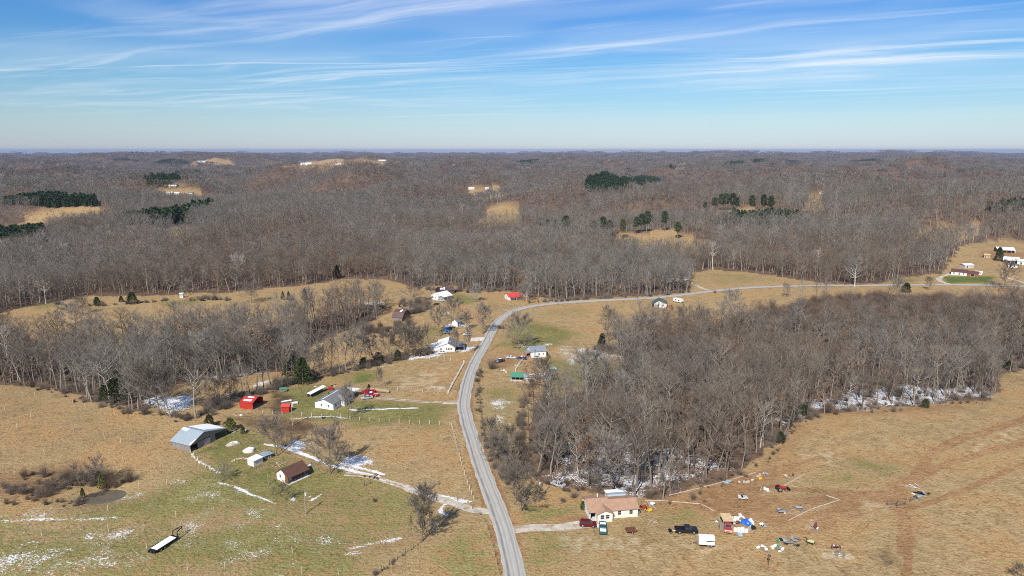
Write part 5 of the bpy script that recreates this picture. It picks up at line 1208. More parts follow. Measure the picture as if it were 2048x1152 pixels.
car((938, 654), (922.5, 653), 'sedan', WHITEP, 'white car parked right of the small blue shed')
car((940, 670.5), (929, 671), 'suv', WHITEP, 'white car half hidden behind grey roof of roadside house')
car((889, 706.5), (879, 707), 'sedan', WHITEP, 'white car by the front wall of roadside house')
car((877.5, 603.5), (888, 602.5), 'suv', WHITEP, 'white car in front of hilltop house')
car((869, 611), (877, 608.5), 'sedan', NAVY, 'dark blue car on the dirt below hilltop house')
car((1013, 716), (1032, 717.5), 'sedan', WHITEP, 'white car on the drive, nearer the road of two', False, 1.0)
car((1036, 717.5), (1053, 719), 'sedan', NAVY, 'dark snow-flecked car on the drive, nearer the house', True)
car((1081, 716), (1063, 717), 'sedan', WHITEP, 'white car close against front of grey-roofed house')
car((990, 727), (1009, 722), 'pickup', NAVY, 'dark pickup with snowy bed beside the brush', True, cat='pickup')
car((1455, 1051), (1456, 1064), 'pickup', REDOLD, 'old faded red pickup nosing out from tan canopy', cat='pickup')
car((903.5, 665), (888, 667), 'sedan', BLUEP, 'light blue car in front of the blue lean-to')

def axle_trailer(pr, pf, nm, label):
    a = P1(*pr); b = P1(*pf); yaw = math.atan2(b[1]-a[1], b[0]-a[0]); m_ = (a+b)/2; m_[2] = T(m_[0], m_[1])+.02
    return thing(nm, label, 'trailer', m_, yaw), math.hypot(b[0]-a[0], b[1]-a[1])
# gooseneck flatbed with snow on the deck
t, L = axle_trailer((303, 1108), (357, 1074), 'gooseneck_trailer', 'black gooseneck flatbed trailer with snow-covered deck in the field')
h_ = L/2
MB().box(-h_, h_-1.0, -1.15, 1.15, .72, .84).build('deck', M_BLACK, t); MB().box(-h_+.9, h_-1.6, -1.06, 1.06, .843, .95).build('snow', M_SNOW, t)
for s in (-1, 1):
    MB().box(-h_, h_-.6, s*.75-.08, s*.75+.08, .45, .718).build('frame_rail', M_BLACK, t); MB().box(-h_+1.2, -h_+3.6, s*1.16-(.0 if s > 0 else .28), s*1.16+(.28 if s > 0 else 0), .86, .95).build('fender', M_BLACK, t)
    for q in (-h_+1.8, -h_+2.9): wheel(t, q, s*1.28, .38)
    MB().box(-h_-.35, -h_-.02, s*.6-.2, s*.6+.2, .5, .8).build('ramp', M_BLACK, t)
    MB().tube((h_-1.0, s*.75, .6), (h_-.9, s*.75, 2.1), .13, .13, 6).build('upright', M_BLACK, t); MB().tube((h_-.9, s*.75, 2.05), (h_+1.3, s*.18, 2.35), .12, .1, 6).build('neck_beam', M_BLACK, t)
MB().tube((h_+.2, -.5, 2.2), (h_+.2, .5, 2.2), .08, .08, 6).build('cross_beam', M_BLACK, t); MB().tube((h_+1.3, 0, 2.4), (h_+1.35, 0, 1.2), .11, .09, 6).build('coupler', M_BLACK, t); MB().tube((h_-1.1, -.5, 0), (h_-1.1, -.5, .7), .07, .07, 6).build('jack', M_BLACK, t)
# horse trailer
t, L = axle_trailer((1396, 1089), (1428, 1091), 'horse_trailer', 'white two-axle horse trailer with a dark vent stripe')
MB().extrude_x([(-1.0, .45), (1.0, .45), (1.0, 2.35), (.8, 2.6), (-.8, 2.6), (-1.0, 2.35)], -L/2, L/2).build('body', M_PLASTICW, t); MB().box(-.1, L/2+.02, -1.03, -1.002, 1.55, 1.75).build('vent_stripe', M_BLACK, t); MB().box(L/2+.002, L/2+.04, -.95, .95, .5, 1.9).build('tail_gate', M_BLACK, t)
MB().box(-L/2, L/2, -1.02, -1.003, .45, .6).build('skirt', M_BLACK, t)
for s in (-1, 1):
    for q in (.35, 1.15): wheel(t, q, s*1.0, .34)
    MB().box(-.05, 1.55, s*1.12-.14, s*1.12+.14, .74, .8).build('fender', M_PLASTICW, t)
    MB().tube((-L/2, s*.6, .5), (-L/2-1.3, 0, .5), .05, .05, 5).build('tongue', M_BLACK, t)
# rusty utility trailer
t, L = axle_trailer((1252, 1065), (1272, 1063.5), 'utility_trailer', 'small rusty red utility trailer on the grass'); h_ = L/2
MB().box(-h_, h_, -.8, .8, .5, .58).build('bed', M_RUST, t)
for s in (-1, 1): MB().box(-h_, h_, s*.78-.03, s*.78+.03, .58, 1.0).build('side', M_RUST, t); wheel(t, .1, s*.95, .32)
MB().box(-h_, -h_+.05, -.75, .75, .58, 1.1).build('end_gate', M_RUST, t); MB().tube((h_, 0, .5), (h_+1.2, 0, .45), .05, .05, 5).build('tongue', M_RUST, t)
# small boat trailer tongue behind the black pickup
t, L = axle_trailer((1337, 1064), (1350, 1064), 'tow_dolly', 'small dark tow dolly behind the black pickup')
MB().box(-L/2, -L/2+.9, -.7, .7, .35, .5).build('bed', M_BLACK, t); MB().tube((-L/2+.9, 0, .4), (L/2, 0, .45), .05, .05, 5).build('tongue', M_CHROME, t)
for s in (-1, 1): wheel(t, -L/2+.5, s*.85, .28, .18)
# travel trailer by the cross road
t, L = axle_trailer((1348, 603), (1365, 606.5), 'travel_trailer', 'white travel trailer beside the dark-roofed house')
MB().extrude_y([(-L/2, .5), (L/2-.3, .5), (L/2, 1.2), (L/2-.3, 2.7), (-L/2+.2, 2.75), (-L/2, 2.4)], -1.2, 1.2).build('body', M_PLASTICW, t); MB().tube((L/2, 0, .5), (L/2+1.4, 0, .5), .1, .08, 5).build('tongue', M_CHROME, t)
for s in (-1, 1): wheel(t, -.4, s*1.12, .34); MB().box(-2, -.9, s*1.2-.02, s*1.2+.02, 1.4, 2.1).build('window', M_GLASS, t); MB().box(.6, 1.6, s*1.2-.02, s*1.2+.02, 1.4, 2.1).build('window', M_GLASS, t)
# tractor
q = P1(1563, 981); t = thing('tractor', 'old red tractor standing by the dirt track', 'tractor', q, .12)
MB().box(-1.2, 1.3, -.3, .3, .75, 1.25).build('engine_hood', M_REDPAINT, t); MB().box(1.3, 1.36, -.28, .28, .7, 1.2).build('grille', M_BLACK, t); MB().box(-1.3, -.7, -.35, .35, 1.2, 1.5).build('seat', M_BLACK, t); MB().tube((-.2, 0, 1.25), (-.5, 0, 1.75), .03, .03, 5).build('steering_column', M_BLACK, t); MB().tube((.7, .15, 1.25), (.7, .15, 1.95), .04, .04, 6).build('exhaust', M_BLACK, t)
for s in (-1, 1): wheel(t, -.9, s*.8, .75, .36); wheel(t, 1.05, s*.65, .42, .22); MB().box(-1.6, -.3, s*.8-.2, s*.8+.2, 1.52, 1.58).build('fender', M_REDPAINT, t)
MB().tube((1.3, -.9, .45), (2.1, -.9, .5), .06, .06, 5).tube((1.3, .9, .45), (2.1, .9, .5), .06, .06, 5).box(2.0, 2.35, -.95, .95, .2, .7).build('loader_bucket', M_BLACK, t)
# white side-by-side
q = P1(1485, 998); t = thing('utility_cart', 'small white utility cart on the bare dirt', 'cart', q, -.1)
MB().extrude_y([(-1.3, .4), (1.3, .4), (1.35, .75), (.6, .95), (-.1, .7), (-.5, .7), (-.5, 1.0), (-1.35, 1.0)], -.65, .65).build('body', WHITEP, t); MB().box(-.5, .1, -.55, .55, .72, .95).build('seat', M_BLACK, t)
for s in (-1, 1):
    for x_ in (-.85, .85): wheel(t, x_, s*.62, .3, .2)
    MB().tube((-.45, s*.6, .9), (-.4, s*.6, 1.7), .03, .03, 5).tube((.5, s*.6, .9), (.2, s*.6, 1.7), .03, .03, 5).tube((-.4, s*.6, 1.7), (.2, s*.6, 1.7), .03, .03, 5).build('roll_bar', M_BLACK, t)
# riding mowers beside the house
for px, lab, col, rz in (((1286, 1017), 'red riding mower at the end of the ranch house', M_REDPAINT, .3), ((1297, 1022), 'yellow and orange riding mower beside ranch house', material('yellow_paint', (.75, .42, .02), .5), -.2)):
    q = P1(*px); t = thing('riding_mower', lab, 'mower', q, rz)
    MB().extrude_y([(-.2, .35), (1.0, .35), (1.0, .75), (.1, .85)], -.32, .32).build('hood', col, t); MB().box(-.8, .5, -.55, .55, .18, .36).build('deck', col, t); MB().box(-.75, -.3, -.3, .3, .6, .7).box(-.8, -.7, -.3, .3, .7, 1.05).build('seat', M_BLACK, t); MB().box(-.9, -.2, -.42, .42, .36, .6).build('chassis', col, t); MB().tube((0, 0, .8), (-.2, 0, 1.1), .03, .03, 5).build('steering_column', M_BLACK, t)
    for s in (-1, 1): wheel(t, -.6, s*.5, .3, .24); wheel(t, .8, s*.42, .2, .16)
# ------------------------------------------------------------------ single trees, each with its own place
def at(px): return P1(*px)
def one(px, ab, key, H, H0, label, tint=.3, wide=1.0, nm='bare_tree', rz=None, mats=None, cat='tree', group=None):
    q = at(px); s = H/H0; return place_tree(nm, key, ab, (q[0], q[1], q[2]-.08), label, cat, group, rz, (s*wide, s*wide, s), tint, mats=mats)
O_ = OPENT
for px, k, H, w, tint, lab in [
 ((1225, 988), 3, 18.5, 1.0, .12, 'large bare tree forking low just behind the ranch house'), ((1043, 1021), 2, 12, 1.0, .4, 'bare tree by the wood pole and the road bend'), ((553, 913), 0, 12.5, 1.05, .5, 'spreading bare tree beside the low grey shed'),
 ((697, 838), 1, 13, .65, .3, 'slim bare tree on the lawn before the white house'), ((709, 741), 1, 18.5, .95, .3, 'tallest bare tree in the hedgerow of middle field'), ((663, 742), 1, 15.5, .6, .1, 'thin pale bare tree leaning in the hedgerow by the cedars'), ((640, 748), 2, 12, .5, .2, 'slender bare tree right of the cedars'),
 ((776, 722), 0, 13.5, .8, .35, 'bare tree left of the rounded pair in the hedgerow'), ((745, 728), 2, 12, .8, .5, 'short brownish bare tree midway along the hedgerow'), ((880, 673), 3, 16, .95, .3, 'big bare tree left of the blue shed'), ((905, 650), 0, 15, 1.0, .4, 'bare tree behind the blue shed casting dark shadow'),
 ((966, 668), 1, 15.5, .95, .3, 'bare tree where dirt track meets the road'), ((1036, 698), 0, 17.5, .95, .3, 'bare tree inside the road curve above the grey-roofed house'), ((277, 818), 3, 20, .95, .25, 'broad bare tree left of the snow patch at field edge'), ((320, 829), 0, 19.5, .95, .3, 'broad bare tree in front of the snow patch'), ((331, 829), 1, 15, .5, .35, 'slim bare tree right beside the broad one at snow patch'),
 ((404, 812), 2, 11, .9, .4, 'low bare tree right of the snow patch'), ((440, 808), 2, 10, .9, .45, 'low bare tree near the red carport'), ((468, 800), 1, 9, .8, .4, 'small bare tree behind the red carport'), ((863, 594), 1, 19, .7, .4, 'tall dark bare tree left of the hilltop house'), ((827, 606), 0, 16, 1.0, .35, 'wide bare tree in the brush left of hilltop house'),
 ((950, 604), 0, 12, .8, .93, 'pale bare tree on the green lawn right of hilltop house'), ((1053, 602), 2, 11, 1.0, .93, 'pale spreading tree right of the red-roofed house'), ((141, 655), 2, 13, 1.1, .93, 'pale bare tree standing at lower edge of long field'), ((167, 628), 2, 10, .9, .45, 'dark leaning bare tree at upper edge of long field'),
 ((374, 602), 2, 13, .9, .45, 'dark round bare tree beside the white hut'), ((503, 606), 2, 13, 1.1, .4, 'wide round bare tree alone in the long field'), ((474, 566), 3, 20, .8, .93, 'white-barked sycamore above the long field'), ((395, 752), 3, 19, 1.0, .93, 'white-limbed sycamore in the western wood'),
 ((1215, 686), 1, 18, .8, .35, 'bare tree rising from the brush at centre field edge'), ((1283, 706), 0, 18, 1.2, .9, 'large pale dome-crowned tree at woodlot corner'), ((1247, 712), 1, 13, .9, .3, 'bare tree left of the pale dome-crowned tree'), ((1369, 668), 0, 15, .8, .35, 'bare tree below the travel trailer'), ((1410, 662), 2, 12, .8, .2, 'grey bare tree right of the one below the travel trailer'),
 ((1467, 655), 3, 21, .9, .93, 'large pale multi-limbed tree above the thicket'), ((1709, 573), 3, 20, 1.0, .93, 'big white-barked tree beside the cross road'), ((1858, 540), 3, 20, .8, .93, 'white-limbed tree behind the right-hand meadow'), ((2006, 579), 3, 20, .9, .4, 'large bare tree at the right end of cross road'), ((1573, 594), 2, 9, .7, .4, 'small dark tree in the tan field by cross road'),
 ((1857, 580), 2, 9, .7, .35, 'small bare tree below the curved drive'), ((1790, 600), 1, 15, .9, .35, 'grey bare tree standing in the brown thicket'), ((1175, 780), 0, 16, 1.15, .05, 'rounded olive-grey tree at the tip of the woodlot'), ((1090, 880), 1, 16, .85, .3, 'bare tree at near-left edge of the woodlot'), ((1110, 930), 2, 13, .9, .3, 'low bare tree on the snow behind the silver car'),
 ((1000, 935), 2, 11, 1.1, .4, 'ragged bare tree in the roadside brush'), ((985, 905), 1, 11, 1.0, .4, 'bare tree in the roadside brush, above the ragged one'), ((1022, 905), 2, 9, 1.0, .45, 'low bare tree right of the roadside brush'), ((1018, 965), 2, 8, .9, .4, 'low bare tree in the brush left of the wood pole'), ((935, 660), 1, 10, .8, .4, 'bare tree behind the grey roof of roadside house'), ((912, 706), 1, 11, .55, .2, 'thin tree before the front gable of roadside house'), ((936, 706), 1, 12, .5, .25, 'thin tree at the porch corner of roadside house'),
 ((760, 775), 1, 8, .6, .1, 'faint slender tree near the hay bales'), ((2036, 1160), 2, 4, .8, .5, 'bare shrub tip at bottom right corner')]:
    one(px, O_[k], ('o', k), H, [13.5, 15, 11.5, 17][k], lab, tint, w)
one((845, 1082), TALL, 'tall', 15.2, 15.2, 'tall narrow bare tree at the corner of dark fence', .35)
one((661, 946), ROUND, 'round', 13.0, 12.2, 'round-crowned bare tree by the snowy track beside cabin', .35, 1.0)
one((812, 716), ROUND, 'round', 13.5, 12.2, 'dense rounded bare tree at hedgerow end, left of pair', .4, .95); one((839, 714), ROUND, 'round', 14, 12.2, 'dense rounded bare tree at hedgerow end, right of pair', .45, .95)
one((1087, 765), ROUND, 'round', 9.5, 12.2, 'dense dark bare tree over the snowy mobile home', .55, 1.15)
one((573, 1003), SMALL, 'small', 6.0, 5.5, 'small bare tree between cabin and utility pole', .5, .9); one((548, 992), SMALL, 'small', 2.8, 5.5, 'tiny sapling below the cabin', .4, .7); one((190, 970), SMALL, 'small', 8.5, 5.5, 'bare many-stemmed tree beside the pond', .35, 1.2); one((160, 972), SMALL, 'small', 6.5, 5.5, 'thin bare tree leaning over the pond', .35, .8)
t_ = one((425, 958), SMALL, 'small', 6.0, 5.5, 'wind-thrown bare tree lying over the stone row', .35, 1.3); t_.rotation_euler = (0, math.radians(62), .15)
# evergreens
for px, k, H, w, tint, lab in [((585, 754), 2, 12.5, 1.0, .25, 'large dark cedar at hedgerow end, left of pair'), ((606, 768), 2, 12.0, 1.0, .35, 'large dark cedar at hedgerow end, right of pair'), ((238, 806), 0, 13, 1.25, .3, 'tall dark cedar in front of western wood'), ((213, 800), 1, 7, 1.0, .35, 'shorter cedar left of the tall one'),
 ((419, 853), 1, 4.6, 1.0, .75, 'bushy evergreen behind the barn roof ridge'), ((461, 861), 1, 5.0, 1.05, .8, 'round evergreen at the right end of barn'), ((486, 868), 1, 3.0, .7, .6, 'little dark evergreen beside the junk right of barn'), ((205, 978), 0, 5.0, .9, 1.0, 'yellow-green cedar at the pond edge'), ((166, 997), 0, 3.4, .8, .7, 'small dark green cedar below the pond'),
 ((728, 735), 1, 5, 1.3, .2, 'dark evergreen shrub in the hedgerow, left of three'), ((757, 726), 1, 5.5, 1.3, .3, 'dark evergreen shrub in the hedgerow, middle of three'), ((795, 720), 1, 5.2, 1.0, .3, 'dark evergreen shrub in the hedgerow, right of three'), ((674, 557), 2, 11, .9, .1, 'very dark cedar where the wood meets long field'), ((195, 612), 1, 6, 1.0, .2, 'small cedar at the field edge, left of the round one'), ((265, 608), 1, 8, 1.1, .25, 'round cedar on the upper edge of long field'), ((243, 604), 1, 4, 1.0, .25, 'little cedar between two others on field edge'),
 ((566, 600), 0, 6, .9, .25, 'young cedar in tan field, left of a pair'), ((578, 601), 0, 6.3, .9, .3, 'young cedar in tan field, right of a pair'), ((610, 600), 0, 8, .9, .25, 'cedar in brush right of the young pair'), ((1204, 700), 2, 9, .9, .1, 'dark cedar at the foot of the centre brush'), ((1997, 522), 2, 12, .9, .2, 'dark cedar between the open shed and porch house'), ((1812, 585), 1, 7, 1.2, .3, 'dark cedar in the thicket below the cross road'),
 ((1415, 680), 1, 8, 1.3, .3, 'dark evergreen among brush at woodlot top'), ((1166, 1019), 1, 2.6, .9, .6, 'small green shrub at the left gable of ranch house'), ((738, 779), 1, 2.4, .8, .3, 'little dark cedar at the end of hay bale row'), ((1560, 885), 1, 4, 1.1, .2, 'dark cedar at the curve of the woodlot edge'), ((1588, 838), 1, 4.4, 1.0, .2, 'dark cedar where the woodlot edge turns'), ((1608, 830), 1, 4.2, 1.1, .25, 'low cedar right of the one at the turn'), ((1850, 815), 1, 3.6, 1.1, .2, 'low dark cedar at edge of snowy woods'), ((2014, 738), 1, 4.4, 1.4, .2, 'dark cedar at far right edge of woods')]:
    one(px, CEDARS[k], ('c', k), H, [8, 6, 11][k], lab, tint, w, 'cedar_tree', mats=[M_CEDAR])
for i, (px, k, H, tint) in enumerate([((1078, 470), 1, 15, .6), ((1095, 468), 0, 17, .3), ((1112, 469), 0, 17, .2), ((1130, 469), 1, 17, .4), ((1148, 465), 1, 15, .8), ((1186, 470), 1, 13, .9), ((1205, 474), 0, 18, .3), ((1218, 474), 1, 15, .3), ((1245, 478), 0, 21, .8), ((1272, 469), 0, 19, .3), ((1282, 467), 0, 21, .3), ((1293, 467), 2, 24, .4), ((1328, 463), 0, 22, .3), ((1355, 479), 1, 18, .3),
   ((1410, 425), 1, 14, .1), ((1428, 426), 0, 20, .2), ((1442, 424), 2, 23, .2), ((1452, 424), 2, 24, .2), ((1463, 424), 2, 24, .2), ((1473, 426), 1, 20, .5), ((1503, 429), 0, 24, .2), ((1526, 428), 0, 24, .2), ((1540, 429), 1, 22, .5)]):
    lab = ['olive pine, first of the pine row above central woods', 'dark pine, second of the pine row above central woods', 'dark pine, third of the pine row above central woods', 'pine, fourth of the row above central woods', 'yellowish pine ending the row above central woods', 'small yellowish pine alone right of the row', 'dark pine, left of a close pair', 'pine, right of a close pair', 'tall brownish pine left of the straw clearing', 'pine on the straw clearing, left of three together', 'pine on the straw clearing, middle of three together', 'largest pine on the straw clearing', 'tall pine at the back of the straw clearing', 'pine alone at the right tip of straw clearing',
           'low dark pine starting the skyline row', 'pine left of the skyline clump', 'pine in the skyline clump, left', 'pine in the skyline clump, middle', 'pine in the skyline clump, right', 'thin pine right of the skyline clump', 'pine alone above the young plantation', 'tall dark pine above the young plantation', 'thin pine at the right end of skyline row'][i]
    one(px, PINES[k], ('p', k), H*(1.3 if i < 8 else 1.1), [20, 17, 22][k], lab, tint, 1.15, 'pine_tree', mats=[M_PINE])
# garden shrubs
BM = [b_.mesh('shrub', M_TWIG) for b_ in BUSHES]
for px, k, s, tint, lab in [((1126, 1004), 2, 1.1, .5, 'dry round shrub on the lawn left of ranch house'), ((1165, 979), 2, .9, .7, 'dark dead shrub behind the ranch house lawn'), ((1096, 968), 2, .9, .7, 'dark shrub left of the silver car'), ((985, 738), 1, 1.7, .6, 'tall brown brush by the road inside the curve'), ((750, 1003), 2, .9, .4, 'grey dead weeds in the near field')]:
    q = at(px); o = bpy.data.objects.new('shrub', BM[k]); COL.objects.link(o); o.location = q; o.scale = (s, s, s); o['tint'] = tint; tag(o, lab, 'shrub')

# ------------------------------------------------------------------ brush, undergrowth and grass: nobody could count them
bp_, bs_, bt_ = [], [], []
gb = np.random.default_rng(77)
def brush_line(px, width, per_m, s, tint):
    ln = resample(line(px), 1.0); n = int(len(ln)*per_m); i = gb.integers(0, len(ln), n); q = ln[i]+gb.normal(0, width/2, (n, 2))
    bp_.append(q); bs_.append(s*(.6+.7*gb.random(n))); bt_.append(np.clip(tint+gb.normal(0, .08, n), 0, .85))
def brush_area(px, per_m2, s, tint):
    pg = poly(px); mn, mx = pg.min(0), pg.max(0); n = int((mx-mn).prod()*per_m2); q = mn+gb.random((n, 2))*(mx-mn); q = q[inside(q[:, 0], q[:, 1], pg)]; n = len(q)
    bp_.append(q); bs_.append(s*(.6+.7*gb.random(n))); bt_.append(np.clip(tint+gb.normal(0, .08, n), 0, .85))
for a in [([(395, 838), (440, 814), (540, 780), (640, 756), (760, 728), (860, 708)], 3.0, .9, 1.1, .45), ([(60, 772), (130, 788), (210, 810), (300, 833), (390, 846)], 4.0, .35, .8, .5), ([(962, 735), (957, 770), (960, 820), (972, 880), (990, 940)], 1.6, .6, .5, .5),
          ([(1045, 800), (1042, 850), (1046, 900), (1055, 940)], 1.5, 1.2, .8, .6), ([(985, 890), (1000, 930), (1020, 960)], 5, 1.6, 1.1, .45), ([(1080, 965), (1140, 982), (1200, 992), (1240, 1000), (1310, 1000), (1390, 976), (1470, 946), (1530, 902), (1580, 852), (1640, 829), (1740, 823), (1850, 813), (1985, 797)], 5.0, .45, .55, .5),
          ([(110, 610), (200, 612), (300, 605), (345, 600)], 3, .5, .9, .5), ([(385, 602), (430, 600), (460, 600)], 4, .8, 1.0, .4), ([(0, 690), (150, 696), (300, 688), (420, 674)], 3, .6, 1.0, .4), ([(1060, 606), (1180, 600), (1300, 594), (1380, 585)], 3, .7, 1.0, .5), ([(850, 580), (950, 585), (1000, 581)], 3, .6, 1.2, .4),
          ([(845, 1085), (800, 1115), (750, 1152)], .8, .8, .35, .5), ([(960, 705), (985, 672), (1000, 655)], 1.2, .6, .7, .6), ([(975, 1000), (990, 1040), (1005, 1052)], .8, .6, .4, .6), ([(560, 1035), (640, 1020), (720, 1000)], 2, .0, .4, .4)]: brush_line(*a)
for a in [([(1440, 655), (1500, 632), (1590, 613), (1660, 600), (1760, 597), (1900, 600), (2048, 604), (2048, 625), (1900, 640), (1700, 660), (1560, 665), (1470, 670)], .16, 1.5, .76), ([(740, 660), (790, 648), (830, 650), (820, 665), (760, 680), (700, 678)], .12, 1.3, .6), ([(0, 975), (60, 945), (110, 950), (85, 1005), (0, 1020)], .12, .7, .7),
          ([(85, 1000), (90, 965), (180, 945), (215, 965), (190, 975), (130, 972)], .3, .9, .55), ([(88, 1012), (150, 1014), (205, 995), (218, 978), (198, 984), (150, 1003), (100, 1002)], .5, .45, .6), ([(85, 985), (120, 970), (190, 968), (180, 976), (110, 985)], .4, .6, .6), ([(210, 960), (275, 955), (265, 968), (200, 985)], .25, .8, .75), ([(1180, 700), (1250, 690), (1380, 672), (1440, 660), (1440, 690), (1300, 720), (1220, 716)], .08, 1.4, .5), ([(1060, 850), (1090, 830), (1110, 930), (1085, 955), (1060, 930)], .10, 1.1, .5), ([(790, 610), (850, 600), (860, 620), (800, 640)], .09, 1.3, .5), ([(1060, 765), (1105, 768), (1080, 800), (1055, 800)], .10, .8, .7), ([(400, 810), (470, 790), (480, 805), (420, 835)], .10, 1.0, .45), ([(0, 690), (0, 660), (60, 660), (60, 690)], .05, 1.2, .4)]: brush_area(*a)
x_, y_ = grid_pts(150, 520, 5.4, 31); k_ = wood_mask(x_, y_); bp_.append(np.stack([x_[k_], y_[k_]], -1)); n_ = int(k_.sum()); bs_.append(.5+.7*gb.random(n_)); bt_.append(.35+.3*gb.random(n_))
q = np.concatenate(bp_); s_ = np.concatenate(bs_); n_ = len(q)
kk = dist_line(q[:, 0], q[:, 1], ROAD, 5.) > 3.4
for k, (ln_, w_) in DRIVES.items(): kk &= dist_line(q[:, 0], q[:, 1], ln_, 4.) > w_*.5+.5
q = q[kk]; s_ = s_[kk]; tb = np.concatenate(bt_)[kk]; n_ = len(q)
scatter('undergrowth', [(b_, [M_TWIG]) for b_ in BUSHES], np.stack([q[:, 0], q[:, 1], T(q[:, 0], q[:, 1])-.05], -1), gb.integers(0, 3, n_), gb.random(n_)*6.28, s_[:, None]*np.stack([.7+.7*gb.random(n_), .7+.7*gb.random(n_), .7+.8*gb.random(n_)], -1), tb, 'tangled brown brush along hedgerows, banks and wood edges')
# ------------------------------------------------------------------ pond
npd = 36; vs_ = []; pcx, pcy = -121.0, 186.5; lev = float(T(pcx, pcy))+.62
for k in range(npd):
    a = 2*math.pi*k/npd; rr = np.arange(.5, 10, .1); hh = T(pcx+rr*math.cos(a), pcy+rr*math.sin(a)); w_ = np.where(hh > lev)[0]
    r_ = rr[w_[0]]+.15 if len(w_) else 6.5
    vs_.append((pcx+r_*math.cos(a), pcy+r_*math.sin(a), lev))
pm_ = material('pond_water', (.125, .105, .072), .22, 0, .3, .25, .35, .2, 1.5)
structure(MB().add(vs_, [tuple(range(npd))]).build('pond_water', pm_))

# ------------------------------------------------------------------ fences, posts and poles
POSTM = {}
M_POSTPALE = material('bleached_post', (.66, .61, .53), .85, 0, .15, 3)
def post_mesh(kind):
    if kind not in POSTM:
        r, h_, m_ = {'pale': (.10, 1.5, M_POSTPALE), 'dark': (.09, 1.4, M_POSTDARK), 'tall': (.062, 1.9, M_POSTPALE), 'white': (.10, 1.45, M_TRIM)}[kind]
        POSTM[kind] = MB().tube((0, 0, -.4), (.02, .01, h_), r, r*.85, 6).mesh('post', m_)
    return POSTM[kind]
def fence(px, step, kind, label, wires=(.45, .8, 1.15), rail=None):
    ln = resample(line(px), step); o = thing('fence', label, 'fence', (ln[0][0], ln[0][1], float(T(*ln[0]))))
    z0 = float(T(*ln[0])); loc = [(p[0]-ln[0][0], p[1]-ln[0][1], float(T(*p))-z0) for p in ln]
    for i, p in enumerate(loc): inst('post', post_mesh(kind), o, p, i*1.3, (1, 1, .9+.2*((i*37) % 10)/10))
    for w in wires:
        b_ = MB()
        for a, c in zip(loc[:-1], loc[1:]):
            if rail: b_.tube((a[0], a[1], a[2]+w), (c[0], c[1], c[2]+w), .05, .05, 4, True)
            else: b_.tube((a[0], a[1], a[2]+w), (c[0], c[1], c[2]+w), .012, .012, 3, False)
        b_.build('rail' if rail else 'wire', rail or M_WIRE, o)
    return o
fence([(525, 827), (560, 829), (607, 832), (660, 835), (715, 840), (780, 844), (850, 848), (900, 851)], 3.6, 'pale', 'pale post and wire fence below the white house')
fence([(903, 853), (908, 872), (915, 900), (925, 935), (936, 970), (948, 1000)], 3.0, 'pale', 'pale post fence beside the road above the gravel drive')
fence([(897, 786), (904, 772), (916, 750), (929, 727)], 2.0, 'white', 'white rail fence along the inside of the road bend', (.5, .85, 1.2), M_TRIM)
fence([(812, 719), (850, 717), (885, 719), (927, 726)], 3.4, 'white', 'white post fence below the roadside house')
fence([(748, 1156), (790, 1122), (842, 1086)], 2.3, 'dark', 'dark post and wire fence running down from the tall tree')
fence([(770, 781), (820, 783), (895, 788)], 4.0, 'pale', 'pale post fence running from hay bales to the road')
fence([(963, 738), (958, 770), (961, 815), (970, 870)], 3.0, 'dark', 'brush-grown dark fence on the right bank of the road')
fence([(915, 1001), (936, 1005)], 1.6, 'dark', 'short dark gate fence at the mouth of cabin drive')
fence([(945, 1018), (968, 1040), (985, 1090), (1000, 1150)], 3.4, 'dark', 'sagging dark fence in the ditch left of the road')
fence([(381, 906), (398, 922), (415, 938), (433, 948)], 2.6, 'pale', 'old pale fence running from the barn corner')
fence([(1052, 712), (1033, 738), (1031, 744)], 2.2, 'white', 'low white fence below the two parked cars', (.4, .8), M_TRIM)
for i, px in enumerate([(46, 789), (70, 792), (10, 820), (62, 836), (34, 858), (147, 862), (146, 808), (171, 815), (229, 828), (261, 836), (209, 877), (89, 908), (241, 886), (247, 924), (90, 1034), (216, 1022), (217, 1063), (286, 1062), (352, 1034), (334, 970), (277, 972), (83, 1072), (293, 1098), (375, 1140), (450, 1138), (585, 1106), (604, 1148), (677, 1150)]):
    q = at(px); o = bpy.data.objects.new('fence_post', post_mesh('tall')); COL.objects.link(o); o.location = q; o.rotation_euler = (gb.normal(0, .05), gb.normal(0, .05), 0)
    tag(o, 'lone pale post '+['at the wood edge of tussocky field, left of two', 'at the wood edge of tussocky field, right of two', 'at the left picture edge, upper of two', 'left of the tussocky field, beside a lower one', 'at the left picture edge, lower of two', 'standing alone in mid tussocky field', 'below the western cedar, left of two', 'below the western cedar, right of two', 'below the broad tree, left of two', 'below the broad tree, right of two', 'left of the barn, higher one', 'above the pond brush, farthest left', 'left of the barn, between two others', 'right of the pond cedar, above the brush', 'just below the pond', 'right of the pond on the snow flecks', 'left of the flatbed trailer, upper one', 'above the flatbed trailer', 'right of and above the flatbed trailer', 'below the fallen tree', 'right of the pond brush tip', 'in the snowy grass below the pond', 'touching the tail of flatbed trailer', 'at the bottom edge, right of the trailer', 'at the bottom edge, second right of trailer', 'below the utility pole', 'at the bottom edge below the utility pole', 'at the bottom edge near the dark fence'][i], 'post', 'lone posts standing in the left-hand fields')
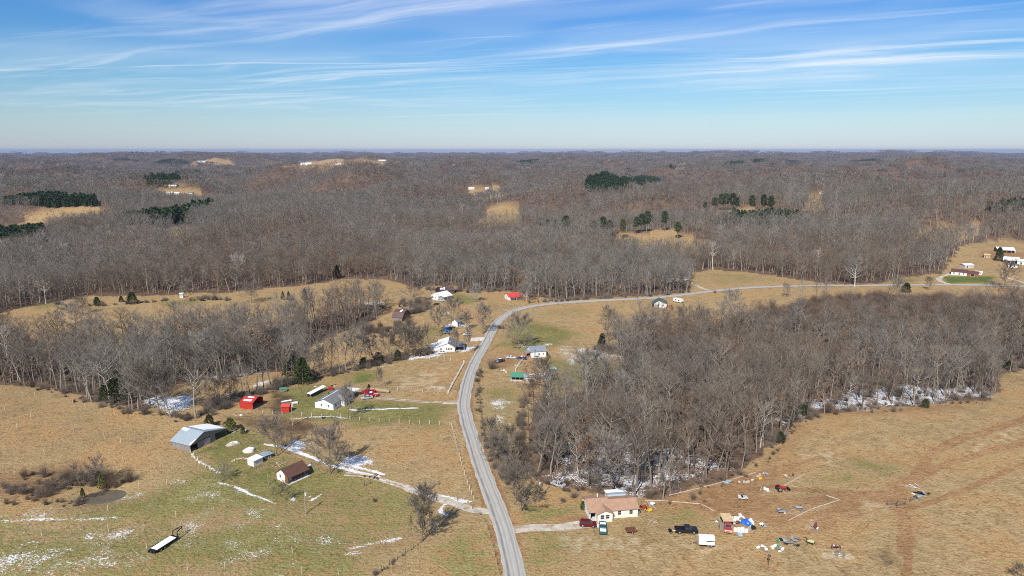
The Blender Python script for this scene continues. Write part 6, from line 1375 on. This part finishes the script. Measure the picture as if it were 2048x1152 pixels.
def pole(px, H, label, kind='plain', rz=.4):
    q = at(px); o = thing('utility_pole', label, 'pole', (q[0], q[1], q[2]-.1), rz); MB().tube((0, 0, -.5), (.05, 0, H), .15, .10, 8).build('shaft', M_POLE, o)
    if 'can' in kind: MB().tube((.3, 0, H-2.0), (.3, 0, H-1.1), .24, .24, 10).build('transformer', M_PLASTICW, o)
    if 'arm' in kind: MB().box(-.05, .07, -1.2, 1.2, H-.6, H-.48).build('crossarm', M_POLE, o)
    if 'lamp' in kind: MB().tube((0, 0, H*.62), (1.2, .1, H*.66), .03, .03, 5).build('lamp_arm', M_CHROME, o); MB().tube((1.1, .1, H*.66), (1.6, .12, H*.66), .14, .1, 8).build('lamp_head', M_PLASTICW, o)
    if 'top' in kind: MB().tube((0, 0, H), (0, 0, H+.9), .03, .03, 5).build('insulator_pin', M_CHROME, o)
pole((611.5, 1028), 7.6, 'utility pole with white transformer and lamp in near field', 'can lamp top'); pole((537, 970), 3.6, 'short pale service post left of the cabin', 'arm'); pole((585.5, 852), 9.6, 'tall pole with transformer beside the small red shed', 'can'); pole((1077.5, 1003), 7.2, 'dark wooden pole with white meter left of silver car', 'can')
pole((979, 703), 11.5, 'leaning utility pole on the right of the road', 'arm'); pole((948, 701), 7.5, 'thin pole beside the roadside house', 'top'); pole((896, 655), 10.5, 'tall pole behind the blue lean-to', 'can'); pole((877, 608), 8.5, 'pole in the dirt yard of hilltop house', 'top'); pole((1331.5, 598), 8.5, 'pale pole at the wood edge by dark-roofed house', 'top'); pole((1392, 574), 8.0, 'pole beside the turning of north drive', 'top')

# ------------------------------------------------------------------ hay, heaps, gates, animals, junk
for i in range(8):
    q = at((743+i*4.6, 782+i*.55)); o = thing('hay_bale', 'round weathered hay bale, %s in the row from the dark cedar' % ORD[i], 'hay bale', q, .1, 'hay bales in a row')
    MB().tube((-.62, 0, .72), (.62, 0, .72), .75, .75, 14).build('roll', M_HAY, o)
for px, s, lab, mt in (((466, 889), (2.2, 1.4, 1.1), 'low brown earth heap right of the barn', M_STONE), ((498, 902), (2.4, 1.5, 1.3), 'larger pale rubble heap above the pale shed', M_CONC)):
    q = at(px); o = thing('earth_heap', lab, 'heap', q, .5); MB().lump((0, 0, -.15), s[0], s[1], s[2], int(px[0]), 14, 6, .3).build('mound', mt, o, True); MB().lump((.5, .1, s[2]*.35), s[0]*.6, s[1]*.7, s[2]*.62, int(px[1]), 12, 5, .3).build('snow', M_SNOW, o, True)
q0 = at((383, 907)); o = thing('stone_row', 'row of pale stones running from the barn corner', 'stones', q0)
for i in range(34):
    f = i/33; q = at((383+f*55, 907+f*43+3*math.sin(f*5))); MB().lump((q[0]-q0[0]+gb.normal(0, .2), q[1]-q0[1]+gb.normal(0, .2), q[2]-q0[2]-.05), .25+.3*gb.random(), .22+.25*gb.random(), .2+.2*gb.random(), i, 7, 3, .3).build('stone', M_CONC if i % 3 else M_STONE, o)
q0 = at((480, 922)); o = thing('stone_ring', 'curved bed of pinkish stones left of the pale shed', 'stones', q0)
for i in range(22):
    a = i/21*3.6-.4; MB().lump((3.0*math.cos(a)+.6+gb.normal(0, .3), 2.0*math.sin(a)+gb.normal(0, .3), 0), .4, .35, .28, 50+i, 7, 3, .3).build('stone', material('pinkish_stone', (.42, .31, .27), .9), o)
def gate(px, rz, label, L=3.2):
    q = at(px); o = thing('farm_gate', label, 'gate', q, rz)
    for x_ in (0, L): MB().tube((x_, 0, -.3), (x_, 0, 1.5), .09, .08, 6).build('post', M_POSTDARK, o)
    for z_ in (.25, .55, .85, 1.15): MB().tube((.08, 0, z_), (L-.08, 0, z_), .03, .03, 5).build('rail', M_WIRE, o)
    MB().tube((.1, 0, .25), (L-.1, 0, 1.15), .025, .025, 5).build('brace', M_WIRE, o)
gate((1774, 1011), .15, 'tube gate on the pale ground, left of three'); gate((1793, 1013), .3, 'tube gate beside the dirt crossing, middle of three'); gate((1820, 1003), .5, 'tube gate below the scrap heap, right of three'); gate((868, 972), .6, 'small dark gate standing in the field above the snowy track', 1.8); gate((729, 972), .7, 'small dark gate beside the cabin track', 2.0); gate((1025, 766), 0, 'pale gate below the green-roofed shed', 2.4)
# hay ring
q = at((1680, 1111)); o = thing('hay_ring', 'grey metal hay feeder ring on scattered straw', 'feeder', q)
for z_ in (.15, .6, 1.1):
    b_ = MB()
    for k in range(16): a, c = 2*math.pi*k/16, 2*math.pi*(k+1)/16; b_.tube((1.15*math.cos(a), 1.15*math.sin(a), z_), (1.15*math.cos(c), 1.15*math.sin(c), z_), .035, .035, 5, False)
    b_.build('hoop', M_CHROME, o)
for k in range(12): a = 2*math.pi*k/12; MB().tube((1.15*math.cos(a), 1.15*math.sin(a), .1), (1.15*math.cos(a), 1.15*math.sin(a), 1.1), .03, .03, 4, False).build('bar', M_CHROME, o)
MB().lump((0, 0, .02), .9, .9, .4, 4, 12, 4, .3).build('hay', M_HAY, o)
def horse(px, rz, label, coat, head_low, blanket=None, pts_=None):
    q = at(px); o = thing('horse', label, 'horse', q, rz)
    v = [(-.70, 0, 1.18), (-.1, 0, 1.12), (.5, 0, 1.18)]; r = [(.30, .30), (.33, .33), (.29, .31)]; e = [(0, 1), (1, 2)]
    def ch(root, *pp):
        p = root
        for c, rr in pp: v.append(c); r.append((rr, rr)); e.append((p, len(v)-1)); p = len(v)-1
    if head_low: ch(2, ((.88, 0, 1.22), .18), ((1.18, 0, .9), .13), ((1.34, 0, .62), .12), ((1.36, .0, .36), .09), ((1.40, 0, .18), .07))
    else: ch(2, ((.82, 0, 1.48), .18), ((1.05, 0, 1.80), .13), ((1.20, 0, 1.86), .12), ((1.42, 0, 1.70), .09), ((1.56, 0, 1.60), .07))
    for s in (-1, 1):
        ch(2, ((.50, s*.19, .92), .14), ((.53, s*.19, .50), .07), ((.50, s*.19, .12), .05), ((.57, s*.19, .03), .06)); ch(0, ((-.68, s*.20, .92), .17), ((-.55, s*.21, .74), .12), ((-.84, s*.20, .48), .065), ((-.78, s*.20, .12), .05), ((-.70, s*.2, .03), .06))
    ch(0, ((-1.0, 0, 1.2), .06), ((-1.10, 0, .9), .07), ((-1.10, 0, .55), .03))
    me = bpy.data.meshes.new('body'); me.from_pydata(v, e, []); me.materials.append(coat); b_ = bpy.data.objects.new('body', me); COL.objects.link(b_); b_.parent = o
    b_.modifiers.new('skin', 'SKIN'); sk = me.skin_vertices[0].data
    for i, rr in enumerate(r): sk[i].radius = rr
    sk[0].use_root = True
    b_.modifiers.new('smooth', 'SUBSURF').levels = 1; b_.modifiers['smooth'].render_levels = 1
    hx, hz = ((1.22, 1.02) if head_low else (1.12, 1.96))
    MB().tube((hx, .07, hz), (hx+.02, .09, hz+.16), .04, .01, 5).build('ear', coat, o); MB().tube((hx, -.07, hz), (hx+.02, -.09, hz+.16), .04, .01, 5).build('ear', coat, o)
    if blanket:
        pr = [(.40*math.cos(a), 1.13+.38*math.sin(a)) for a in np.linspace(math.radians(-25), math.radians(205), 12)]
        vs2 = [(x_, y__, z__) for x_ in (-.95, .55) for y__, z__ in pr]; MB().add(vs2, [(i, i+1, i+13, i+12) for i in range(11)]).build('blanket', blanket, o, True)
BAY = material('bay_coat', (.10, .035, .02), .6, 0, .25, 2); CHEST = material('chestnut_coat', (.13, .03, .022), .6, 0, .25, 2, var2=(.6, .57, .52))
horse((1619, 1090), math.radians(150), 'brown horse wearing a pale green blanket', BAY, False, material('pale_green_blanket', (.42, .43, .22), .8)); horse((1670, 1099), math.radians(-12), 'reddish brown and white horse eating by hay ring', CHEST, True)
# canopy over the old red pickup
h, L = site((1446, 1057), (1467, 1057), 'canopy', 'tan sheet canopy over the old red pickup', 'canopy')
MB().slab((-L/2, 0, 2.1), (L/2, 0, 2.1), (L/2, 3.6, 2.5), (-L/2, 3.6, 2.5), .06).build('sheet', M_WOODPALE, h); posts(h, (-L/2+.1, L/2-.1), .1, 2.05, .05, M_POST); posts(h, (-L/2+.1, L/2-.1), 3.5, 2.4, .05, M_POST)
MB().box(-L/2-1.0, -L/2-.1, -.6, .6, -.2, 1.2).build('crate', M_WOODGREY, h)
# white panels round the junk yard
for i, (a, b_) in enumerate([((1467, 1063), (1474, 1064)), ((1474.5, 1064), (1481, 1065)), ((1481.5, 1065), (1488, 1065.5)), ((1488.5, 1065.5), (1495, 1066)), ((1495.5, 1066), (1502, 1059)), ((1502, 1058), (1504, 1048)), ((1458, 1040), (1466, 1042)), ((1467, 1042), (1478, 1043))]):
    h, L = site(a, b_, 'panel', 'white sheet panel, %s' % ['first along the front from the canopy', 'second along the front from the canopy', 'third along the front from the canopy', 'fourth along the front from the canopy', 'slanting at the right front corner of junk yard', 'standing at the right end by the blue tarp', 'behind the tan canopy, left one', 'behind the junk crates, right of the canopy'][i], 'panel', 'white panels round the junk yard')
    MB().box(-L/2, L/2, 0, .06, -.2, 1.25+.2*(i % 3)).build('sheet', M_PLASTICW, h); MB().box(-L/2+.1, -L/2+.18, .06, .14, -.2, 1.3).build('stake', M_POSTDARK, h)
q = at((1494, 1047)); o = thing('tarp_heap', 'bright blue tarpaulin thrown over a heap', 'tarp', q, -.2); MB().lump((0, 0, -.1), 1.7, 1.3, 1.3, 8, 14, 6, .22).build('tarp', M_TARP, o); MB().lump((.9, .3, .1), 1.0, 1.0, 1.25, 18, 12, 5, .25).build('white_sheet', M_SNOW, o, True)
q = at((1480, 1070)); o = thing('tarp_bundle', 'small light blue bundle below the junk yard', 'bundle', q, .2); MB().lump((0, 0, -.05), .8, .6, .9, 5, 10, 5, .35).build('sheet', BLUEP, o); MB().lump((.2, -.3, 0), .35, .3, .4, 6, 8, 4, .3).build('rag', M_SNOW, o)
q = at((1107, 737)); o = thing('tarp_heap', 'light blue tarpaulin heap beyond the mobile home', 'tarp', q, .1); MB().lump((0, 0, -.1), 1.8, 1.2, .9, 15, 12, 5, .3).build('tarp', material('pale_blue_tarp', (.25, .5, .65), .5), o); MB().lump((-.6, .2, 0), .7, .5, .7, 16, 8, 4, .3).build('snow', M_SNOW, o)
def pile(px, nm, label, items, spread, cat='junk', rz=0.2, seed=0):
    """a heap of separate scraps: each piece a part"""
    g = np.random.default_rng(seed+int(px[0])); q = at(px); o = thing(nm, label, cat, q, rz)
    for i, (kind, mt) in enumerate(items):
        x_, y_ = g.normal(0, spread[0]), g.normal(0, spread[1]); a = g.random()*3.14
        if kind == 'sheet': w, l = .25+.3*g.random(), .55+.6*g.random(); c, s = math.cos(a), math.sin(a); z_ = .15+.06*i; zz_ = [z_+g.normal(0, .12) for _ in range(4)]; pc_ = MB().slab(*[(x_+c*u-s*v_, y_+s*u+c*v_, max(.08, zk)) for (u, v_), zk in zip(((-l, -w), (l, -w), (l, w), (-l, w)), zz_)], .04)
        elif kind == 'plank': l = 1.2+g.random(); pc_ = MB().slab((x_-l*math.cos(a), y_-l*math.sin(a), .2), (x_+l*math.cos(a), y_+l*math.sin(a), .2+.2*g.random()), (x_+l*math.cos(a)-.12*math.sin(a), y_+l*math.sin(a)+.12*math.cos(a), .25), (x_-l*math.cos(a)-.12*math.sin(a), y_-l*math.sin(a)+.12*math.cos(a), .2), .06)
        elif kind == 'tyre': pc_ = MB(); [pc_.tube((x_+.3*math.cos(t_), y_+.3*math.sin(t_), .12), (x_+.3*math.cos(t_+.53), y_+.3*math.sin(t_+.53), .12), .11, .11, 6, False) for t_ in np.arange(0, 6.28, .524)]
        elif kind == 'drum': pc_ = MB().tube((x_, y_, 0), (x_, y_, .85), .3, .3, 10)
        elif kind == 'box': w = .3+.3*g.random(); pc_ = MB().extrude_y([(x_-w, 0), (x_+w, 0), (x_+w*.9, w*1.3), (x_-w, w*1.5)], y_-w, y_+w)
        else: pc_ = MB().lump((x_, y_, -.05), .35+.4*g.random(), .3+.3*g.random(), .3+.3*g.random(), i+int(px[0]), 8, 4, .4)
        pc_.build({'sheet': 'sheet', 'plank': 'plank', 'tyre': 'tyre', 'drum': 'drum', 'box': 'crate', 'bag': 'bag'}[kind], mt, o)
    return o
GR, WD, WH = M_METAL, M_WOODGREY, M_PLASTICW; GN_ = material('green_plastic', (.02, .25, .09), .5)
pile((1580, 1086), 'scrap_heap', 'heap of grey sheets, planks and tyres near the horses', [('sheet', GR)]*4+[('sheet', WD)]*3+[('plank', WD)]*5+[('tyre', M_TYRE)]*3+[('bag', M_DARK)]*2, (1.6, 1.3), seed=3)
pile((1555, 1090), 'rubbish', 'scattered green and white rubbish left of the grey scrap heap', [('bag', WH)]*4+[('bag', GN_), ('drum', GN_), ('bag', WH), ('tyre', M_TYRE), ('box', M_DARK)], (1.7, 1.2))
pile((1530, 1096), 'rubbish', 'white rags and boards left of the green rubbish', [('bag', WH)]*3+[('sheet', WH)]+[('plank', WD)]*2, (1.3, .8)); pile((1486, 1047), 'junk_heap', 'jumble of crates and boards inside the white panels', [('box', WD), ('box', M_DARK), ('box', M_RUST), ('bag', WH), ('bag', M_DARK), ('sheet', WD), ('box', WH), ('plank', M_WOODPALE), ('bag', WH), ('tyre', M_TYRE)], (1.7, 1.4))
pile((1470, 1037), 'junk_heap', 'white sheets and frames at the back of junk yard', [('sheet', WH)]*3+[('box', WH), ('box', M_DARK), ('bag', WH)], (2.2, .7)); pile((1524, 1051), 'junk_heap', 'grey and white scraps right of the junk yard', [('sheet', GR), ('bag', WH), ('plank', M_POST), ('tyre', M_TYRE), ('bag', WH)], (1.1, .9)); pile((1440, 1050), 'junk_heap', 'dark odds and ends left of the tan canopy', [('bag', M_DARK), ('bag', WH), ('plank', WD), ('box', WD)], (.8, 1.0))
pile((1838, 989), 'scrap_heap', 'dark scrap heap of metal right of the dirt crossing', [('sheet', M_BLACK)]*3+[('bag', M_DARK)]*3+[('sheet', GR)]*2+[('bag', WH), ('plank', WD), ('tyre', M_TYRE)], (1.5, .9)); pile((1826, 975), 'boards', 'pale boards lying above the dark scrap heap', [('plank', M_CONC)]*4, (1.9, .8)); pile((1632, 1057), 'junk_heap', 'rusty red sheet and grey scraps by the dirt track', [('sheet', GR), ('bag', WH), ('plank', GR)], (.5, .4))
q = at((1633, 1058)); o = thing('rusty_sheet', 'rusty red metal plate standing on edge by dirt track', 'plate', q, .7); MB().slab((-.8, 0, .1), (.8, .1, .1), (.7, .5, 1.7), (-.6, .5, 1.4), .08).build('plate', M_RUST, o); MB().tube((0, .6, 0), (0, .4, 1.2), .05, .05, 5).build('prop', M_POSTDARK, o)
for px, lab, items, sp in (((1453, 966), 'grey sheets stacked on the bare dirt', [('sheet', GR)]*4, (.9, .4)), ((1495, 963), 'row of stones and yellow scraps on the dirt', [('bag', M_CONC)]*4+[('bag', material('yellow_paint', ()))]+[('bag', M_STONE)]*3, (2.4, .7)), ((1525, 950), 'grey rubble heap at end of the pale rail', [('bag', M_STONE)]*4+[('sheet', GR)], (1.0, .6)), ((1545, 978), 'scattered stones left of the tractor', [('bag', M_CONC)]*5+[('plank', M_CONC)], (1.9, 1.2)), ((1572, 953), 'barrel and timbers beyond the tractor', [('drum', M_RUST), ('bag', M_STONE), ('plank', M_POST), ('plank', WD), ('bag', M_CONC)], (1.4, .6)), ((1580, 1023), 'pile of poles and grey sheets in the pale garden', [('plank', WD)]*6+[('sheet', GR)]*3+[('bag', WH)], (2.4, 1.0)), ((1303, 1009), 'white sticks and frame beside the riding mowers', [('plank', M_CONC)]*4+[('sheet', WH), ('bag', WD)], (.8, .6)), ((1305, 1045), 'crossed pale planks on the yard grass', [('plank', M_POST)]*3, (.5, .5)), ((545, 932), 'heap of brown brush and white chairs behind the cabin', [('bag', M_WOODBROWN)]*4+[('plank', M_CONC)]*4, (1.8, .6)), ((622, 930), 'grey timber heap right of the cabin roof', [('plank', WD)]*4+[('sheet', WD), ('bag', WH)], (1.2, .6)), ((748, 953), 'dark rusty machinery beside the snowy track', [('sheet', M_RUST), ('plank', M_BLACK), ('plank', M_BLACK), ('tyre', M_TYRE), ('box', M_RUST)], (1.3, .7)), ((480, 862), 'dark junk with blue-white sheets right of the barn', [('sheet', GR), ('sheet', GR), ('bag', M_DARK), ('tyre', M_TYRE), ('bag', M_DARK), ('sheet', WH)], (1.7, 1.0)), ((440, 848), 'dark timber heap behind the barn', [('plank', M_BLACK)]*3+[('bag', M_DARK)]*3, (1.6, .7)), ((900, 669), 'reddish brush and pallets behind the roadside house', [('box', M_WOODBROWN)]*3+[('plank', M_WOODBROWN)]*4+[('sheet', M_REDBRICK)], (3.0, 1.6)), ((922, 665), 'flat tan sheet lying behind the roadside house', [('sheet', M_WOODPALE)]*3, (1.6, .8)), ((475, 830), 'hay scraps and white tub in the muddy yard', [('bag', M_HAY)]*3+[('bag', WH)], (1.3, .6)), ((660, 835), 'dark tyres along the yard fence', [('tyre', M_TYRE)]*4, (3.2, .5)), ((640, 773), 'pale stones and dark posts behind the long shelter', [('bag', M_CONC)]*4+[('bag', M_DARK)]*2, (2.6, 1.0)), ((1006, 743), 'white box and pink scraps on bare ground', [('box', WH), ('box', WH), ('bag', M_PLASTICW), ('sheet', M_STONE)], (1.0, .7)), ((1040, 733), 'pinkish board heap inside low white fence', [('plank', M_WOODPALE)]*4+[('bag', M_STONE)]*3, (1.8, 1.2)), ((1095, 770), 'grey rubbish below the snowy mobile home', [('sheet', GR), ('bag', WH), ('bag', WD), ('sheet', WD)], (1.6, 1.0)), ((1197, 1052), 'white objects beside the teal pickup', [('bag', WH), ('box', WH)], (.6, .4))):
    pile(px, 'junk_heap', lab, items, sp)
# long pale rails lying on the ground
for a, b_, lab in (((1338, 991), (1400, 976), 'long pale rail on the dirt, nearest the ranch house'), ((1402, 975.5), (1462, 960), 'long pale rail on the dirt, middle of the line'), ((1464, 959), (1512, 945), 'long pale rail on the dirt, by rubble heap'), ((1577, 1041), (1622, 1019), 'long pale rail on the lower edge of garden plot, left'), ((1624, 1018), (1680, 1000), 'long pale rail on the lower edge of garden plot, right'), ((1566, 973), (1610, 948), 'long pale rail beyond the tractor'), ((1652, 991), (1677, 999), 'short pale rail closing the garden plot'), ((1290, 1001), (1330, 1002), 'pale rail along the yard edge, left piece'), ((1332, 1002), (1400, 1008), 'pale rail along the yard edge, middle piece'), ((1402, 1008), (1428, 1022), 'pale rail along the yard edge, right piece')):
    p0, p1 = at(a), at(b_); d = p1-p0; n = np.array([-d[1], d[0], 0]); n /= np.linalg.norm(n); vs_ = []
    k_ = 8; o = MB()
    for i in range(k_):
        u0 = p0+d*i/k_; u1 = p0+d*(i+1)/k_
        for u_ in (u0, u1): u_[2] = T(u_[0], u_[1])+.16
        o.slab(u0-n*.07, u1-n*.07, u1+n*.07, u0+n*.07, .2)
    tag(o.build('rail', M_POST), lab, 'rail')
# dark dead post with a box on it
q = at((1536, 1131)); o = thing('dead_snag', 'dark broken snag with a side branch near bottom edge', 'snag', q); MB().tube((0, 0, -.3), (.1, 0, 2.4), .12, .08, 6).build('trunk', M_POSTDARK, o); MB().tube((.05, 0, 1.2), (1.4, .2, 1.9), .06, .03, 5).build('branch', M_POSTDARK, o); MB().lump((.1, 0, 2.4), .4, .3, .7, 3, 8, 5, .3).build('stub', M_POSTDARK, o)
# mailboxes by the road
for px, lab in (((1096, 607), 'dark mailbox post by the cross road'), ((1116, 610), 'small dark barrel beside the cross road'), ((958, 684), 'dark mailbox at the concrete drive')):
    q = at(px); o = thing('mailbox', lab, 'mailbox', q, .3); MB().tube((0, 0, -.3), (0, 0, 1.0), .06, .06, 5).build('post', M_POSTDARK, o); MB().extrude_x([(-.15, 1.0), (.15, 1.0), (.15, 1.2), (0, 1.32), (-.15, 1.2)], -.3, .3).build('box', M_BLACK, o)
# ------------------------------------------------------------------ the winter air
hz = MB().box(-41500, 41500, -41500, 41500, float(GZ.min())-1.5, max(float(GZ.max())+24, 118.0))
hm = bpy.data.materials.new('haze'); hm.use_nodes = True; nt = hm.node_tree; nt.nodes.clear()
pv = N(nt, 'ShaderNodeVolumePrincipled', inp={'Density': 3.4e-5, 'Anisotropy': 0.0}); pv.inputs['Color'].default_value = (.43, .54, .82, 1)
mo = N(nt, 'ShaderNodeOutputMaterial'); nt.links.new(pv.outputs[0], mo.inputs['Volume'])
hz = hz.build('haze', hm); hz['kind'] = 'stuff'; hz['label'] = 'pale bluish haze lying over the far hills'
